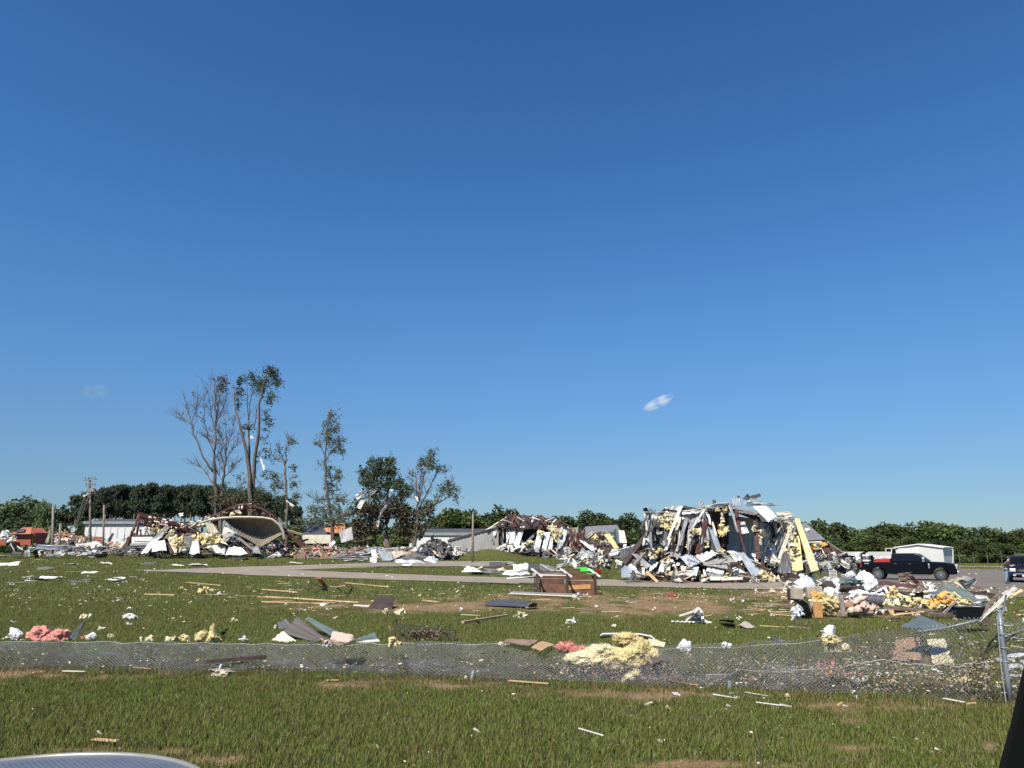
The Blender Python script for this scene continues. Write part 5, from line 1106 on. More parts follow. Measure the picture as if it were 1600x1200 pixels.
hero_tree('stripped_tree', 'forked tree with sparse leaves and one leafy side branch, rightmost of the damaged trees', P, 106,
  [([(900, 1160), (905, 1080), (925, 880), (920, 740), (905, 560)], .42, .05), ([(935, 850), (1000, 700), (1070, 570)], .14, .03), ([(930, 800), (955, 660), (985, 540), (1030, 400)], .15, .03), ([(925, 780), (945, 640), (960, 500)], .09, .02), ([(940, 860), (1050, 810), (1120, 770), (1190, 730)], .12, .03), ([(1060, 800), (1110, 720), (1180, 620)], .08, .02), ([(920, 760), (885, 700), (870, 560)], .06, .02)],
  [(1030, 420, 34, 34), (1000, 470, 50, 30), (950, 500, 40, 36), (1020, 510, 50, 34), (1085, 530, 40, 26), (930, 560, 34, 26, 20), (1125, 555, 16, 16), (1160, 650, 44, 26), (1185, 700, 44, 30), (1120, 700, 46, 34), (1200, 745, 30, 20), (1080, 750, 40, 26, 50), (875, 580, 14, 26), (870, 700, 36, 26, 30), (980, 780, 60, 34, 60), (940, 700, 60, 60, 40)], twigs=24, seed=47, low=[(850, 900, 70, 90, 600), (970, 880, 90, 60, 520), (1020, 820, 50, 50, 200), (930, 1000, 60, 80, 400), (860, 1040, 60, 60, 400)])
for q, m in (([(450, 745, -3), (492, 708, -3), (560, 700, -3), (470, 772, -3)], 'white'), ([(497, 770, -3), (527, 776, -3), (497, 842, -3), (466, 832, -3)], 'white'), ([(500, 715, -3), (610, 690, -3), (600, 712, -3), (490, 745, -3)], 'galv'), ([(610, 698, -3), (618, 704, -3), (575, 745, -3), (568, 738, -3)], 'shed_wall'), ([(742, 725, -4), (748, 735, -4), (700, 810, -4), (680, 800, -4)], 'galv'),
          ([(692, 795, -4), (700, 812, -4), (650, 880, -4), (636, 872, -4)], 'shed_wall'), ([(648, 862, -4), (655, 870, -4), (635, 930, -4), (625, 925, -4)], 'white'), ([(616, 930, -4), (635, 925, -4), (632, 975, -4), (610, 975, -4)], 'cream'), ([(715, 690, -4), (740, 695, -4), (735, 708, -4), (715, 704, -4)], 'white'), ([(560, 700, -3), (575, 705, -3), (570, 800, -3.5), (558, 795, -3.5)], 'galv')):
    V, F = sheet_vf([P(a) for a in q], 3, crumple=.35, bow=.2, nv=8, seed=int(q[0][0]), depth=.05)
    tag(mk('torn_sheet', V, F, m), 'twisted pale metal strip caught in the branches of the dark leafy tree', 'sheet metal', 'strips caught in the dark leafy tree')
V, F = sheet_vf([P(a) for a in ((902, 745, -2), (925, 752, -2), (935, 800, -2), (915, 770, -2))], 0, crumple=.3, seed=3); tag(mk('torn_sheet', V, F, 'white'), 'white strip wrapped round the forked tree rightmost of the damaged trees', 'sheet metal')
P = crop(260, 560, 5, 114)
for q, l in (([(730, 775), (740, 772), (772, 850), (764, 885)], 'white strip hanging in the tallest leafy tree'), ([(655, 605), (680, 605), (684, 625), (662, 632)], 'pale torn scrap lodged halfway up the tallest leafy tree'), ([(930, 1108), (945, 1110), (1000, 1150), (985, 1165)], 'white bent strip hooked on the thin broken tree')):
    V, F = sheet_vf([P((a[0], a[1], -1)) for a in q], 0, crumple=.3, seed=int(q[0][0])); tag(mk('torn_sheet', V, F, 'white'), l, 'sheet metal')
# broken grey house and leaning white panel between the trees
P = crop(460, 620, 4.8, 122)
H = thing('damaged_house', 'low house with dark roof and torn orange gable behind the slender tree', 'house', onground(P((180, 1000)).x, 122))
sh(P, H, 'roof_dark', [(60, 1035), (300, 1035), (225, 955, 5), (85, 955, 5)], 0, 'roof', crumple=.02)
sh(P, H, 'cream', [(60, 1035), (300, 1035), (300, 1100), (60, 1100)], 0, 'wall', crumple=.02)
sh(P, H, 'orange_roof', [(225, 990, 1), (380, 960, 1), (380, 1020, 0), (240, 1020, 0)], 0, 'torn_roof', crumple=.4)
bm_(P, H, 'cream', (225, 950, 1), (370, 945, 1), .3, .3, 'roof_trim')
P = crop(460, 620, 4.8, 104)
V, F = sheet_vf([P(a) for a in ((335, 1010), (430, 975), (440, 1070), (350, 1095))], 5, crumple=.2, seed=9, depth=.08); tag(mk('metal_sheet', V, F, 'shed_wall'), 'white ribbed panel leaning before the broad dark tree', 'sheet metal')
t = thing('rubble_pile', 'brown and pink rubble pile at the feet of the stripped trees', 'rubble', onground(W(600, 868, 100).x, 100))
prof = [(470, 846, 864), (520, 850, 866), (560, 855, 868), (620, 855, 868), (680, 856, 866), (725, 859, 866)]
heap(t, prof, 94, 104, 150, [('board', 'pine_board'), ('board', 'brown_wood'), ('lump', 'cream'), ('sheet', 'cream'), ('lump', 'ins_pink'), ('board', 'mid_brown'), ('sheet', 'white'), ('board', 'cardboard')], (.4, 1.6), 51)
rubble_core(t, [466, 500, 550, 600, 650, 700, 740], [860, 856, 857, 858, 858, 858, 864], 868, 101, 3, 'mid_brown')
t = thing('rubble_pile', 'dark charcoal rubble heap before the white roller doors', 'rubble', onground(W(672, 866, 98).x, 98))
heap(t, [(655, 855, 866), (672, 840, 866), (685, 842, 866), (705, 858, 868)], 93, 98, 70, [('board', 'charcoal'), ('sheet', 'charcoal'), ('board', 'galv_dark'), ('board', 'dark_brown'), ('sheet', 'galv_dark')], (.5, 1.6), 52)
rubble_core(t, [652, 665, 675, 690, 712], [862, 850, 844, 852, 864], 868, 97, 2.5, 'charcoal')

# ------------------------------------------------------------------ poles
def pole(a, b, D, r, label, m='pole_wood', name='utility_pole'):
    p0, p1 = W(*a, D), W(*b, D); p0.z = float(T(p0.x, p0.y)) - .2
    t = thing(name, label, 'pole', p0); V, F = tube_vf([p0, p0.lerp(p1, .5), p1], [r, r*.85, r*.65], 8); mk('shaft', V, F, m, t, smooth=True); return t, p0, p1
t, p0, p1 = pole((145.5, 838), (140.5, 746), 104, .18, 'leaning utility pole with two crossarms and torn white sheet hanging on it')
for py, x0, x1 in ((749.5, 131.5, 150.5), (758.5, 133, 149.5)):
    V, F = beam_vf(W(x0, py+1, 103.8), W(x1, py-.8, 103.8), .14, .16); mk('crossarm', V, F, 'pole_wood', t)
    for k in range(4):
        q = W(x0 + (x1-x0)*(k+.3)/3.6, py-1, 103.8); V, F = tube_vf([q, q+Vector((0, 0, .25))], [.07, .05], 6); mk('insulator', V, F, 'charcoal', t)
V, F = tube_vf([W(145, 763, 103.6), W(145, 768, 103.6)], .28, 8); mk('transformer', V, F, 'grey_paint', t)
V, F = sheet_vf([W(129, 774, 103.5), W(138, 769, 103.5), W(139, 772, 103.5), W(131, 777, 103.5)], 0, crumple=.2, seed=2); tag(mk('torn_sheet', V, F, 'white'), 'white torn sheet caught on the leaning utility pole', 'sheet metal')
for k, q in enumerate([[(141, 762), (137, 780), (128, 795), (120, 822)], [(140, 768), (136, 785), (131, 797), (126, 812)], [(141, 756), (133, 775), (124, 800), (117, 826)], [(147, 765), (149, 772), (147, 780)]]):
    V, F = tube_vf([W(*c, 103.5) for c in q], .045, 4); tag(mk('dangling_wire', V, F, 'grey_board'), 'slack wire dangling from the leaning utility pole', 'wire', 'wires dangling from the leaning pole')
pole((165.5, 832), (162.5, 789), 108, .17, 'short broken pole standing just right of the leaning utility pole')
pole((85, 850), (82.8, 792), 104, .2, 'snapped bare pole between the brick red walls at left', 'bark_pale')
pole((95, 842), (94.5, 818), 108, .2, 'lowest pole stub beside the brick red walls', 'bark_pale')
t, p0, p1 = pole((738.5, 868), (739, 802), 90, .15, 'plain grey wooden pole before the grey metal side wall')
far_tree(64, 776, 150, 'pale', 'thin sparse dark tree between the round pale tree and the pole', None, wid=.5)

# ------------------------------------------------------------------ vehicles
def xf(org, yaw):
    Mx = Matrix.Translation(org) @ Matrix.Rotation(yaw, 4, 'Z'); return lambda v: Mx @ Vector(v)
def prism(prof, y0, y1, X, yt0=None, yt1=None, z0=0, z1=1):
    """Side profile (x, z) across the width, narrowing towards the top when yt is given."""
    V = []
    for ys, yt in ((y0, yt0), (y1, yt1)):
        for x, z in prof:
            f = 0 if yt is None else min(max((z-z0)/(z1-z0), 0), 1); V.append(tuple(X((x, ys + ((yt-ys)*f if yt is not None else 0), z))))
    n = len(prof); F = [tuple(range(n)), tuple(range(2*n-1, n-1, -1))] + [(i+n, (i+1) % n + n, (i+1) % n, i) for i in range(n)]
    return V, F
def arch(cx, r, zb, n=10): return [(cx + r*math.cos(a), zb + r*math.sin(a)*1.0) for a in np.linspace(0, math.pi, n)]
def bev(o, w=.05, s=2):
    m = o.modifiers.new('bevel', 'BEVEL'); m.width = w; m.segments = s; m.limit_method = 'ANGLE'; m.angle_limit = R(35); return o
def wheel(t, X, x, y, r, out, w=.27):
    c = [X((x, y - w/2, r)), X((x, y + w/2, r))]; V, F = tube_vf(c, r, 26); wh = bev(mk('wheel', V, F, 'rubber', t), .04)
    s = 1 if out > 0 else -1; f = y + s*(w/2 + .004)
    V, F = tube_vf([X((x, f - s*.1, r)), X((x, f, r))], r*.66, 22); mk('rim', V, F, 'charcoal', wh)
    L = []
    for k in range(8):
        a = k*math.pi/4; L.append(beam_vf(X((x + math.cos(a)*.04, f + s*.012, r + math.sin(a)*.04)), X((x + math.cos(a)*r*.62, f + s*.012, r + math.sin(a)*r*.62)), .06, .03))
    V, F = merge(L); mk('spokes', V, F, 'chrome', wh)
    V, F = tube_vf([X((x, f, r)), X((x, f + s*.04, r))], .075, 10); mk('hub', V, F, 'chrome', wh)
org = G(1423, 907); org.x -= .05
X = xf(org, R(-33))
t = thing('pickup_truck', 'black crew cab pickup truck parked with a red box in its bed', 'truck', org)
low = [(-3.12, .62), (-3.16, .95), (-3.13, 1.30), (-1.02, 1.32)] + [(1.25, 1.34), (1.5, 1.36), (2.3, 1.33), (2.95, 1.24), (3.12, 1.12), (3.18, .8), (3.16, .5), (2.62, .46)]
low = [(-3.12, .62), (-3.16, .95), (-3.13, 1.30), (-1.02, 1.32), (1.25, 1.34), (1.5, 1.36), (2.3, 1.33), (2.95, 1.24), (3.12, 1.12), (3.18, .8), (3.16, .5), (2.62, .46)] + arch(2.1, .5, .46)[1:-1] + [(1.6, .46), (-1.5, .46)] + arch(-2.0, .5, .46)[1:-1] + [(-2.5, .5)]
V, F = prism(low, -.98, .98, X); bev(mk('body', V, F, 'truck_paint', t), .06, 3)
cab = [(-1.05, 1.31), (-.98, 1.88), (-.85, 1.95), (.55, 1.97), (.75, 1.92), (1.5, 1.33)]
V, F = prism(cab, -.94, .94, X, -.76, .76, 1.3, 1.97); bev(mk('cab', V, F, 'truck_paint', t), .05, 3)
for nm, q in (('window', [(-.9, 1.38), (-.86, 1.82), (-.1, 1.86), (-.06, 1.38)]), ('window', [(.02, 1.38), (.0, 1.86), (.58, 1.87), (1.22, 1.38)])):
    for s in (-1, 1):
        V = [tuple(X((x, s*(.948 - .18*(z-1.3)/.67 ), z))) for x, z in q]; V += [tuple(Vector(v) - (X((0, s*.02, 0)) - X((0, 0, 0)))) for v in V]
        mk(nm, V, [(0, 1, 2, 3), (7, 6, 5, 4), (0, 4, 5, 1), (1, 5, 6, 2), (2, 6, 7, 3), (3, 7, 4, 0)], 'car_glass', t)
V = [tuple(X(v)) for v in ((1.46, -.78, 1.40), (1.46, .78, 1.40), (.82, .66, 1.9), (.82, -.66, 1.9))]; off = X((.02, 0, .02)) - X((0, 0, 0))
V += [tuple(Vector(v) + off) for v in V]; mk('windscreen', V, [(0, 1, 2, 3), (4, 5, 6, 7), (0, 1, 5, 4), (1, 2, 6, 5), (2, 3, 7, 6), (3, 0, 4, 7)], 'car_glass', t)
def vb(nm, c, s, m, par=None, b=.02):
    """Box in the vehicle's own axes."""
    V, F = box_vf((0, 0, 0), s); V = [tuple(X(Vector(v) + Vector(c))) for v in V]; o = mk(nm, V, F, m, par or t); bev(o, b, 2); return o
for y, out in ((-.9, -1), (.9, 1)):
    for x in (2.1, -2.0): wheel(t, X, x, y, .43, out)
vb('grille', (3.17, 0, .98), (.06, 1.2, .34), 'chrome'); vb('bumper', (3.2, 0, .62), (.16, 1.9, .22), 'chrome'); vb('bumper', (-3.2, 0, .62), (.14, 1.8, .18), 'chrome')
for s in (-1, 1):
    vb('headlight', (3.08, s*.82, 1.0), (.2, .3, .3), 'lamp_glass'); vb('tail_light', (-3.12, s*.93, 1.08), (.1, .12, .36), 'red_lamp'); vb('running_board', (.1, s*.98, .42), (2.6, .14, .06), 'charcoal')
    vb('mirror', (1.12, s*1.12, 1.5), (.16, .22, .32), 'chrome'); vb('door_handle', (-.75, s*.985, 1.2), (.2, .03, .04), 'charcoal'); vb('door_handle', (.2, s*.985, 1.2), (.2, .03, .04), 'charcoal'); vb('vent_trim', (1.42, s*.985, 1.05), (.1, .02, .3), 'chrome')
    for x in (-.03, 1.2, -.98): vb('door_seam', (x, s*.981, .9), (.015, .01, .8), 'black', b=.002)
vb('fender_badge', (-2.7, -.985, 1.2), (.32, .01, .07), 'grey_paint', b=.003)
def vthing(nm, lab, cat, c, s, m, b=.02):
    V, F = box_vf((0, 0, 0), s); V = [tuple(X(Vector(v) + Vector(c))) for v in V]; o = mk(nm, V, F, m); bev(o, b, 2); return tag(o, lab, cat)
vthing('toolbox', 'bright red box in the bed of the black pickup', 'box', (-1.62, -.1, 1.42), (1.0, 1.5, .26), 'red_plastic')
t2 = thing('equipment_rack', 'dark upright rack loaded with white items at the back of the pickup bed', 'rack', X((-2.9, 0, 1.31)))
for x in (-3.02, -2.5):
    for y in (-.6, .6): V, F = beam_vf(X((x, y, 1.2)), X((x, y, 1.95 if x < -2.9 else 1.8)), .14, .14); mk('post', V, F, 'black', t2)
for z in (1.42, 1.62, 1.8): V, F = beam_vf(X((-3.05, -.62, z)), X((-2.45, -.62, z)), .1, .12); mk('shelf', V, F, 'white' if z != 1.62 else 'galv_dark', t2)
V, F = beam_vf(X((-3.0, -.5, 1.95)), X((-2.6, -.4, 2.1)), .12, .12); mk('arm', V, F, 'black', t2)
V, F = tube_vf([X((-2.3, .5, 1.5)), X((-1.9, .5, 1.66)), X((-1.1, .5, 1.66))], .05, 6); tag(mk('pipe', V, F, 'white'), 'pale pipe lying over the red box in the truck bed', 'pipe')
for k in range(5):
    mk_ = mk('scrap', *torn(X((-1.9+k*.2, rnd.uniform(-.4, .4), 1.6)), .16, .16, .08, 4), 'white'); tag(mk_, 'white scrap piled on the red box in the truck bed', 'scrap', 'white scraps on the red box')

# dark van, front towards us
org = W(1601, 909, 53.5); org.z = float(T(org.x, org.y)) + .05; X = xf(org, R(-121))
t = thing('van', 'dark blue van facing the camera at the right edge', 'van', org)
low = [(-2.4, .5), (-2.42, 1.1), (-.9, 1.14), (1.2, 1.12), (2.1, .98), (2.36, .85), (2.42, .45), (2.05, .34)] + arch(1.55, .42, .34)[1:-1] + [(1.1, .3), (-1.1, .3)] + arch(-1.5, .42, .34)[1:-1] + [(-1.95, .36)]
V, F = prism(low, -.93, .93, X); bev(mk('body', V, F, 'van_paint', t), .08, 3)
cab = [(-2.38, 1.1), (-2.2, 1.62), (-1.9, 1.72), (.2, 1.74), (.5, 1.68), (1.5, 1.08)]
V, F = prism(cab, -.88, .88, X, -.66, .66, 1.1, 1.74); bev(mk('cab', V, F, 'van_paint', t), .06, 3)
V = [tuple(X(v)) for v in ((1.42, -.74, 1.16), (1.42, .74, 1.16), (.6, .6, 1.64), (.6, -.6, 1.64))]; off = X((.02, 0, .03)) - X((0, 0, 0)); V += [tuple(Vector(v) + off) for v in V]
mk('windscreen', V, [(0, 1, 2, 3), (4, 5, 6, 7), (0, 1, 5, 4), (1, 2, 6, 5), (2, 3, 7, 6), (3, 0, 4, 7)], 'car_glass', t)
for s in (-1, 1):
    for q in ([(-2.1, 1.2), (-2.0, 1.58), (-.7, 1.62), (-.7, 1.2)], [(-.6, 1.2), (-.6, 1.62), (.35, 1.62), (1.1, 1.2)]):
        V = [tuple(X((x, s*(.885 - .22*(z-1.1)/.64), z))) for x, z in q]; V += [tuple(Vector(v) - (X((0, s*.02, 0)) - X((0, 0, 0)))) for v in V]; mk('window', V, [(0, 1, 2, 3), (7, 6, 5, 4), (0, 4, 5, 1), (1, 5, 6, 2), (2, 6, 7, 3), (3, 7, 4, 0)], 'car_glass', t)
    vb('headlight', (2.3, s*.7, .82), (.16, .34, .2), 'lamp_glass'); vb('mirror', (.95, s*1.0, 1.18), (.14, .2, .18), 'van_paint'); vb('fog_lamp', (2.4, s*.62, .48), (.06, .16, .1), 'lamp_glass')
    for x in (1.55, -1.5): wheel(t, X, x, s*.84, .35, s, .23)
vb('grille', (2.4, 0, .78), (.06, .7, .14), 'charcoal'); vb('emblem', (2.435, 0, .78), (.03, .12, .1), 'chrome', b=.01); vb('bumper_trim', (2.42, 0, .56), (.06, 1.3, .08), 'galv_dark'); vb('number_plate', (2.44, 0, .46), (.02, .4, .12), 'white', b=.003)
vb('roof_rack', (-.7, 0, 1.78), (1.8, 1.1, .04), 'charcoal')
vthing('roof_parcel', 'pale green item lying on the roof of the dark van', 'box', (-.4, .1, 1.86), (.5, .9, .1), 'leaf_pale')

# ------------------------------------------------------------------ people
def skin(name, pts, edges, rad, m, par, root=0):
    me = bpy.data.meshes.new(name); p0 = parent_world(par); me.from_pydata([tuple(Vector(p) - p0) for p in pts], edges, []); me.update()
    o = bpy.data.objects.new(name, me); COL.objects.link(o); o.parent = par
    md = o.modifiers.new('skin', 'SKIN'); md.use_smooth_shade = True
    for i, v in enumerate(me.skin_vertices[0].data): v.radius = (rad[i], rad[i]); v.use_root = (i == root)
    sb = o.modifiers.new('sub', 'SUBSURF'); sb.levels = 1; sb.render_levels = 1
    me.materials.append(MATS[m]); return o
def person(org, yaw, label, pose, shirt, legs='jeans', hat=None):
    X = xf(org, yaw); t = thing('person', label, 'person', org)
    # x forward, y left; standing 1.72 m, bending forward and reaching
    p = pose
    B = [p['hip'], p['chest'], p['neck'], p['head0'], p['head1']]
    pts = [X(v) for v in B] + [X(v) for v in p['armL'] + p['armR']]
    hands = []
    n = 5; e = [(0, 1), (1, 2), (2, 3), (3, 4), (1, 5), (5, 6), (6, 7), (1, 8), (8, 9), (9, 10)]; r = [.13, .15, .055, .085, .075, .06, .042, .03, .06, .042, .03]
    lg = [X(v) for v in p['legL'] + p['legR']]; pts += lg; e += [(0, 11), (11, 12), (12, 13), (0, 14), (14, 15), (15, 16)]; r += [.085, .06, .045, .085, .06, .045]
    skin('body', pts, e, r, 'skin', t)
    skin('shirt', [X(p['hip']), X(p['chest']), X(p['neck']), X(p['armL'][0]), X(Vector(p['armL'][0]).lerp(Vector(p['armL'][1]), .7)), X(p['armR'][0]), X(Vector(p['armR'][0]).lerp(Vector(p['armR'][1]), .7))], [(0, 1), (1, 2), (1, 3), (3, 4), (1, 5), (5, 6)], [.155, .185, .07, .085, .075, .085, .075], shirt, t)
    skin('trousers', [X(p['hip'])] + lg, [(0, 1), (1, 2), (2, 3), (0, 4), (4, 5), (5, 6)], [.15, .105, .08, .065, .105, .08, .065], legs, t)
    for q in (p['legL'][2], p['legR'][2]):
        V, F = lump_vf(X(Vector(q) + Vector((.06, 0, -.07))), (.14, .055, .06), .1, 2, 3); mk('shoe', V, F, 'charcoal', t, smooth=True)
    h = (Vector(p['head0']) + Vector(p['head1']))/2; V, F = ico(2); V = V*np.array([.115, .1, .12]); V[:, 2] = np.maximum(V[:, 2], -.01); mk('hair', V + np.array(X(h + Vector((-.02, 0, .05)))), F, hat or 'hair', t, smooth=True)
    for q, u in ((p['armL'][2], p['armL'][1]), (p['armR'][2], p['armR'][1])):
        d = (Vector(q) - Vector(u)).normalized(); L = []
        for k in range(4): a = Vector(q) + Vector((0, (k-1.5)*.018, 0)); L.append(tube_vf([X(a), X(a + d*(.07 + .01*(k in (1, 2)))), X(a + d*.1 + Vector((0, 0, -.03)))], [.012, .01, .008], 5))
        a = Vector(q); L.append(tube_vf([X(a + Vector((0, -.03, 0))), X(a + d*.04 + Vector((0, -.06, -.01)))], [.012, .009], 5)); V, F = merge(L); mk('fingers', V, F, 'skin', t, smooth=True)
    return t
org = W(1574.5, 910, 50.2); org.z = float(T(org.x, org.y)) + .05
person(org, R(-25), 'person in dark shirt and blue jeans leaning with folded arms by the dark van', dict(hip=(0, 0, .92), chest=(.10, 0, 1.25), neck=(.17, 0, 1.43), head0=(.21, 0, 1.52), head1=(.24, 0, 1.63),
    armL=[(.12, .19, 1.34), (.26, .24, 1.12), (.46, .1, 1.18)], armR=[(.12, -.19, 1.34), (.28, -.22, 1.10), (.48, -.02, 1.16)], legL=[(0, .1, .85), (.05, .12, .48), (0, .13, .12)], legR=[(0, -.1, .85), (-.02, -.12, .48), (-.12, -.13, .12)]), 'dark_shirt')
Xt = xf(G(1423, 907), R(-33))
person(Xt((.35, -.38, .55)), R(-33), 'person in pinkish shirt sitting at the wheel inside the black pickup', dict(hip=(0, 0, .35), chest=(-.05, 0, .72), neck=(-.02, 0, .92), head0=(0, 0, 1.0), head1=(0, 0, 1.12),
    armL=[(0, .19, .82), (.2, .22, .62), (.42, .12, .7)], armR=[(0, -.19, .82), (.15, -.24, .62), (.4, -.16, .72)], legL=[(.1, .1, .32), (.5, .12, .38), (.62, .12, .05)], legR=[(.1, -.1, .32), (.5, -.12, .38), (.62, -.12, .05)]), 'pink_shirt')
print('vehicles ready')
#PART4
# ------------------------------------------------------------------ loose things lying on the ground
def tsheet(name, label, m, pts, ribs=4, cat='metal sheet', group=None, parent=None, **kw):
    """pts: (px, py, depth) corners of one loose sheet, or (px, py) corners lying on the ground."""
    _sd[0] += 1; kw.setdefault('crumple', .04); kw.setdefault('thick', .012); kw.setdefault('depth', .03)
    c = [W(*q) if len(q) == 3 else G(q[0], q[1], .05) for q in pts]; V, F = sheet_vf(c, ribs, seed=_sd[0], **kw); o = mk(name, V, F, m, parent)
    return tag(o, label, cat, group) if parent is None else o
def tboard(label, m, a, b, w=.12, h=.05, group=None, name='board', cat='board', lift=.05):
    c = [W(*q) if len(q) == 3 else G(q[0], q[1], lift) for q in (a, b)]
    V, F = beam_vf(c[0], c[1], w, h); return tag(mk(name, V, F, m), label, cat, group)
def wad(label, m, px, py, rx, rz, name='insulation', cat='insulation', group=None, n=10, lift=0):
    g = G(px, py); V, F = torn(g + Vector((0, 0, rz*.8 + lift)), rx, rx*.7, rz, n); V = [(x, y, max(z, g.z)) for x, y, z in V]
    return tag(mk(name, V, F, m), label, cat, group)
def bag(label, m, px, py, w, h, name='plastic_sheet', cat='plastic sheet', seed=1, dep=None, ridge=.22, base=None):
    """Crumpled film or cloth heaped up; px, py is the middle of its foot."""
    g = base or G(px, py); V, F = film(g, w, dep or w*.7, h, seed)
    return tag(mk(name, V, F, m), label, cat)

# centre: crushed silver sheet metal by the drive
P = crop(510, 840, 8.421, 80)
t = thing('crushed_metal', 'wide crushed grey metal wreckage lying at the far edge of the drive', 'sheet metal', onground(W(600, 880, 80).x, 80))
for m, q, r_ in [('galv_dark', [(80, 280), (110, 225), (560, 215), (540, 300)], 3), ('galv', [(330, 195), (610, 178), (600, 205), (420, 235)], 3), ('charcoal', [(280, 225), (600, 180), (590, 260), (420, 290)], 2), ('bluegrey', [(465, 160), (640, 118), (760, 130), (600, 180)], 4), ('galv', [(660, 160), (950, 122), (940, 145), (670, 190)], 3),
          ('white', [(590, 165, -.6), (655, 160, -.6), (665, 320, -1), (610, 335, -1)], 0), ('white', [(570, 270, -.8), (620, 270, -.8), (660, 335, -1.2), (575, 325, -1.2)], 0), ('bluegrey', [(665, 170, -.4), (780, 180, -.4), (860, 290, -1), (740, 310, -1)], 5), ('galv', [(760, 180, -.3), (860, 190, -.3), (880, 290, -.8), (840, 300, -.8)], 3), ('tan_metal', [(860, 180), (1100, 185), (1000, 240, -.5), (880, 285, -.6)], 3),
          ('charcoal', [(850, 290, -.4), (1100, 220, -.2), (1240, 300, -.6), (860, 325, -.8)], 3), ('galv_dark', [(1090, 250), (1190, 200), (1350, 250, -.4), (1340, 290, -.6)], 3), ('galv', [(900, 295, -.8), (1240, 300, -.8), (1300, 340, -1.1), (920, 335, -1.1)], 2), ('white', [(1280, 290, -.8), (1370, 250, -.8), (1440, 345, -1.2), (1290, 310, -1.1)], 0),
          ('bluegrey', [(1370, 250, -.8), (1475, 280, -.8), (1440, 348, -1.2), (1390, 320, -1)], 3), ('white', [(1115, 170, .4), (1170, 120, .4), (1200, 170, .4), (1140, 180, .4)], 0), ('white', [(1210, 190, .4), (1240, 130, .4), (1265, 135, .4), (1230, 195, .4)], 0), ('cream', [(100, 225), (240, 220), (320, 245), (110, 240)], 0)]:
    sh(P, t, m, q, r_, crumple=.12, nv=8)
# strip of white sheets before the drive (left of the crate)
t = thing('sheet_pile', 'row of torn white and grey metal sheets lying behind the brown crate', 'sheet metal', G(785, 902))
P = crop(640, 760, 4.4444, 50)
for m, q, r_ in [('white', [(360, 595), (400, 550), (440, 560), (500, 590, -1)], 3), ('white', [(430, 585), (505, 550), (510, 565), (450, 598)], 2), ('galv', [(500, 600), (520, 570), (640, 580), (650, 605)], 4), ('ins_pale', [(600, 575), (650, 560), (670, 580), (620, 590)], 0), ('white', [(640, 585), (820, 570), (830, 590), (660, 605)], 3), ('white', [(715, 540, 1.5), (822, 530, 1.5), (825, 550, 1), (722, 556, 1)], 3), ('white', [(720, 558, 1), (825, 550, 1), (828, 575, .5), (722, 580, .5)], 3),
          ('dark_brown', [(500, 560, 1), (640, 555, 1), (640, 580), (510, 585)], 0), ('charcoal', [(825, 545, 1), (900, 550, 1), (900, 600), (820, 590)], 0), ('galv_dark', [(880, 550, 1), (960, 548, 1), (1060, 590), (960, 600)], 4), ('galv', [(900, 545, 1), (930, 545, 1), (1010, 585), (985, 590)], 3), ('white', [(640, 600, -.5), (830, 595, -.5), (835, 607, -1), (650, 610, -1)], 3), ('grey_paint', [(850, 600), (1080, 585), (1070, 610, -.5), (860, 620, -.5)], 3)]:
    sh(P, t, m, q, r_, crumple=.08, nv=7, thick=.02)
tsheet('metal_strip', 'long narrow white strip lying just above the path left of the crate', 'white', [(792, 904), (838, 901), (842, 902.5), (792, 906)], 0)
# brown crate with white struts
org = G(886, 930.5); X = xf(org, R(-3)); D0 = org.y
t = thing('wooden_crate', 'open dark brown wooden crate frame with three white struts across its top', 'crate', org)
u = D0/1184; wL, wR, H_ = (840-886)*u, (930-886)*u, 34*u
def lb(nm, m, a, b, w, h, roll=0): V, F = beam_vf(X(a), X(b), w, h, roll); return mk(nm, V, F, m, t)
for k in range(4): lb('plank', 'brown_wood', (wL+.1, .95, .12+k*H_/4.2), (-.1, .95, .12+k*H_/4.2), .03, H_/4.5); lb('plank', 'brown_wood', (.1, .95, .10+k*H_/4.6), (wR-.06, .95, .10+k*H_/4.6 + rnd.uniform(-.04, .04)), .03, H_/4.8)
lb('plank', 'orange_board', (.12, .93, .33), (wR-.2, .93, .4), .04, .22)
for x in (wL, 0.02, wR):
    for y in (0, 1.0): lb('post', 'dark_brown' if y == 0 else 'brown_wood', (x, y, 0), (x, y, H_*(.93 if y == 0 else 1.05)), .12, .12)
for x in (wL-.12, wL+.14): lb('post', 'dark_brown', (x, .2, 0), (x, .2, H_*.85), .07, .07)
for y, z in ((0, .05), (1.0, .05), (1.0, H_)): lb('rail', 'brown_wood', (wL, y, z), (wR, y, z), .08, .1)
lb('rail', 'white', (wL+.1, 0, H_*.9), (0, 0, H_*.88), .03, .05)
for x in (wL, 0, wR): lb('rail', 'brown_wood', (x, 0, H_*.9), (x, 1, H_), .08, .08); lb('strut', 'white', (x-.3, .9, H_*1.15), (x+.25, -.1, H_*.82), .07, .07)
lb('panel', 'brown_wood', (.1, 1.3, H_*1.05), (.75, 1.3, H_*1.05), .04, .25)
for k, (x, s_) in enumerate(((.55, .09), (.8, .07), (-.5, .07), (-.2, .06), (1.05, .08))): tag(mk('scrap', *torn(X((x, -.12, .06)), s_, s_, s_*.7, 5), 'white'), 'small white scrap lying at the foot of the brown crate', 'scrap', 'white scraps at the crate foot')
t = thing('metal_bundle', 'long flat stack of grey and cream strips lying before the brown crate', 'metal strip', G(820, 933))
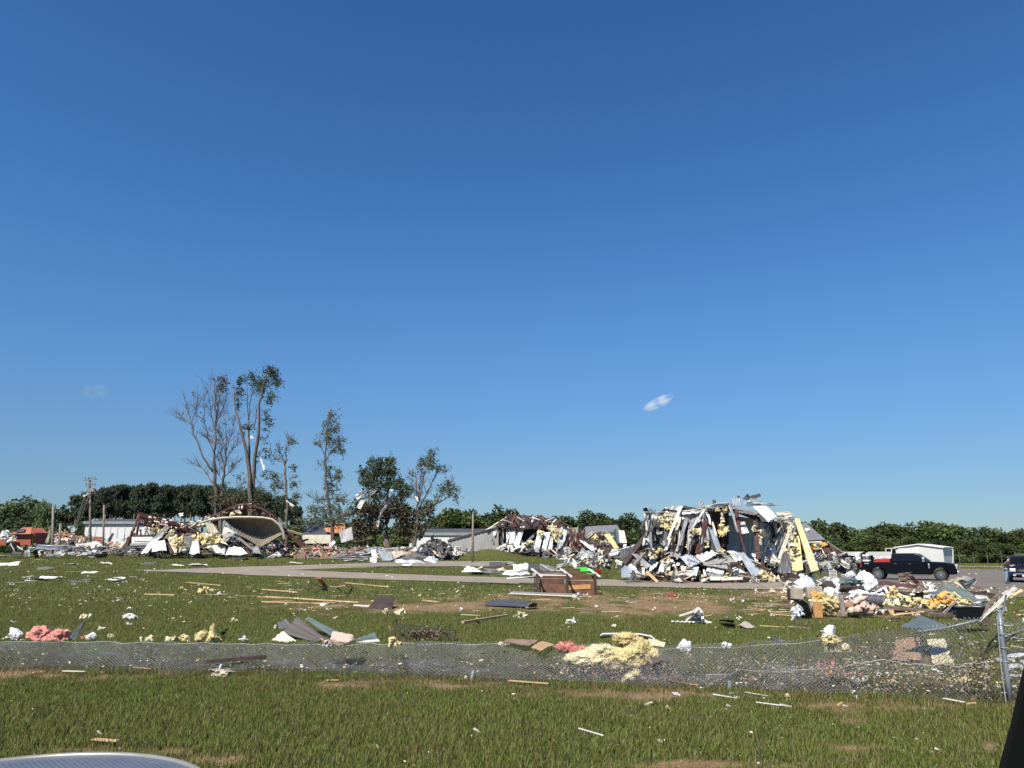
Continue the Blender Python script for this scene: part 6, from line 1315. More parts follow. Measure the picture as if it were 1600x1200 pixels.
for i, (m, a, b) in enumerate([('galv', (800, 927.5), (905, 932)), ('bluegrey', (800, 929.5), (903, 933.5)), ('cream', (798, 931.5), (900, 936)), ('grey_paint', (806, 930), (908, 934.5))]):
    V, F = beam_vf(G(*a, .08+.02*i), G(*b, .08+.02*i), .3, .04); mk('strip', V, F, m, t)
# green and red boxes
g = G(911, 899, 0); t = thing('green_tub', 'bright green plastic tub lying broken behind the brown crate', 'tub', g)
for q, nm in (([(896, 887.5, 44), (918, 887.5, 44), (918, 896, 43.7), (896, 896, 43.7)], 'side'), ([(918, 887.5, 44), (921, 889, 43.2), (931, 899, 42.6), (916, 896, 43.4)], 'side'), ([(921, 889, 43.2), (926, 890, 43.8), (933, 899, 43), (930, 900, 42.6)], 'rim'), ([(896, 887.5, 44), (918, 887.5, 44), (917, 886.8, 45.2), (897, 886.8, 45.2)], 'rim')):
    tsheet(nm, None, 'green_plastic', q, 0, parent=t, crumple=.02, thick=.03)
tsheet('black_sheet', 'black end of the green tub', 'black', [(893.5, 888.5, 44.2), (896, 887.5, 44), (896, 896, 43.7), (893.5, 895, 44)], 0, cat='panel')
wad('red torn canopy scrap left of the largest ruin', 'red_plastic', 934, 897, .45, .35, name='red_scrap', cat='scrap'); wad('white scrap tangled with the red canopy', 'white', 930, 895, .25, .2, name='scrap', cat='scrap')
tsheet('red_sheet', 'flat bright red panel lying on the path verge before the largest ruin', 'red_plastic', [(1042, 932), (1055, 932.5), (1059, 929), (1045, 928)], 0, cat='panel')
# heap between middle ruin and largest ruin
t = thing('rubble_pile', 'low strew of white and grey sheets left of the largest ruin', 'rubble', onground(W(950, 880, 75).x, 75))
P = crop(640, 760, 4.4444, 72)
heap(t, [(870, 862, 880), (900, 866, 884), (940, 868, 886), (975, 862, 890), (1000, 865, 892)], 58, 85, 110, [('sheet', 'white'), ('sheet', 'galv'), ('board', 'cream'), ('board', 'dark_brown'), ('lump', 'cream'), ('board', 'brown_wood'), ('sheet', 'charcoal'), ('lump', 'ins_pale')], (.3, 1.4), 61)
for k in range(60):
    px, py = rnd.uniform(20, 200), rnd.uniform(856, 868); V, F = shard_mesh(rnd, W(px, py, 100 + rnd.uniform(-6, 6)), rnd.uniform(.6, 2.2), rnd.choice(['sheet', 'board'])); V = [(a, b, max(c, float(T(a, b)))) for a, b, c in (tuple(v) for v in V)]
    tag(mk('torn_sheet', V, F, rnd.choice(['white', 'galv', 'bluegrey', 'cream', 'galv_dark', 'dark_brown'])), 'torn pale or grey scrap in the litter before the brick red walls', 'scrap', 'litter before the brick red walls')
P = crop(0, 700, 5.3333, 98)
for l, m, q in [('long rippled blue grey sheet on the grass before the red walls', 'bluegrey', [(300, 850), (320, 805), (560, 812), (620, 850)]), ('bright crumpled sheet behind the rippled blue grey one', 'galv', [(420, 830, 2), (520, 805, 2), (680, 830, 2), (600, 850, 2)]), ('low pale sheet trailing right of the rippled one', 'galv', [(590, 880), (700, 845), (800, 870), (640, 895)]), ('dark grey folded sheet leftmost on the grass edge', 'galv_dark', [(90, 900), (100, 865), (190, 870), (215, 900)]), ('silver sheet propped near the leaning utility pole', 'bluegrey', [(560, 650, 6), (600, 645, 6), (640, 680, 6), (600, 710, 6)]), ('white sheet folded beside the pole foot', 'white', [(715, 780), (790, 780), (850, 815), (760, 840)]), ('white shred standing beside the snapped pole', 'cream', [(405, 660, 2), (430, 645, 2), (410, 790, 2), (380, 795, 2)]), ('flat pale sheet pointing right toward the left ruin', 'galv', [(800, 805), (940, 825), (930, 832), (790, 825)])]:
    V, F = sheet_vf([P(a) for a in q], 6, crumple=.3, seed=len(l), nv=8, depth=.07); tag(mk('metal_sheet', V, F, m), l, 'metal sheet')

# field items with their own look
tboard('long tan board lying left of the field middle, tipped on the grass', 'pine_board', (411, 922.5), (463, 926.5), .14)
tboard('pinkish short board propped up among the tan boards', 'ins_pink', (498, 903, 41.5), (507, 916), .26, .05); tboard('thin tan board slanting left of the pinkish one', 'pine_board', (482, 909, 40), (508, 921), .08)
tboard('bent tan board right of the pinkish one, upper half', 'pine_board', (524, 919), (538, 915, 38.5), .08); tboard('bent tan board right of the pinkish one, lower half', 'pine_board', (538, 915, 38.5), (551, 919), .08)
tboard('long thin tan board on the bare soil band', 'pine_board', (410, 942), (515, 945.5), .16); tboard('long thin tan lath above the soil band', 'pine_board', (415, 933.5), (560, 943.5), .07); tboard('tan lath on the left of the soil band, highest', 'pine_board', (402, 934), (450, 936), .08)
tboard('single tan board on the left grass', 'pine_board', (226, 930), (273, 931.5), .10); tboard('thin tan lath far left of the soil band', 'pine_board', (290, 911), (345, 916), .12); tboard('pale lath lying above the pinkish board', 'pine_board', (540, 911.5), (608, 918.5), .1)
tboard('crooked tan branch on the grass right of the wire basket', 'pine_board', (723, 976), (793, 965), .10, .08, name='branch', cat='branch'); tboard('short branch stub on the crooked branch', 'pine_board', (745, 973), (745, 966, 23.4), .05, .05, name='branch', cat='branch')
tboard('tan board at the right of the soil band', 'pine_board', (661, 940), (685, 942.5), .12); tboard('dark short stick on the grass between path and soil', 'dark_brown', (630, 915), (638, 921), .14, .08, name='stick', cat='stick')
V, F = sheet_vf([G(570, 952, .02), G(612, 953, .02), G(617, 949, .38), G(590, 948, .40)], 0, crumple=.10, seed=7, nv=8, ragged=.1); tag(mk('brown_cover', V, F, 'dark_brown'), 'dark brown rounded cover lying on the soil band', 'cover'); tboard('white edge strip under the dark brown cover', 'white', (553, 948), (607, 951.5), .07, .05, name='strip', cat='strip')
tsheet('metal_sheet', 'flat blue grey panel lying on the bare soil left of the field middle right', 'charcoal', [(755, 948), (775, 940), (826, 941), (828, 953)], 4, crumple=.06); tsheet('metal_sheet', 'crumpled grey end piece beside the flat blue grey panel', 'galv_dark', [(824, 953), (826, 944, 29), (838, 939, 29.5), (836, 950)], 2, crumple=.15)
# white frame on grass at right middle
t = thing('window_frame', 'bent white frame standing on the field right of the yellow insulation', 'frame', G(1085, 976))
D = GY(1085, 975)
for a, b in (((1062, 962), (1084, 955)), ((1084, 955), (1091, 950)), ((1091, 950), (1097, 958)), ((1097, 958), (1098, 968)), ((1098, 968), (1108, 974)), ((1072, 970), (1091, 952))):
    V, F = beam_vf(W(*a, D), W(*b, D - .2), .07, .05); mk('bar', V, F, 'white', t)
tsheet('panel', None, 'galv', [(1077, 970, D), (1088, 956, D), (1096, 962, D+.3), (1094, 972, D)], 4, parent=t)
V, F = sheet_vf([G(1048, 972, .03), G(1110, 975, .03), W(1112, 971, D), W(1050, 970, D+.4)], 9, crumple=.05, seed=4); mk('skirt', V, F, 'white', t)
tsheet('panel', 'small tan flat panel right of the bent white frame', 'stone_tan', [(1153, 981), (1165, 974), (1180, 983), (1170, 984)], 0, cat='panel', crumple=.05)
tsheet('panel', 'dark flat panel between the white frame and the tan panel', 'dark_brown', [(1123, 974), (1148, 976), (1146, 969, 22.3), (1130, 968, 22.3)], 0, cat='panel')
# big grey panel by the fence
D = GY(470, 1000) - .2
tsheet('metal_sheet', 'large grey brown metal panel propped steeply behind the fallen fence', 'brown_panel', [(443, 990, D+.4), (464, 963, D+.9), (515, 1001, D-.2), (494, 1003, D-.4)], 3, crumple=.03, depth=.02)
tsheet('metal_sheet', 'dark green folded sheet beneath the large grey brown panel', 'galv_dark', [(433, 974, D+1), (448, 968, D+1.4), (470, 985, D+.8), (440, 984, D+.6)], 3); tsheet('metal_sheet', 'long dark green panel lying behind the large grey brown panel', 'green_grey', [(476, 967, D+1.3), (486, 967, D+1.6), (552, 998, D+.6), (530, 1000, D+.2)], 3, crumple=.05)
tsheet('metal_sheet', 'pale cream panel at the left foot of the large grey brown panel', 'cream', [(424, 999, D-.2), (443, 986, D+.2), (465, 1001, D-.3), (450, 1003, D-.4)], 3); tsheet('metal_sheet', 'dark green wedge panel between the rag and the yellow rag', 'green_grey', [(550, 1002, D-.2), (585, 988, D+.2), (592, 1001, D-.1), (575, 1002, D-.2)], 0); tsheet('metal_sheet', 'white board edge under the dark green wedge', 'shed_wall', [(557, 1003, D-.35), (590, 999, D-.2), (594, 1004, D-.3), (560, 1006, D-.4)], 0)
bag('pale grey rag crumpled on the top of the fallen fence', 'pale_fabric', 528, 1008, .5, .24, 'rag', 'cloth', 5, base=W(528, 1009, 14.25)); bag('small white scrap under the pale grey rag', 'white_plastic', 512, 1010, .15, .12, 'scrap', 'scrap', 6, base=W(511, 1011, 14.2))
tag(mk('yellow_rag', *torn(W(616, 1002, 14.3), .17, .15, .1, 9), 'ins_yellow'), 'bright yellow rag on the fence top left of the wire basket', 'cloth')
# wire basket panel
t = thing('wire_panel', 'dark bent wire mesh panel with leaves standing behind the fallen fence', 'mesh panel', G(660, 1003)); D = GY(660, 1003)
for a, b in (((616, 1003), (618, 966)), ((618, 966), (620, 975)), ((620, 975), (712, 985)), ((712, 985), (710, 1003)), ((616, 1003), (710, 1004)), ((680, 1002), (685, 983)), ((650, 1003), (652, 979))):
    V, F = tube_vf([W(*a, D), W(*b, D+.15)], .012, 5); mk('rod', V, F, 'wire_dark', t)
L = []
for k in range(30):
    f = k/29; a = W(616+94*f, 1003, D); b = W(620+92*f, 975+10*f, D+.15); L.append(tube_vf([a, b], .004, 3, False))
for k in range(14):
    f = k/13; L.append(tube_vf([W(616, 1003-28*f, D+.15*f), W(711, 1003-18*f, D+.15*f)], .004, 3, False))
V, F = merge(L); o = mk('wire_mesh', V, F, 'wire_dark', t); o['kind'] = 'stuff'
rg_ = np.random.default_rng(9); c0 = np.array(W(664, 993, D)); pts = c0 + rg_.normal(size=(260, 3))*np.array([.32, .05, .09]); V, F = tris(rg_, pts, .06); o = mk('dead_leaves', V, F, 'mid_brown', t); o['kind'] = 'stuff'
# along the back of the fence: pink and yellow insulation, bags, cardboard
bag('crumpled white plastic bag at the far left behind the fence', 'white_plastic', 22, 1001, .42, .30, 'plastic_bag', 'bag', 11)
for px, py, w, h, l in ((62, 1002, .62, .36, 'large clump of pink insulation lying behind the fence at the left'), (92, 1002, .5, .28, 'smaller pink insulation clump joined right of the large pink one')):
    g = G(px, py); V, F = lump_vf(g, (w/2, w*.35, h*.6), .75, 5, int(px), fr=1.7, ridge=.18, flat=.6); tag(mk('insulation', V, F, 'ins_pink', smooth=True), l, 'insulation')
tsheet('panel', 'narrow dark panel leaning right of the pink insulation', 'charcoal', [(108, 998, 18), (128, 973, 18.4), (133, 974, 18.4), (116, 1001, 18)], 0, cat='panel')
bag('white crumpled bag with pink shreds right of the dark leaning panel', 'white_plastic', 143, 1001, .26, .2, 'plastic_bag', 'bag', 13); wad('pink shred beside the white crumpled bag', 'ins_pink', 131, 1001, .12, .06)
wad('small pale yellow clump left of the long yellow insulation', 'ins_pale', 230, 1003, .17, .09); wad('flat pale yellow strip on the fence back', 'ins_pale', 268, 1003, .22, .07); wad('thin yellow arm of the long yellow insulation', 'ins_yellow', 293, 1003, .22, .08)
wad('long lumpy yellow insulation roll on the fence back at left', 'ins_yellow', 323, 1005, .40, .16, n=22); wad('small white scrap right of the yellow insulation roll', 'white', 380, 1004, .12, .08, name='scrap', cat='scrap'); wad('tiny pale clump behind the fence at left', 'ins_pale', 173, 998, .09, .07)
V, F = torn(G(350, 1000) + Vector((0, 0, .14)), .09, .09, .17, 12); tag(mk('weed', V, F, 'leaf'), 'small dark green weed beside the yellow insulation roll', 'plant')
bag('grey white crumpled bag alone on the left grass', 'shed_wall', 203, 969, .42, .26, 'plastic_bag', 'bag', 15); wad('small pale yellow clump on the left grass', 'ins_pale', 133, 968, .2, .09)
wad('round yellow insulation clump on the left lawn', 'ins_yellow', 320, 928, .42, .26, n=14); wad('white scrap right of the round yellow clump', 'white', 342, 931, .16, .12, name='scrap', cat='scrap')
wad('pale insulation tuft right of the dark brown cover', 'ins_pale', 603, 961, .16, .12); wad('pale insulation tuft behind the wire panel corner', 'ins_pale', 624, 962, .2, .14); wad('round pale clump on the grass right of the crooked branch', 'ins_pale', 815, 968, .2, .16); wad('white bit on the grass left of the big yellow insulation', 'white', 893, 976, .26, .08, name='scrap', cat='scrap')
wad('small clump of scraps at the right end of the grey strips', 'cream', 902, 938, .3, .13)
bag('white cup shaped crumpled bag right of the big yellow insulation', 'white_plastic', 1071, 1022, .32, .36, 'plastic_bag', 'bag', 17); bag('low white crumpled bag at the fence bend', 'white_plastic', 1134, 1016, .27, .2, 'plastic_bag', 'bag', 18)
D = 14.15
tsheet('cardboard', 'flat brown cardboard piece on the fence left of the pink clump', 'cardboard', [(830, 1012, D), (848, 1002, D+.2), (866, 1008, D), (845, 1019, D-.3)], 0, cat='cardboard', crumple=.02); tsheet('cardboard', 'dark curled cardboard strip behind the flat cardboard', 'mid_brown', [(786, 1005, D+.2), (800, 1001, D+.3), (842, 1003, D+.3), (826, 1012, D)], 0, cat='cardboard', crumple=.06)
bag('pinkish curled scrap on the fence back beside the cardboard', 'pale_fabric', 783, 1010, .15, .1, 'scrap', 'scrap', 21, base=W(783, 1010, D))

# the big yellow insulation heap lying on the fence
D = 13.85
def wool(c, w, d, h, seed, sub=5):
    """One fold of glass wool: soft bulge, deep creases, felted fine relief."""
    V, F = ico(sub); k = seed*1.7; q = V*1.3
    big = fbm(q[:, 0]+k, q[:, 1]+k, q[:, 2], seed, 3) - .5
    cr = np.abs(fbm(V[:, 0]*2.2+k, V[:, 1]*1.2, V[:, 2]*2.2+k, seed+3, 3) - .5)
    fin = fbm(V[:, 0]*11, V[:, 1]*11+k, V[:, 2]*11, seed+6, 3) - .5
    rad = 1 + .75*big - .22*np.clip(.10 - cr, 0, 1)/.10 + .20*fin
    P = V*rad[:, None]*np.array([w/2, d/2, h/2]); P[:, 2] = np.maximum(P[:, 2], -h*.3) + h*.3
    return P + np.array(c), F
def fluff(label, m, cx, cy, w, h, seed, n_f=900, name='insulation', D=D, parts=None, flen=.03):
    c = W(cx, cy, D); t = thing(name, label, 'insulation', c - Vector((0, 0, h*.5))); u = D*cp/FPX*1.03
    for k, (dx, dy, ww, hh, mm) in enumerate(parts or [(0, 0, w, h, m)]):
        V, F = wool(c + Vector((dx*u, -.012*k, -dy*u - hh*.5)), ww, ww*.6, hh, seed+k, 6 if ww > .5 else (5 if ww > .3 else 4)); mk('wad', V, F, mm, t, smooth=True)
        r = np.random.default_rng(seed+k); nf = int(n_f*ww); q = V[r.integers(0, len(V), nf)]; out = q - V.mean(0); out /= np.linalg.norm(out, axis=1)[:, None]
        d = out*.55 + r.normal(0, .55, q.shape); L = flen*(.3 + r.random((nf, 1))**2*1.6); wv = np.cross(d, r.normal(size=q.shape)); wv /= np.linalg.norm(wv, axis=1)[:, None]; wv *= .004
        T_ = np.stack([q-wv-out*.01, q+wv-out*.01, q+d*L*.6+wv, q+d*L], 1).reshape(-1, 3); o = mk('fibres', T_, np.arange(len(T_)).reshape(-1, 4), mm, t); o['kind'] = 'stuff'
    return t
Y_, A_ = 'ins_pale', 'ins_yellow'
t = fluff('big shaggy heap of yellow insulation lying on the fallen fence', 'ins_yellow', 960, 1020, 1, 1, 71, 9000, flen=.022, parts=[
    (-34, 3, .86, .34, Y_), (-56, 10, .34, .18, Y_), (-20, -6, .56, .28, Y_), (22, -6, .74, .58, A_), (34, -12, .50, .44, A_), (50, 3, .48, .42, A_), (-8, 9, .60, .24, Y_), (30, 11, .66, .24, A_), (16, -24, .42, .20, A_), (54, 14, .34, .18, A_), (8, 2, .40, .34, Y_)])
tsheet('insulation', 'stiff pale yellow strip poking out right of the big yellow heap', 'ins_pale', [(1012, 1000, 13.9), (1038, 1006, 14.0), (1036, 1013, 13.9), (1010, 1008, 13.8)], 0, cat='insulation', crumple=.05)
tsheet('panel', 'rusty brown plate under the right end of the big yellow heap', 'brown_wood', [(1015, 1024, 13.7), (1030, 1022, 13.8), (1046, 1032, 13.6), (1020, 1038, 13.45)], 0, cat='plate', crumple=.05)
fluff('pink insulation knot at the left end of the big yellow heap', 'ins_pink', 884, 1008, 1, 1, 103, 2600, D=14.0, parts=[(-6, 0, .18, .16, 'ins_pink'), (4, -1, .2, .17, 'ins_pink'), (12, 3, .14, .10, 'ins_pink')])
fluff('pale pink tuft between the pink knot and the yellow heap', 'ins_pink', 903, 1015, 1, 1, 107, 2600, D=13.9, parts=[(-6, 0, .16, .08, 'ins_pink'), (7, -3, .18, .09, 'ins_pink')])
fluff('pale yellow tuft hanging down the fence below the big yellow heap', 'ins_pale', 980, 1060, 1, 1, 111, 3500, D=13.2, parts=[(-6, 4, .10, .13, Y_), (4, -4, .16, .11, Y_), (13, -9, .12, .08, Y_)])
t = thing('tube_frame', 'thin white rounded tube frame behind the big yellow insulation', 'frame', W(985, 1005, 14.4))
V, F = tube_vf([W(a, b, 14.4) for a, b in ((938, 993), (942, 990.5), (965, 990), (1000, 991), (1016, 994), (1022, 998), (1024, 1003))], .016, 6); mk('tube', V, F, 'white', t, smooth=True)
V, F = tube_vf([W(a, b, 14.42) for a, b in ((938, 996), (965, 993), (1000, 994), (1014, 998), (1020, 1004))], .014, 6); mk('tube', V, F, 'black', t, smooth=True)

# ------------------------------------------------------------------ right hand debris heap
P2 = lambda X, Y: (1220 + X/8.889, 880 + Y/8.889)
P3 = lambda X, Y: (1380 + X/7.273, 880 + Y/7.273)
def q2(D, *pts): return [(*P2(x, y), D + (d[0] if d else 0)) for x, y, *d in pts]
def q3(D, *pts): return [(*P3(x, y), D + (d[0] if d else 0)) for x, y, *d in pts]
def blob2(label, m, X, Y, w, h, D, seed, name='plastic_sheet', cat='plastic sheet', f=P2, ridge=.3):
    c = W(*f(X, Y), D)
    if name in ('insulation', 'blanket'): V, F = torn(c, w*.5, w*.3, h*.5, 42, seed); V = [(x, y, max(z, float(T(c.x, D)))) for x, y, z in V]
    else: V, F = film(c - Vector((0, 0, h*.5)), w, w*.6, h, seed, flaps=7, folds=.16 if ridge > .2 else .05)
    return tag(mk(name, V, F, m), label, cat)
blob2('white plastic sheet humped over debris behind the tan stone block', 'white_plastic', 345, 270, 1.0, .62, 29.5, 31); blob2('largest white plastic sheet draped over the heap beside the truck wheel', 'white_plastic', 1140, 290, 1.35, .85, 30.5, 32)
blob2('white plastic sheet spilling forward beneath the largest one', 'white_plastic', 1060, 440, 1.0, .5, 28, 33); blob2('crumpled white sheet in the middle of the heap', 'white_plastic', 700, 410, .85, .55, 28, 34); blob2('white torn film hanging beside the olive cushion', 'white_plastic', 780, 290, .5, .7, 30, 35)
blob2('peaked white scrap at the rear of the heap', 'white_plastic', 960, 160, .7, .4, 33, 36); blob2('small white crumple left rear of the heap', 'white_plastic', 290, 170, .4, .25, 33, 37); blob2('white scrap at rear left of the small grey crate', 'white_plastic', 620, 215, .5, .22, 33, 38)
blob2('olive green cushion lying on the heap', 'green_grey', 940, 250, .95, .42, 30, 39, 'cushion', 'cushion', ridge=.05); blob2('dark brown bundle under the olive cushion', 'dark_brown', 930, 350, 1.0, .4, 29.4, 40, 'bundle', 'bundle', ridge=.1); blob2('dark maroon bundle left of the white torn film', 'dark_brown', 640, 310, .8, .36, 29.6, 41, 'bundle', 'bundle', ridge=.1)
blob2('pinkish beige blanket draped over the front of the heap', 'pale_fabric', 1120, 620, 1.2, .65, 25.6, 42, 'blanket', 'blanket', ridge=.35); blob2('yellow insulation spilled over the orange board', 'ins_yellow', 640, 560, .95, .75, 25.8, 43, 'insulation', 'insulation', ridge=.35); blob2('orange yellow insulation on top of the tan block', 'ins_orange', 500, 455, .45, .3, 26, 44, 'insulation', 'insulation')
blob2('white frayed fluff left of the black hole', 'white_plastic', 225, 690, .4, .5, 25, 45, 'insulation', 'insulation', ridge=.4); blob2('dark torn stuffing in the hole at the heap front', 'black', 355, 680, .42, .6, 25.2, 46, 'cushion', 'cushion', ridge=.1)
def tbox(label, m, X, Y, w, h, d, D, f=P2, rot=0, name='block', cat='block'):
    c = W(*f(X, Y), D); V, F = box_vf(c, (w, d, h), Matrix.Rotation(rot, 3, 'Z') @ Matrix.Rotation(rot*.3, 3, 'Y')); return tag(bev(mk(name, V, F, m), .015), label, cat)
tbox('tan square stone block left in the heap', 'stone_tan', 215, 420, .36, .38, .3, 27.2, rot=.15); tbox('larger tan block right of the gap', 'stone_tan', 460, 400, .52, .38, .3, 27.0, rot=-.1); tbox('tall orange brown board standing at the heap front', 'orange_board', 515, 645, .27, .52, .12, 25.2, rot=.12, name='board', cat='board'); tbox('grey brown post standing in front of the blanket', 'grey_board', 850, 590, .12, .68, .1, 25.3, name='post', cat='post'); tbox('brown cross board behind the post', 'cardboard', 930, 575, .35, .14, .05, 25.5, name='board', cat='board')
tbox('olive tan panel behind the left block', 'mid_brown', 180, 260, .35, .3, .1, 30, name='panel', cat='panel'); tbox('dark end panel left of the tan block', 'dark_brown', 130, 430, .12, .4, .3, 27.4, name='panel', cat='panel')
t = thing('small_crate', 'small white slatted crate standing upright at the rear of the heap', 'crate', W(*P2(725, 210), 37.5))
for x, z, w, h in ((-.16, 0, .03, .42), (.16, 0, .03, .42), (0, .2, .34, .03), (0, -.2, .34, .03), (0, 0, .02, .4), (-.08, 0, .015, .4), (.08, 0, .015, .4), (0, .05, .3, .02)):
    V, F = box_vf(W(*P2(725, 160), 37.5) + Vector((x, 0, z)), (w, .08, h)); mk('slat', V, F, 'white', t)
t = thing('metal_barrel', 'dark horizontal cylinder with tan end lying at the front of the heap', 'barrel', W(*P2(1300, 560), 27)); a, b = W(*P2(1120, 500), 27), W(*P2(1450, 535), 26.4)
V, F = tube_vf([a, b], .20, 16); bev(mk('shell', V, F, 'charcoal', t), .02); V, F = tube_vf([b, b + (b-a).normalized()*.02], .17, 16); mk('end_cap', V, F, 'stone_tan', t)
for f in (.2, .5, .8): V, F = tube_vf([a.lerp(b, f), a.lerp(b, f+.03)], .208, 16, False); mk('hoop', V, F, 'galv_dark', t)
t = thing('white_window', 'tilted white framed window with dark gap right of the largest plastic sheet', 'window', W(*P2(1400, 430), 28))
for a, b in (((1270, 430), (1440, 335)), ((1440, 335), (1500, 460)), ((1380, 380), (1430, 450)), ((1280, 440), (1480, 470))): V, F = beam_vf(W(*P2(*a), 28), W(*P2(*b), 27.8), .08, .05); mk('bar', V, F, 'white', t)
for l, m, q, r_ in [('long rusty maroon beam lying before the truck', 'red_steel', q2(33, (1300, 245), (1900, 300), (1900, 345), (1300, 300, -.5)), 2), ('dark plank under the maroon beam', 'dark_brown', q2(31, (1200, 400), (1560, 330), (1560, 380), (1240, 440)), 0), ('dark brown lid at the rear left of the heap', 'dark_brown', q2(33, (20, 160), (240, 150), (260, 200), (60, 260)), 0), ('brown soil coloured slab left end of the heap', 'mid_brown', q2(29, (0, 550), (160, 560), (150, 610), (0, 620)), 0),
    ('thin cream strip standing at the left end of the heap', 'cream', q2(29, (75, 245), (95, 235), (30, 380), (10, 390)), 0), ('grey green flat lid beneath white film', 'green_grey', q2(32.5, (420, 190), (480, 200), (490, 330), (430, 330)), 2), ('white board scrap in the middle rear', 'white', q2(33, (480, 230), (590, 265), (570, 275), (490, 245)), 0), ('cream batten lying at the front edge', 'pine_board', q2(24.3, (1150, 830), (1240, 805), (1250, 820), (1170, 845)), 0), ('maroon torn cloth on white film', 'mid_brown', q2(27.5, (790, 420), (1000, 410), (900, 470), (820, 460)), 0)]:
    tsheet('panel', l, m, q, r_, cat='panel', crumple=.04)
for l, m, q, r_, kw in [('large dark green curved metal sheet arched over the right of the heap', 'green_grey', q3(26.5, (500, 330, .4), (740, 218, .8), (1210, 430, -.4), (920, 445, -.8)), 5, dict(bow=.12, depth=.03)), ('pale roof panel lying behind the dark green sheet', 'tan_metal', q3(29, (620, 215), (930, 140), (1000, 165), (780, 230)), 4, {}), ('bright white edged trough panel folded at the heap rear', 'grey_paint', q3(28.5, (780, 215), (935, 145), (1060, 190), (930, 295)), 3, dict(bow=-.2)), ('pale flap hanging from the trough panel', 'cream', q3(28.2, (790, 215), (840, 200), (930, 295), (870, 270)), 0, {}),
    ('dark grey trough end piece', 'galv_dark', q3(28, (900, 230), (1050, 165), (1060, 200), (950, 290)), 2, {}), ('white ragged edge sheet along the green arch', 'white', q3(26.2, (850, 250), (900, 290), (1060, 380), (1000, 360)), 0, {}), ('lower white crumpled trim right of the green arch', 'white', q3(26, (1040, 370), (1190, 370), (1180, 395), (1060, 400)), 0, {}), ('white scrap under the green arch end', 'white', q3(25.4, (1000, 430), (1130, 430), (1110, 455), (1020, 450)), 0, {}), ('dark slab behind the green arch', 'dark_brown', q3(27.5, (970, 315), (1240, 340), (1230, 375), (1000, 350)), 0, {}),
    ('long folded cream gutter standing at the fence end, outer face', 'cream', q3(20, (1075, 650, -4), (1110, 655, -4), (1530, 290), (1480, 255)), 0, dict(crumple=.03)), ('olive inner face of the long folded gutter', 'mid_brown', q3(20.3, (1180, 480, -2), (1300, 330, .2), (1340, 345), (1110, 640, -4)), 0, dict(crumple=.03)), ('dark underside of the long folded gutter', 'dark_brown', q3(20, (1110, 655, -4), (1230, 610, -3), (1330, 450, -1), (1450, 370)), 0, {}), ('tan plank pointing off right beyond the gutter', 'pine_board', q3(20.5, (1420, 375), (1560, 295), (1600, 310), (1450, 400)), 0, {}), ('pale blue grey gutter tip', 'shed_wall', q3(20, (1340, 340, -.4), (1480, 255), (1530, 290), (1370, 400, -.4)), 0, {}),
    ('flat blue green metal sheet lying behind the fence rail', 'green_grey', q3(16.5, (200, 710), (440, 590, 1.2), (760, 715, .3), (560, 755, -.6)), 3, dict(crumple=.015)), ('black front painted as the shaded inside of an open box below the gutter', 'black', q3(21.5, (820, 495), (1180, 500), (1160, 640, -.6), (830, 635, -.6)), 0, {}), ('pale rim of the open dark box', 'shed_wall', q3(21.4, (815, 480), (1190, 485), (1185, 500), (815, 497)), 0, {}),  # the black face paints the shade inside the open box
    ('grey brown angle iron lying before the heap', 'grey_board', q3(22.5, (660, 570), (820, 415, 1), (845, 430, 1), (690, 590)), 0, {}), ('tan pole lying left of the angle iron', 'pine_board', q3(22.8, (100, 580), (460, 540), (470, 555), (110, 595)), 0, {}), ('grey bent strip joining the tan pole', 'grey_board', q3(22.6, (455, 545), (660, 565), (660, 580), (480, 570)), 0, {}), ('white scrap beside the dark box hole', 'white', q3(25, (450, 370), (530, 360), (520, 440), (460, 440)), 0, dict(crumple=.15)),
    ('black fill painted as the shaded hollow between brown boards', 'black', q3(26, (355, 340), (460, 325), (450, 440), (370, 430)), 0, {}), ('brown board leaning left of the black hollow', 'dark_brown', q3(26, (130, 310), (250, 330), (370, 430), (240, 410)), 0, {}), ('long dark beam under the orange insulation', 'mid_brown', q3(24, (0, 470), (620, 530), (600, 570), (0, 520)), 0, dict(crumple=.05)), ('rusty tube behind the heap, leaning on the maroon beam', 'red_steel', q3(34, (290, 150), (340, 140), (420, 225), (370, 235)), 3, {}), ('brown seat back standing before the truck door', 'mid_brown', q3(34.5, (155, 115), (325, 95), (250, 220), (190, 215)), 0, dict(crumple=.1)),  # the black piece paints the shade of the hollow
    ('white pile scrap right of the rusty tube', 'white', q3(32, (460, 210), (590, 205), (560, 270), (500, 270)), 0, dict(crumple=.15)), ('white sheet stood behind the green arch left', 'white', q3(28, (520, 240), (640, 235), (560, 310), (510, 320)), 0, dict(crumple=.1)), ('grey pale block at the parking edge', 'stone_tan', q3(31, (1080, 295), (1170, 300), (1180, 335), (1110, 330)), 0, dict(crumple=.1))]:
    kw.setdefault('crumple', .05); tsheet('metal_sheet' if 'sheet' in l or 'panel' in l else 'debris_piece', l, m, q, r_, cat='debris', **kw)
for k, (X, Y, w, h, m) in enumerate([(350, 450, .5, .2, 'ins_yellow'), (470, 480, .55, .22, 'ins_yellow'), (590, 470, .55, .25, 'ins_orange'), (700, 430, .5, .3, 'ins_orange'), (780, 410, .4, .28, 'ins_yellow'), (880, 450, .4, .2, 'ins_yellow'), (100, 340, .35, .3, 'ins_yellow'), (90, 450, .4, .2, 'ins_pale'), (200, 400, .3, .22, 'ins_pale'), (620, 490, .4, .16, 'ins_pale')]):
    o = mk('insulation', *torn(W(*P3(X, Y), 24.8), w*.7, .3, h*.8, 12), m); tag(o, 'ragged yellow or orange insulation strung along the front of the right heap', 'insulation', 'insulation along the right heap')
rg = random.Random(99)
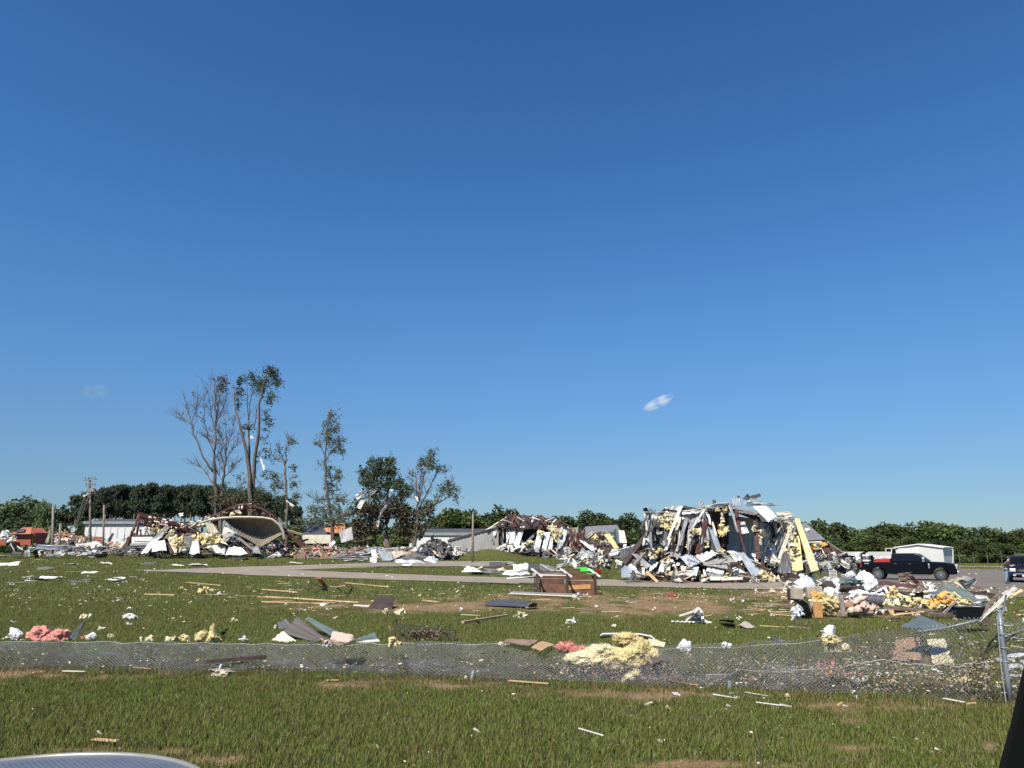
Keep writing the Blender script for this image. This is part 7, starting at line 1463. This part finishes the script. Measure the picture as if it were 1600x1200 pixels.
for k in range(270):
    px = rg.uniform(1225, 1570); f = rg.random(); py = np.interp(px, [1225, 1260, 1380, 1500, 1570], [905, 908, 910, 912, 920]) + f*(np.interp(px, [1225, 1260, 1380, 1570], [935, 968, 966, 975]) - 905)*.85
    g = G(px, min(py+4, 985)); g.z += rg.uniform(.03, .35)*(1-abs(f-.5)); kind, m = rg.choice([('sheet', 'white'), ('board', 'pine_board'), ('board', 'dark_brown'), ('lump', 'ins_pale'), ('board', 'cream'), ('board', 'grey_board'), ('sheet', 'mid_brown'), ('lump', 'white'), ('board', 'brown_wood'), ('lump', 'cream'), ('sheet', 'cardboard'), ('board', 'galv'), ('lump', 'mid_brown')])
    V, F = shard_mesh(rg, g, rg.uniform(.2, .75), kind); V = [(a, b, max(c, float(T(a, b)) - .02)) for a, b, c in (tuple(v) for v in V)]
    tag(mk({'sheet': 'torn_sheet', 'board': 'broken_board', 'lump': 'scrap'}[kind], V, F, m), 'small broken piece lying loose in the right hand debris heap', 'debris', 'small loose pieces of the right heap')

# ------------------------------------------------------------------ scattered pieces on the fields
def scatter(n, seed, zones, kinds, label, group, size, names):
    rg = random.Random(seed)
    for k in range(n):
        z = rg.choice(zones); px = rg.uniform(z[0], z[2]); py = rg.uniform(z[1], z[3]); g = G(px, py); s = rg.uniform(*size)*(g.y/25)**.45; kind, m = rg.choice(kinds); a = rg.uniform(-.5, .5) + (math.pi if rg.random() < .5 else 0)
        if kind == 'board': d = Vector((math.cos(a), math.sin(a)*1.4, 0))*s; V, F = beam_vf(g - d*.5 + Vector((0, 0, .03)), g + d*.5 + Vector((0, 0, rg.uniform(.03, .08))), rg.uniform(.02, .05)*max(g.y/20, .7), .02)
        elif kind == 'sheet': d = Vector((math.cos(a), math.sin(a), .05))*s*.5; e = Vector((-math.sin(a), math.cos(a), rg.uniform(-.1, .5)))*s*.2; _sd[0] += 1; V, F = sheet_vf([g-d-e+Vector((0, 0, .1)), g-d+e+Vector((0, 0, .1)), g+d+e+Vector((0, 0, .1)), g+d-e+Vector((0, 0, .1))], 2, crumple=s*.12, seed=_sd[0], nv=4, ragged=.2)
        else: V, F = torn(g + Vector((0, 0, s*.12)), s*.4, s*.3, s*.2, 5)
        tag(mk(names[kind], V, F, m), label, {'board': 'board', 'sheet': 'sheet metal', 'lump': 'insulation'}[kind], group)
NM = {'board': 'broken_board', 'sheet': 'torn_sheet', 'lump': 'scrap'}
scatter(85, 201, [(0, 868, 260, 960), (260, 900, 640, 990), (640, 915, 1240, 990), (0, 905, 400, 990)], [('lump', 'ins_pale'), ('lump', 'cream'), ('lump', 'white'), ('lump', 'ins_yellow')], 'small pale clump of insulation scattered on the open field', 'insulation scraps scattered over the field', (.15, .38), NM)
scatter(90, 202, [(380, 905, 620, 955), (640, 920, 1240, 965), (1150, 930, 1400, 985), (200, 900, 640, 950), (1170, 940, 1240, 965)], [('board', 'pine_board'), ('board', 'pine_board'), ('board', 'cream'), ('board', 'dark_brown'), ('board', 'grey_board')], 'thin broken lath or board lying flat on the bare soil of the field', 'broken laths scattered over the field', (.25, .85), NM)
scatter(40, 203, [(0, 868, 260, 900), (0, 870, 640, 885), (20, 895, 200, 920), (720, 880, 1000, 900)], [('sheet', 'white'), ('sheet', 'galv'), ('board', 'cream'), ('sheet', 'charcoal')], 'torn flat sheet or strip lying on the far part of the field', 'torn sheets on the far field', (.5, 1.4), NM)
scatter(60, 204, [(1000, 875, 1240, 912), (960, 880, 1100, 905), (1180, 905, 1240, 960)], [('lump', 'ins_pale'), ('board', 'cream'), ('lump', 'white'), ('board', 'dark_brown')], 'small scrap on the grass at the foot of the largest ruin', 'scraps at the foot of the largest ruin', (.2, .5), NM)
scatter(15, 205, [(0, 1075, 1560, 1180)], [('lump', 'white'), ('lump', 'ins_pale'), ('board', 'cream')], 'tiny pale scrap lying in the near lawn', 'scraps in the near lawn', (.05, .13), NM)
scatter(45, 206, [(1000, 1060, 1560, 1110), (1250, 1000, 1560, 1090), (0, 1046, 1000, 1066)], [('lump', 'white'), ('lump', 'ins_pale'), ('board', 'pine_board'), ('board', 'cream'), ('lump', 'mid_brown'), ('lump', 'ins_pink')], 'small scrap lying along the foot of the fallen fence', 'scraps along the fence foot', (.12, .35), NM)
for l, a, b, w, m in [('tan board stub on the near lawn behind the round table', (144, 1166), (183, 1168), .07, 'pine_board'), ('pale lath on the soil strip before the fence at left', (98, 1054), (133, 1055), .05, 'cream'), ('thin lath right of the pale lath', (207, 1048), (236, 1050), .04, 'cardboard'), ('long tan lath at the fence foot in the middle', (795, 1071), (858, 1075), .06, 'pine_board'), ('short white stick on the near lawn left of the right bare patch', (904, 1147), (943, 1158), .012, 'white'),
                      ('white twig on the grass below the fence bend', (1115, 1093), (1152, 1098), .015, 'white'), ('cream lath right of the white twig', (1165, 1089), (1200, 1094), .02, 'cream'), ('pale stick near the right post foot', (1475, 1098), (1508, 1104), .05, 'cream'), ('white scrap stick at right lawn', (1182, 1104), (1222, 1109), .018, 'white'), ('brown lath at the fence foot right of the hanging tuft', (1042, 1070), (1092, 1078), .06, 'orange_board')]:
    tboard(l, m, a, b, w, .012, lift=.06)
tag(mk('scrap', *torn(G(345, 1057, .05), .22, .12, .05, 9), 'ins_pale'), 'pale yellow scrap on the soil below the dark log', 'insulation'); tag(mk('scrap', *torn(G(1338, 1092, .06), .09, .06, .07, 5), 'white'), 'white paper scrap on the grass under the orange bag', 'scrap')
tboard('dark charred log lying across the fallen fence at left', 'dark_brown', (322, 1034, 14.55), (415, 1026, 14.75), .07, .06, name='log', cat='log'); tsheet('panel', 'flat grey board under the charred log', 'grey_board', [(325, 1050), (345, 1046), (370, 1054), (350, 1058)], 0, cat='panel')
for k, (px, py, m, s, l) in enumerate(((1300, 1048, 'ins_pink', .28, 'pink and orange torn bag caught under the fence'), (1290, 1056, 'ins_orange', .2, 'orange torn scrap beside the pink bag under the fence'), (1322, 1060, 'ins_pink', .14, 'small magenta scrap under the fence'), (1310, 1020, 'ins_pale', .35, 'cream insulation under the raised fence'), (1165, 1070, 'ins_pink', .12, 'pink shred at the fence bend'), (1345, 1070, 'white', .15, 'white shred right of the torn bag'), (1500, 1070, 'ins_yellow', .2, 'yellow shred near the post foot'))):
    tag(mk('scrap', *torn(G(px, py, .06), s, s*.6, s*.35, 12), m), l, 'scrap')
tag(mk('insulation', *torn(W(1300, 1003, 12.95), .24, .14, .10, 16), 'ins_yellow'), 'white and yellow insulation clump sitting on the fence crest right of the bend', 'insulation'); bag('white crumpled film on that insulation clump', 'white_plastic', 1298, 1000, .26, .26, 'plastic_sheet', 'plastic sheet', 51, base=W(1298, 1000, 12.95))
wad('small dark car part lying behind the fence right', 'charcoal', 1212, 1007, .2, .08, name='scrap', cat='scrap')
tsheet('fabric', 'tan ribbed mat lying under the raised fence at right', 'ins_pale', [(1458, 1040), (1448, 1002), (1476, 1000), (1492, 1044)], 3, cat='mat', crumple=.04); tsheet('panel', 'olive flat board under the fence left of the tan mat', 'cardboard', [(1395, 1036), (1400, 1002), (1438, 1002), (1440, 1038)], 0, cat='board', crumple=.05)

def fieldpts(n, y0, y1, seed, cond=None, zl=(.01, .07)):
    r = np.random.default_rng(seed); y = np.sqrt(y0*y0 + r.random(n)*(y1*y1-y0*y0)); x = (r.random(n)*2-1)*.74*y; z = T(x, y); px, py = proj(x, y, z)
    c = fbm(x*.5, y*.5, 0, seed, 3); keep = r.random(n) < (c - .3)*2.2
    if cond is not None: keep &= cond(px, py, r.random(n))
    return np.stack([x, y, z + zl[0] + zl[1]*r.random(n)], 1)[keep]
pts = fieldpts(9000, 14.5, 46, 301, lambda px, py, r: r < np.interp(px, [0, 380, 700, 1150, 1300, 1600], [.45, .6, .6, .75, 1.4, 1.4]) * np.where(py > 975, .5, 1))
chips('debris_scraps', 'countless tiny pale scraps strewn over the field', 'scraps', pts, .035 + .09*np.random.default_rng(1).random(len(pts))**3 + .0012*pts[:, 1], ['white', 'cream', 'ins_pale', 'pine_board', 'stone_tan', 'grey_board', 'mid_brown', 'cardboard', 'stone_tan', 'grey_board'], 302)
pts = fieldpts(2600, 46, 110, 303)
chips('debris_scraps', 'countless tiny pale scraps strewn round the drive', 'scraps', pts, .10 + .16*np.random.default_rng(2).random(len(pts))**3, ['white', 'cream', 'ins_pale', 'pine_board'], 304)
pts = fieldpts(700, 6.8, 12.0, 305, None, (.03, .05))
chips('debris_scraps', 'few tiny pale scraps in the near lawn', 'scraps', pts, .015 + .045*np.random.default_rng(3).random(len(pts))**4, ['white', 'cream', 'pine_board', 'ins_pale'], 306)
pts = fieldpts(16000, 11, 15.2, 307, lambda px, py, r: (py > np.interp(px, [0, 1100, 1300, 1560], [1004, 1012, 1005, 985])) & (py < np.interp(px, [0, 700, 1100, 1570], [1046, 1060, 1080, 1100])) & (r < np.interp(px, [0, 600, 1100, 1300, 1560], [.45, .7, .9, 1.6, 1.6])), (.02, .16))
chips('debris_scraps', 'countless tiny scraps caught under the fallen fence', 'scraps', pts, .02 + .07*np.random.default_rng(4).random(len(pts))**3, ['white', 'cream', 'ins_pale', 'pine_board', 'ins_pink', 'grey_board', 'mid_brown', 'ins_yellow', 'white', 'mid_brown'], 308)
# straw, dead stalks and weeds along the fence foot
r = np.random.default_rng(12); n = 24000; f = r.random(n); px_ = -60 + 1660*f; py_ = np.interp(px_, [-60, 300, 700, 1100, 1300, 1600], [1047, 1051, 1063, 1079, 1089, 1100]) + np.where(r.random(n) < .35, r.normal(-2, 5, n), -r.random(n)*np.interp(px_, [-60, 700, 1100, 1300, 1600], [26, 34, 44, 64, 80]))
k = 60; gx = np.linspace(-60, 1600, k); gy = np.linspace(1015, 1120, 12); GG = np.array([[G(a, b)[:] for b in gy] for a in gx])
def gfast(px, py):
    u = np.clip((px+60)/1660*(k-1), 0, k-1.001); v = np.clip((py-1015)/105*11, 0, 10.999); i, j = u.astype(int), v.astype(int); fu, fv = (u-i)[:, None], (v-j)[:, None]
    return GG[i, j]*(1-fu)*(1-fv) + GG[i+1, j]*fu*(1-fv) + GG[i, j+1]*(1-fu)*fv + GG[i+1, j+1]*fu*fv
p = gfast(px_, py_); an = r.random(n)*6.28; h = .05 + .13*r.random(n)**2; le = r.random(n)*.14; d = np.stack([np.cos(an)*le, np.sin(an)*le, h], 1); wv = np.stack([np.sin(an)*.004, -np.cos(an)*.004, 0*an], 1)
V = np.stack([p-wv, p+wv, p+d], 1).reshape(-1, 3); o = mk('dry_stalks', V, np.arange(3*n).reshape(-1, 3), 'grass_blade', loc=(0, 12, 0))
cc = np.where(r.random((n, 1)) < .55, np.array([[.26, .20, .10]]), np.array([[.05, .085, .02]]))*(.5+.8*r.random((n, 1))); cc = np.concatenate([cc, np.ones((n, 1))], 1).repeat(3, 0).astype(np.float32)
o.data.color_attributes.new('tint', 'FLOAT_COLOR', 'POINT').data.foreach_set('color', cc.ravel()); tag(o, 'dry stalks and weeds along the foot of the fallen fence', 'weeds', kind='stuff')

# ------------------------------------------------------------------ the fallen chain link fence
bx = [-120, 0, 300, 700, 1100, 1300, 1440, 1577]; by = [1046, 1047, 1051, 1063, 1079, 1089, 1095, 1099]
tx = [-120, 0, 300, 420, 700, 900, 1140, 1200, 1290, 1380, 1440, 1500, 1561]; ty = [1004, 1003, 1004, 1006, 1006, 1010, 1012, 1006, 1000, 986, 982, 972, 957]; td = [1.15, 1.15, 1.1, 1.1, 1.05, 1.0, .95, .85, .8, .7, .55, .3, .05]
base_pts = np.array([G(a, b)[:] for a, b in zip(bx, by)])
def fence_pt(px, t_, layer=0):
    """Point(s) of the sagging fence; works on arrays."""
    px = np.asarray(px, float); t_ = np.asarray(t_, float); px, t_ = np.broadcast_arrays(px, t_)
    b = np.stack([np.interp(px, bx, base_pts[:, i]) for i in range(3)], -1)
    qx = px - 16*np.maximum(0, (px-1300)/277); qy = np.interp(px, tx, ty); Y = b[..., 1] + np.interp(px, tx, td)
    dx, dy = (qx-800)/FPX, -(qy-600)/FPX; rx, ry, rz = dx, cp - dy*sp, sp + dy*cp
    tp = np.stack([rx/ry*Y, Y, CAMZ + rz/ry*Y], -1); tt = t_[..., None]; sag = (4*t_*(1-t_))
    nz = vnoise(px*.012, t_*1.5, layer*3.3, 61) - .5; n2 = vnoise(px*.05, t_*3, layer*5.1, 62) - .5
    p = b + (tp - b)*tt + np.stack([0*nz, -.10*nz*sag + .05*n2*t_, (.26*nz + .10*n2)*sag + .05*n2*t_], -1)
    if layer: p = p + np.stack([.03 + 0*nz, .06 + .12*nz, .05 + .10*nz*sag], -1)
    return p
def mesh_layer(px0, px1, t0, t1, nw, nt, r, layer, par, skew=0.0, m='wire'):
    """Woven mesh: every wire a zigzag hooked into its neighbours."""
    J = np.arange(2*nt+1); I = np.arange(nw); c = I[:, None] + (I[:, None] + J[None]) % 2
    t_ = t0 + (t1-t0)*J[None]/(2*nt) + 0*c; px = px0 + (px1-px0)*c/nw + skew*t_
    P = fence_pt(px, t_, layer); an = np.array([0, 2.094, 4.189]); off = np.stack([r*np.cos(an), r*.5*np.sin(an), r*np.sin(an)], 1)
    V = (P[:, :, None, :] + off).reshape(-1, 3); nj = len(J); k = np.arange(nw*nj*3).reshape(nw, nj, 3); kn = np.roll(k, -1, 2)
    F = np.stack([k[:, :-1], kn[:, :-1], kn[:, 1:], k[:, 1:]], -1).reshape(-1, 4)
    o = mk('wire_mesh', V, F, m, par); o['kind'] = 'stuff'; return o
FN = thing('chain_link_fence', 'fallen chain link fence leaning back in a long sagging strip across the lawn', 'fence', (0, 12.5, 0))
mesh_layer(-120, 1575, 0, 1, 500, 16, .0028, 0, FN)
mesh_layer(-120, 700, .05, .9, 235, 14, .0026, 1, FN, 20); mesh_layer(640, 1330, .0, .95, 200, 15, .0026, 2, FN, -15); mesh_layer(1180, 1500, .25, .95, 95, 10, .0026, 3, FN, 25)
def fpath(t_, a, b, r, nm, m, n=60, lay=0, jit=0):
    V, F = tube_vf([Vector(fence_pt(x, t_, lay)) + Vector((0, -.01, rnd.uniform(-jit, jit))) for x in np.linspace(a, b, n)], r, 6); mk(nm, V, F, m, FN, smooth=True)
fpath(.985, -120, 1330, .006, 'tension_wire', 'wire', 80, jit=.006); fpath(.02, -120, 1575, .006, 'tension_wire', 'wire_dark', 80); fpath(.52, 1100, 1560, .007, 'twisted_wire', 'wire', 90, jit=.010)
V, F = tube_vf([W(*q) for q in ((1562, 955, 11.7), (1566, 1000, 11.68), (1574, 1060, 11.65), (1580, 1103, 11.62))], [.034, .034, .036, .036], 12); mk('post', V, F, 'pipe', FN, smooth=True)
V, F = tube_vf([W(1562, 956, 11.7), W(1561.5, 953, 11.7)], [.04, .03], 12); mk('post_cap', V, F, 'pipe', FN)
V, F = tube_vf([W(*q) for q in ((1558, 962, 11.66), (1564, 1040, 11.62), (1572, 1098, 11.6))], .008, 6); mk('tension_bar', V, F, 'galv', FN)
for py in (972, 990, 1012, 1034, 1058, 1082):
    x = 1563 + (py-960)*.115; c = W(x, py, 11.66); V, F = tube_vf([c + Vector((math.cos(a)*.042, math.sin(a)*.042, 0)) for a in np.linspace(0, 6.28, 12)], .006, 4); mk('clamp', V, F, 'galv', FN)
    V, F = tube_vf([c, c + Vector((.04, .02, .0)), c + Vector((.08, .0, -.03))], .004, 4); mk('tie_wire', V, F, 'galv', FN)
V, F = tube_vf([W(*q) for q in ((1432, 988, 12.55), (1438, 987, 12.5), (1480, 981, 12.3), (1529, 969, 12.0))], .024, 10); mk('top_rail', V, F, 'pipe', FN, smooth=True)
for cx, cy, rr in ((1436, 986, .06), (1440, 1008, .09), (1436, 1000, .07)):
    c = W(cx, cy, 12.4); V, F = tube_vf([c + Vector((math.cos(a)*rr, 0, math.sin(a)*rr*.8)) for a in np.linspace(0, 6.0, 14)], .009, 5); mk('wire_loop', V, F, 'wire_dark', FN)
V, F = tube_vf([W(*q) for q in ((1429, 990, 12.4), (1432, 1004, 12.35), (1440, 1020, 12.3), (1444, 1030, 12.25))], .01, 5); mk('wire_loop', V, F, 'wire_dark', FN)
for px, py in ((736, 1066), (1140, 1083), (340, 1052)):
    g = G(px, py); V, F = tube_vf([g, g + Vector((.03, .08, .16))], [.03, .03], 8); mk('post_stub', V, F, 'pipe', FN)
r = np.random.default_rng(77)
px_ = np.concatenate([r.uniform(-100, 1560, 7000), r.uniform(865, 1062, 3000), r.uniform(1000, 1560, 5000)]); t_ = np.concatenate([r.uniform(.05, .95, 7000), r.uniform(.03, .66, 3000), r.uniform(.02, .8, 5000)])
keep = r.random(len(px_)) < (fbm(px_*.02, t_*3, 0, 5, 3) - .22)*1.9; px_, t_ = px_[keep], t_[keep]
pts = fence_pt(px_, t_) + np.stack([0*px_, .03 + .10*r.random(len(px_)), -.02 - .10*r.random(len(px_))], 1)
chips('debris_scraps', 'leaves and scraps held up against the underside of the fallen mesh', 'scraps', pts, .018 + .05*r.random(len(pts))**2, ['mid_brown', 'grey_board', 'stone_tan', 'pale_fabric', 'leaf_brown', 'cream', 'grey_board', 'pine_board', 'mid_brown', 'galv_dark'], 309, flatness=.8)
# second length of fence beyond the end post
F2 = thing('chain_link_fence', 'tangled standing chain link mesh right of the leaning grey end post', 'fence', G(1600, 1085))
g0, g1 = G(1582, 1100), G(1760, 1060); h0, h1 = W(1566, 965, 11.8), W(1760, 930, 13.2)
L = []
S = 46; TN = 36
gr = [[None]*(TN+1) for _ in range(S+1)]
for i in range(S+1):
    for j in range(TN+1):
        f = i/S; v = j/TN; p = g0.lerp(g1, f).lerp(h0.lerp(h1, f), v); nz = float(vnoise(f*4, v*3, 0, 88)) - .5; gr[i][j] = p + Vector((.1*nz, .3*nz*v, .08*nz))
for i in range(0, S-1, 2): L.append(tube_vf([gr[i + (2 if j % 2 else 0)][j] for j in range(TN+1)], .0032, 3, False))
for i in range(1, S-2, 2): L.append(tube_vf([gr[i + (2 if j % 2 else 0)][j] + Vector((.05, .12, -.06)) for j in range(TN+1)], .003, 3, False))
V, F = merge(L); o = mk('wire_mesh', V, F, 'wire', F2); o['kind'] = 'stuff'
for a, b in (((1570, 995, 12.2), (1640, 968, 13)), ((1568, 1022, 12.0), (1640, 1010, 12.6)), ((1572, 930, 13), (1566, 962, 12.6))): V, F = tube_vf([W(*a), W(*b)], .016, 8); mk('rail', V, F, 'galv_dark', F2, smooth=True)
scatter(40, 207, [(1565, 940, 1640, 1080)], [('lump', 'white'), ('board', 'cream'), ('sheet', 'galv'), ('board', 'dark_brown'), ('lump', 'mid_brown')], 'small scrap tangled behind the end post at the right edge', 'scraps behind the end post', (.2, .45), NM)

# ------------------------------------------------------------------ round perforated table top, bottom left
ct = W(158, 1179.5, 5.35); RAD = 1.06; zt = ct.z; cy = 5.35 - RAD; cx = ct.x
t = thing('round_table', 'round perforated blue grey metal table top with pale rim, bottom left corner', 'table', (cx, cy, float(T(cx, cy))))
V, F = tube_vf([Vector((cx + RAD*math.cos(a), cy + RAD*math.sin(a), zt)) for a in np.linspace(0, 2*math.pi, 97)], .020, 8, False); mk('rim', V, F, 'table_rim', t, smooth=True)
L = []; R2 = RAD - .10
for a0, a1 in ((0, 0),):
    n = 96; V = []; F = []
    for i in range(n): a = 2*math.pi*i/n; V += [(cx+R2*math.cos(a), cy+R2*math.sin(a), zt+.004), (cx+(RAD-.012)*math.cos(a), cy+(RAD-.012)*math.sin(a), zt+.004), (cx+R2*math.cos(a), cy+R2*math.sin(a), zt-.004), (cx+(RAD-.012)*math.cos(a), cy+(RAD-.012)*math.sin(a), zt-.004)]
    for i in range(n): b = 4*i; c = 4*((i+1) % n); F += [(b, b+1, c+1, c), (b+2, c+2, c+3, b+3), (b, c, c+2, b+2), (b+1, b+3, c+3, c+1)]
    mk('edge_band', V, F, 'table_metal', t)
V, F = tube_vf([(cx, cy, zt-.010), (cx, cy, zt-.007)], R2 + .005, 96); mk('glint_disc', V, F, 'glint_pale', t)  # added pale disc; its dots paint highlights at the grille's hole edges
pitch = .030
for ang in (0, math.pi/2):
    u = Vector((math.cos(ang+.78), math.sin(ang+.78), 0)); w = Vector((-u.y, u.x, 0)); k = int(R2/pitch)
    for i in range(-k, k+1):
        o_ = i*pitch; hl = math.sqrt(max(R2*R2 - o_*o_, 0)) + .01
        if hl < .03: continue
        c = Vector((cx, cy, zt + (.0015 if ang else -.0015))) + w*o_; L.append(box_vf(c, (hl*2, .0195, .004), Matrix.Rotation(ang+.78, 3, 'Z')))
V, F = merge(L); o = mk('grille', V, F, 'table_metal', t); o['kind'] = 'stuff'
V, F = tube_vf([(cx, cy, float(T(cx, cy)) - .05), (cx, cy, zt-.02)], .05, 14); mk('pedestal', V, F, 'table_metal', t, smooth=True)
V, F = tube_vf([(cx, cy, float(T(cx, cy)) - .02), (cx, cy, float(T(cx, cy)) + .03)], .3, 20); mk('foot', V, F, 'table_metal', t)
for k in range(4): a = k*math.pi/2+.4; V, F = beam_vf((cx, cy, zt-.03), (cx+math.cos(a)*RAD*.95, cy+math.sin(a)*RAD*.95, zt-.02), .03, .03); mk('spoke', V, F, 'table_metal', t)

# black window edge of the car the picture was taken from
out = [(1612, 1028), (1597, 1052), (1588, 1090), (1577, 1140), (1566, 1180), (1559, 1205), (1553, 1250)]
f_ = [W(a, b, .80) for a, b in out] + [W(1760, 1250, .80), W(1760, 1028, .80)]; b_ = [p + Vector((.05, .07, 0)) for p in f_]; n = len(f_)
V = [tuple(p) for p in f_ + b_]; F = [tuple(range(n-1, -1, -1)), tuple(range(n, 2*n))] + [(i, (i+1) % n, (i+1) % n + n, i+n) for i in range(n)]
o = bev(mk('car_window_edge', V, F, 'black'), .006, 3); tag(o, 'black slanting edge of a car window frame close by at the bottom right', 'car part')
cam_data.dof.use_dof = False
print('scene complete', len(bpy.data.objects))
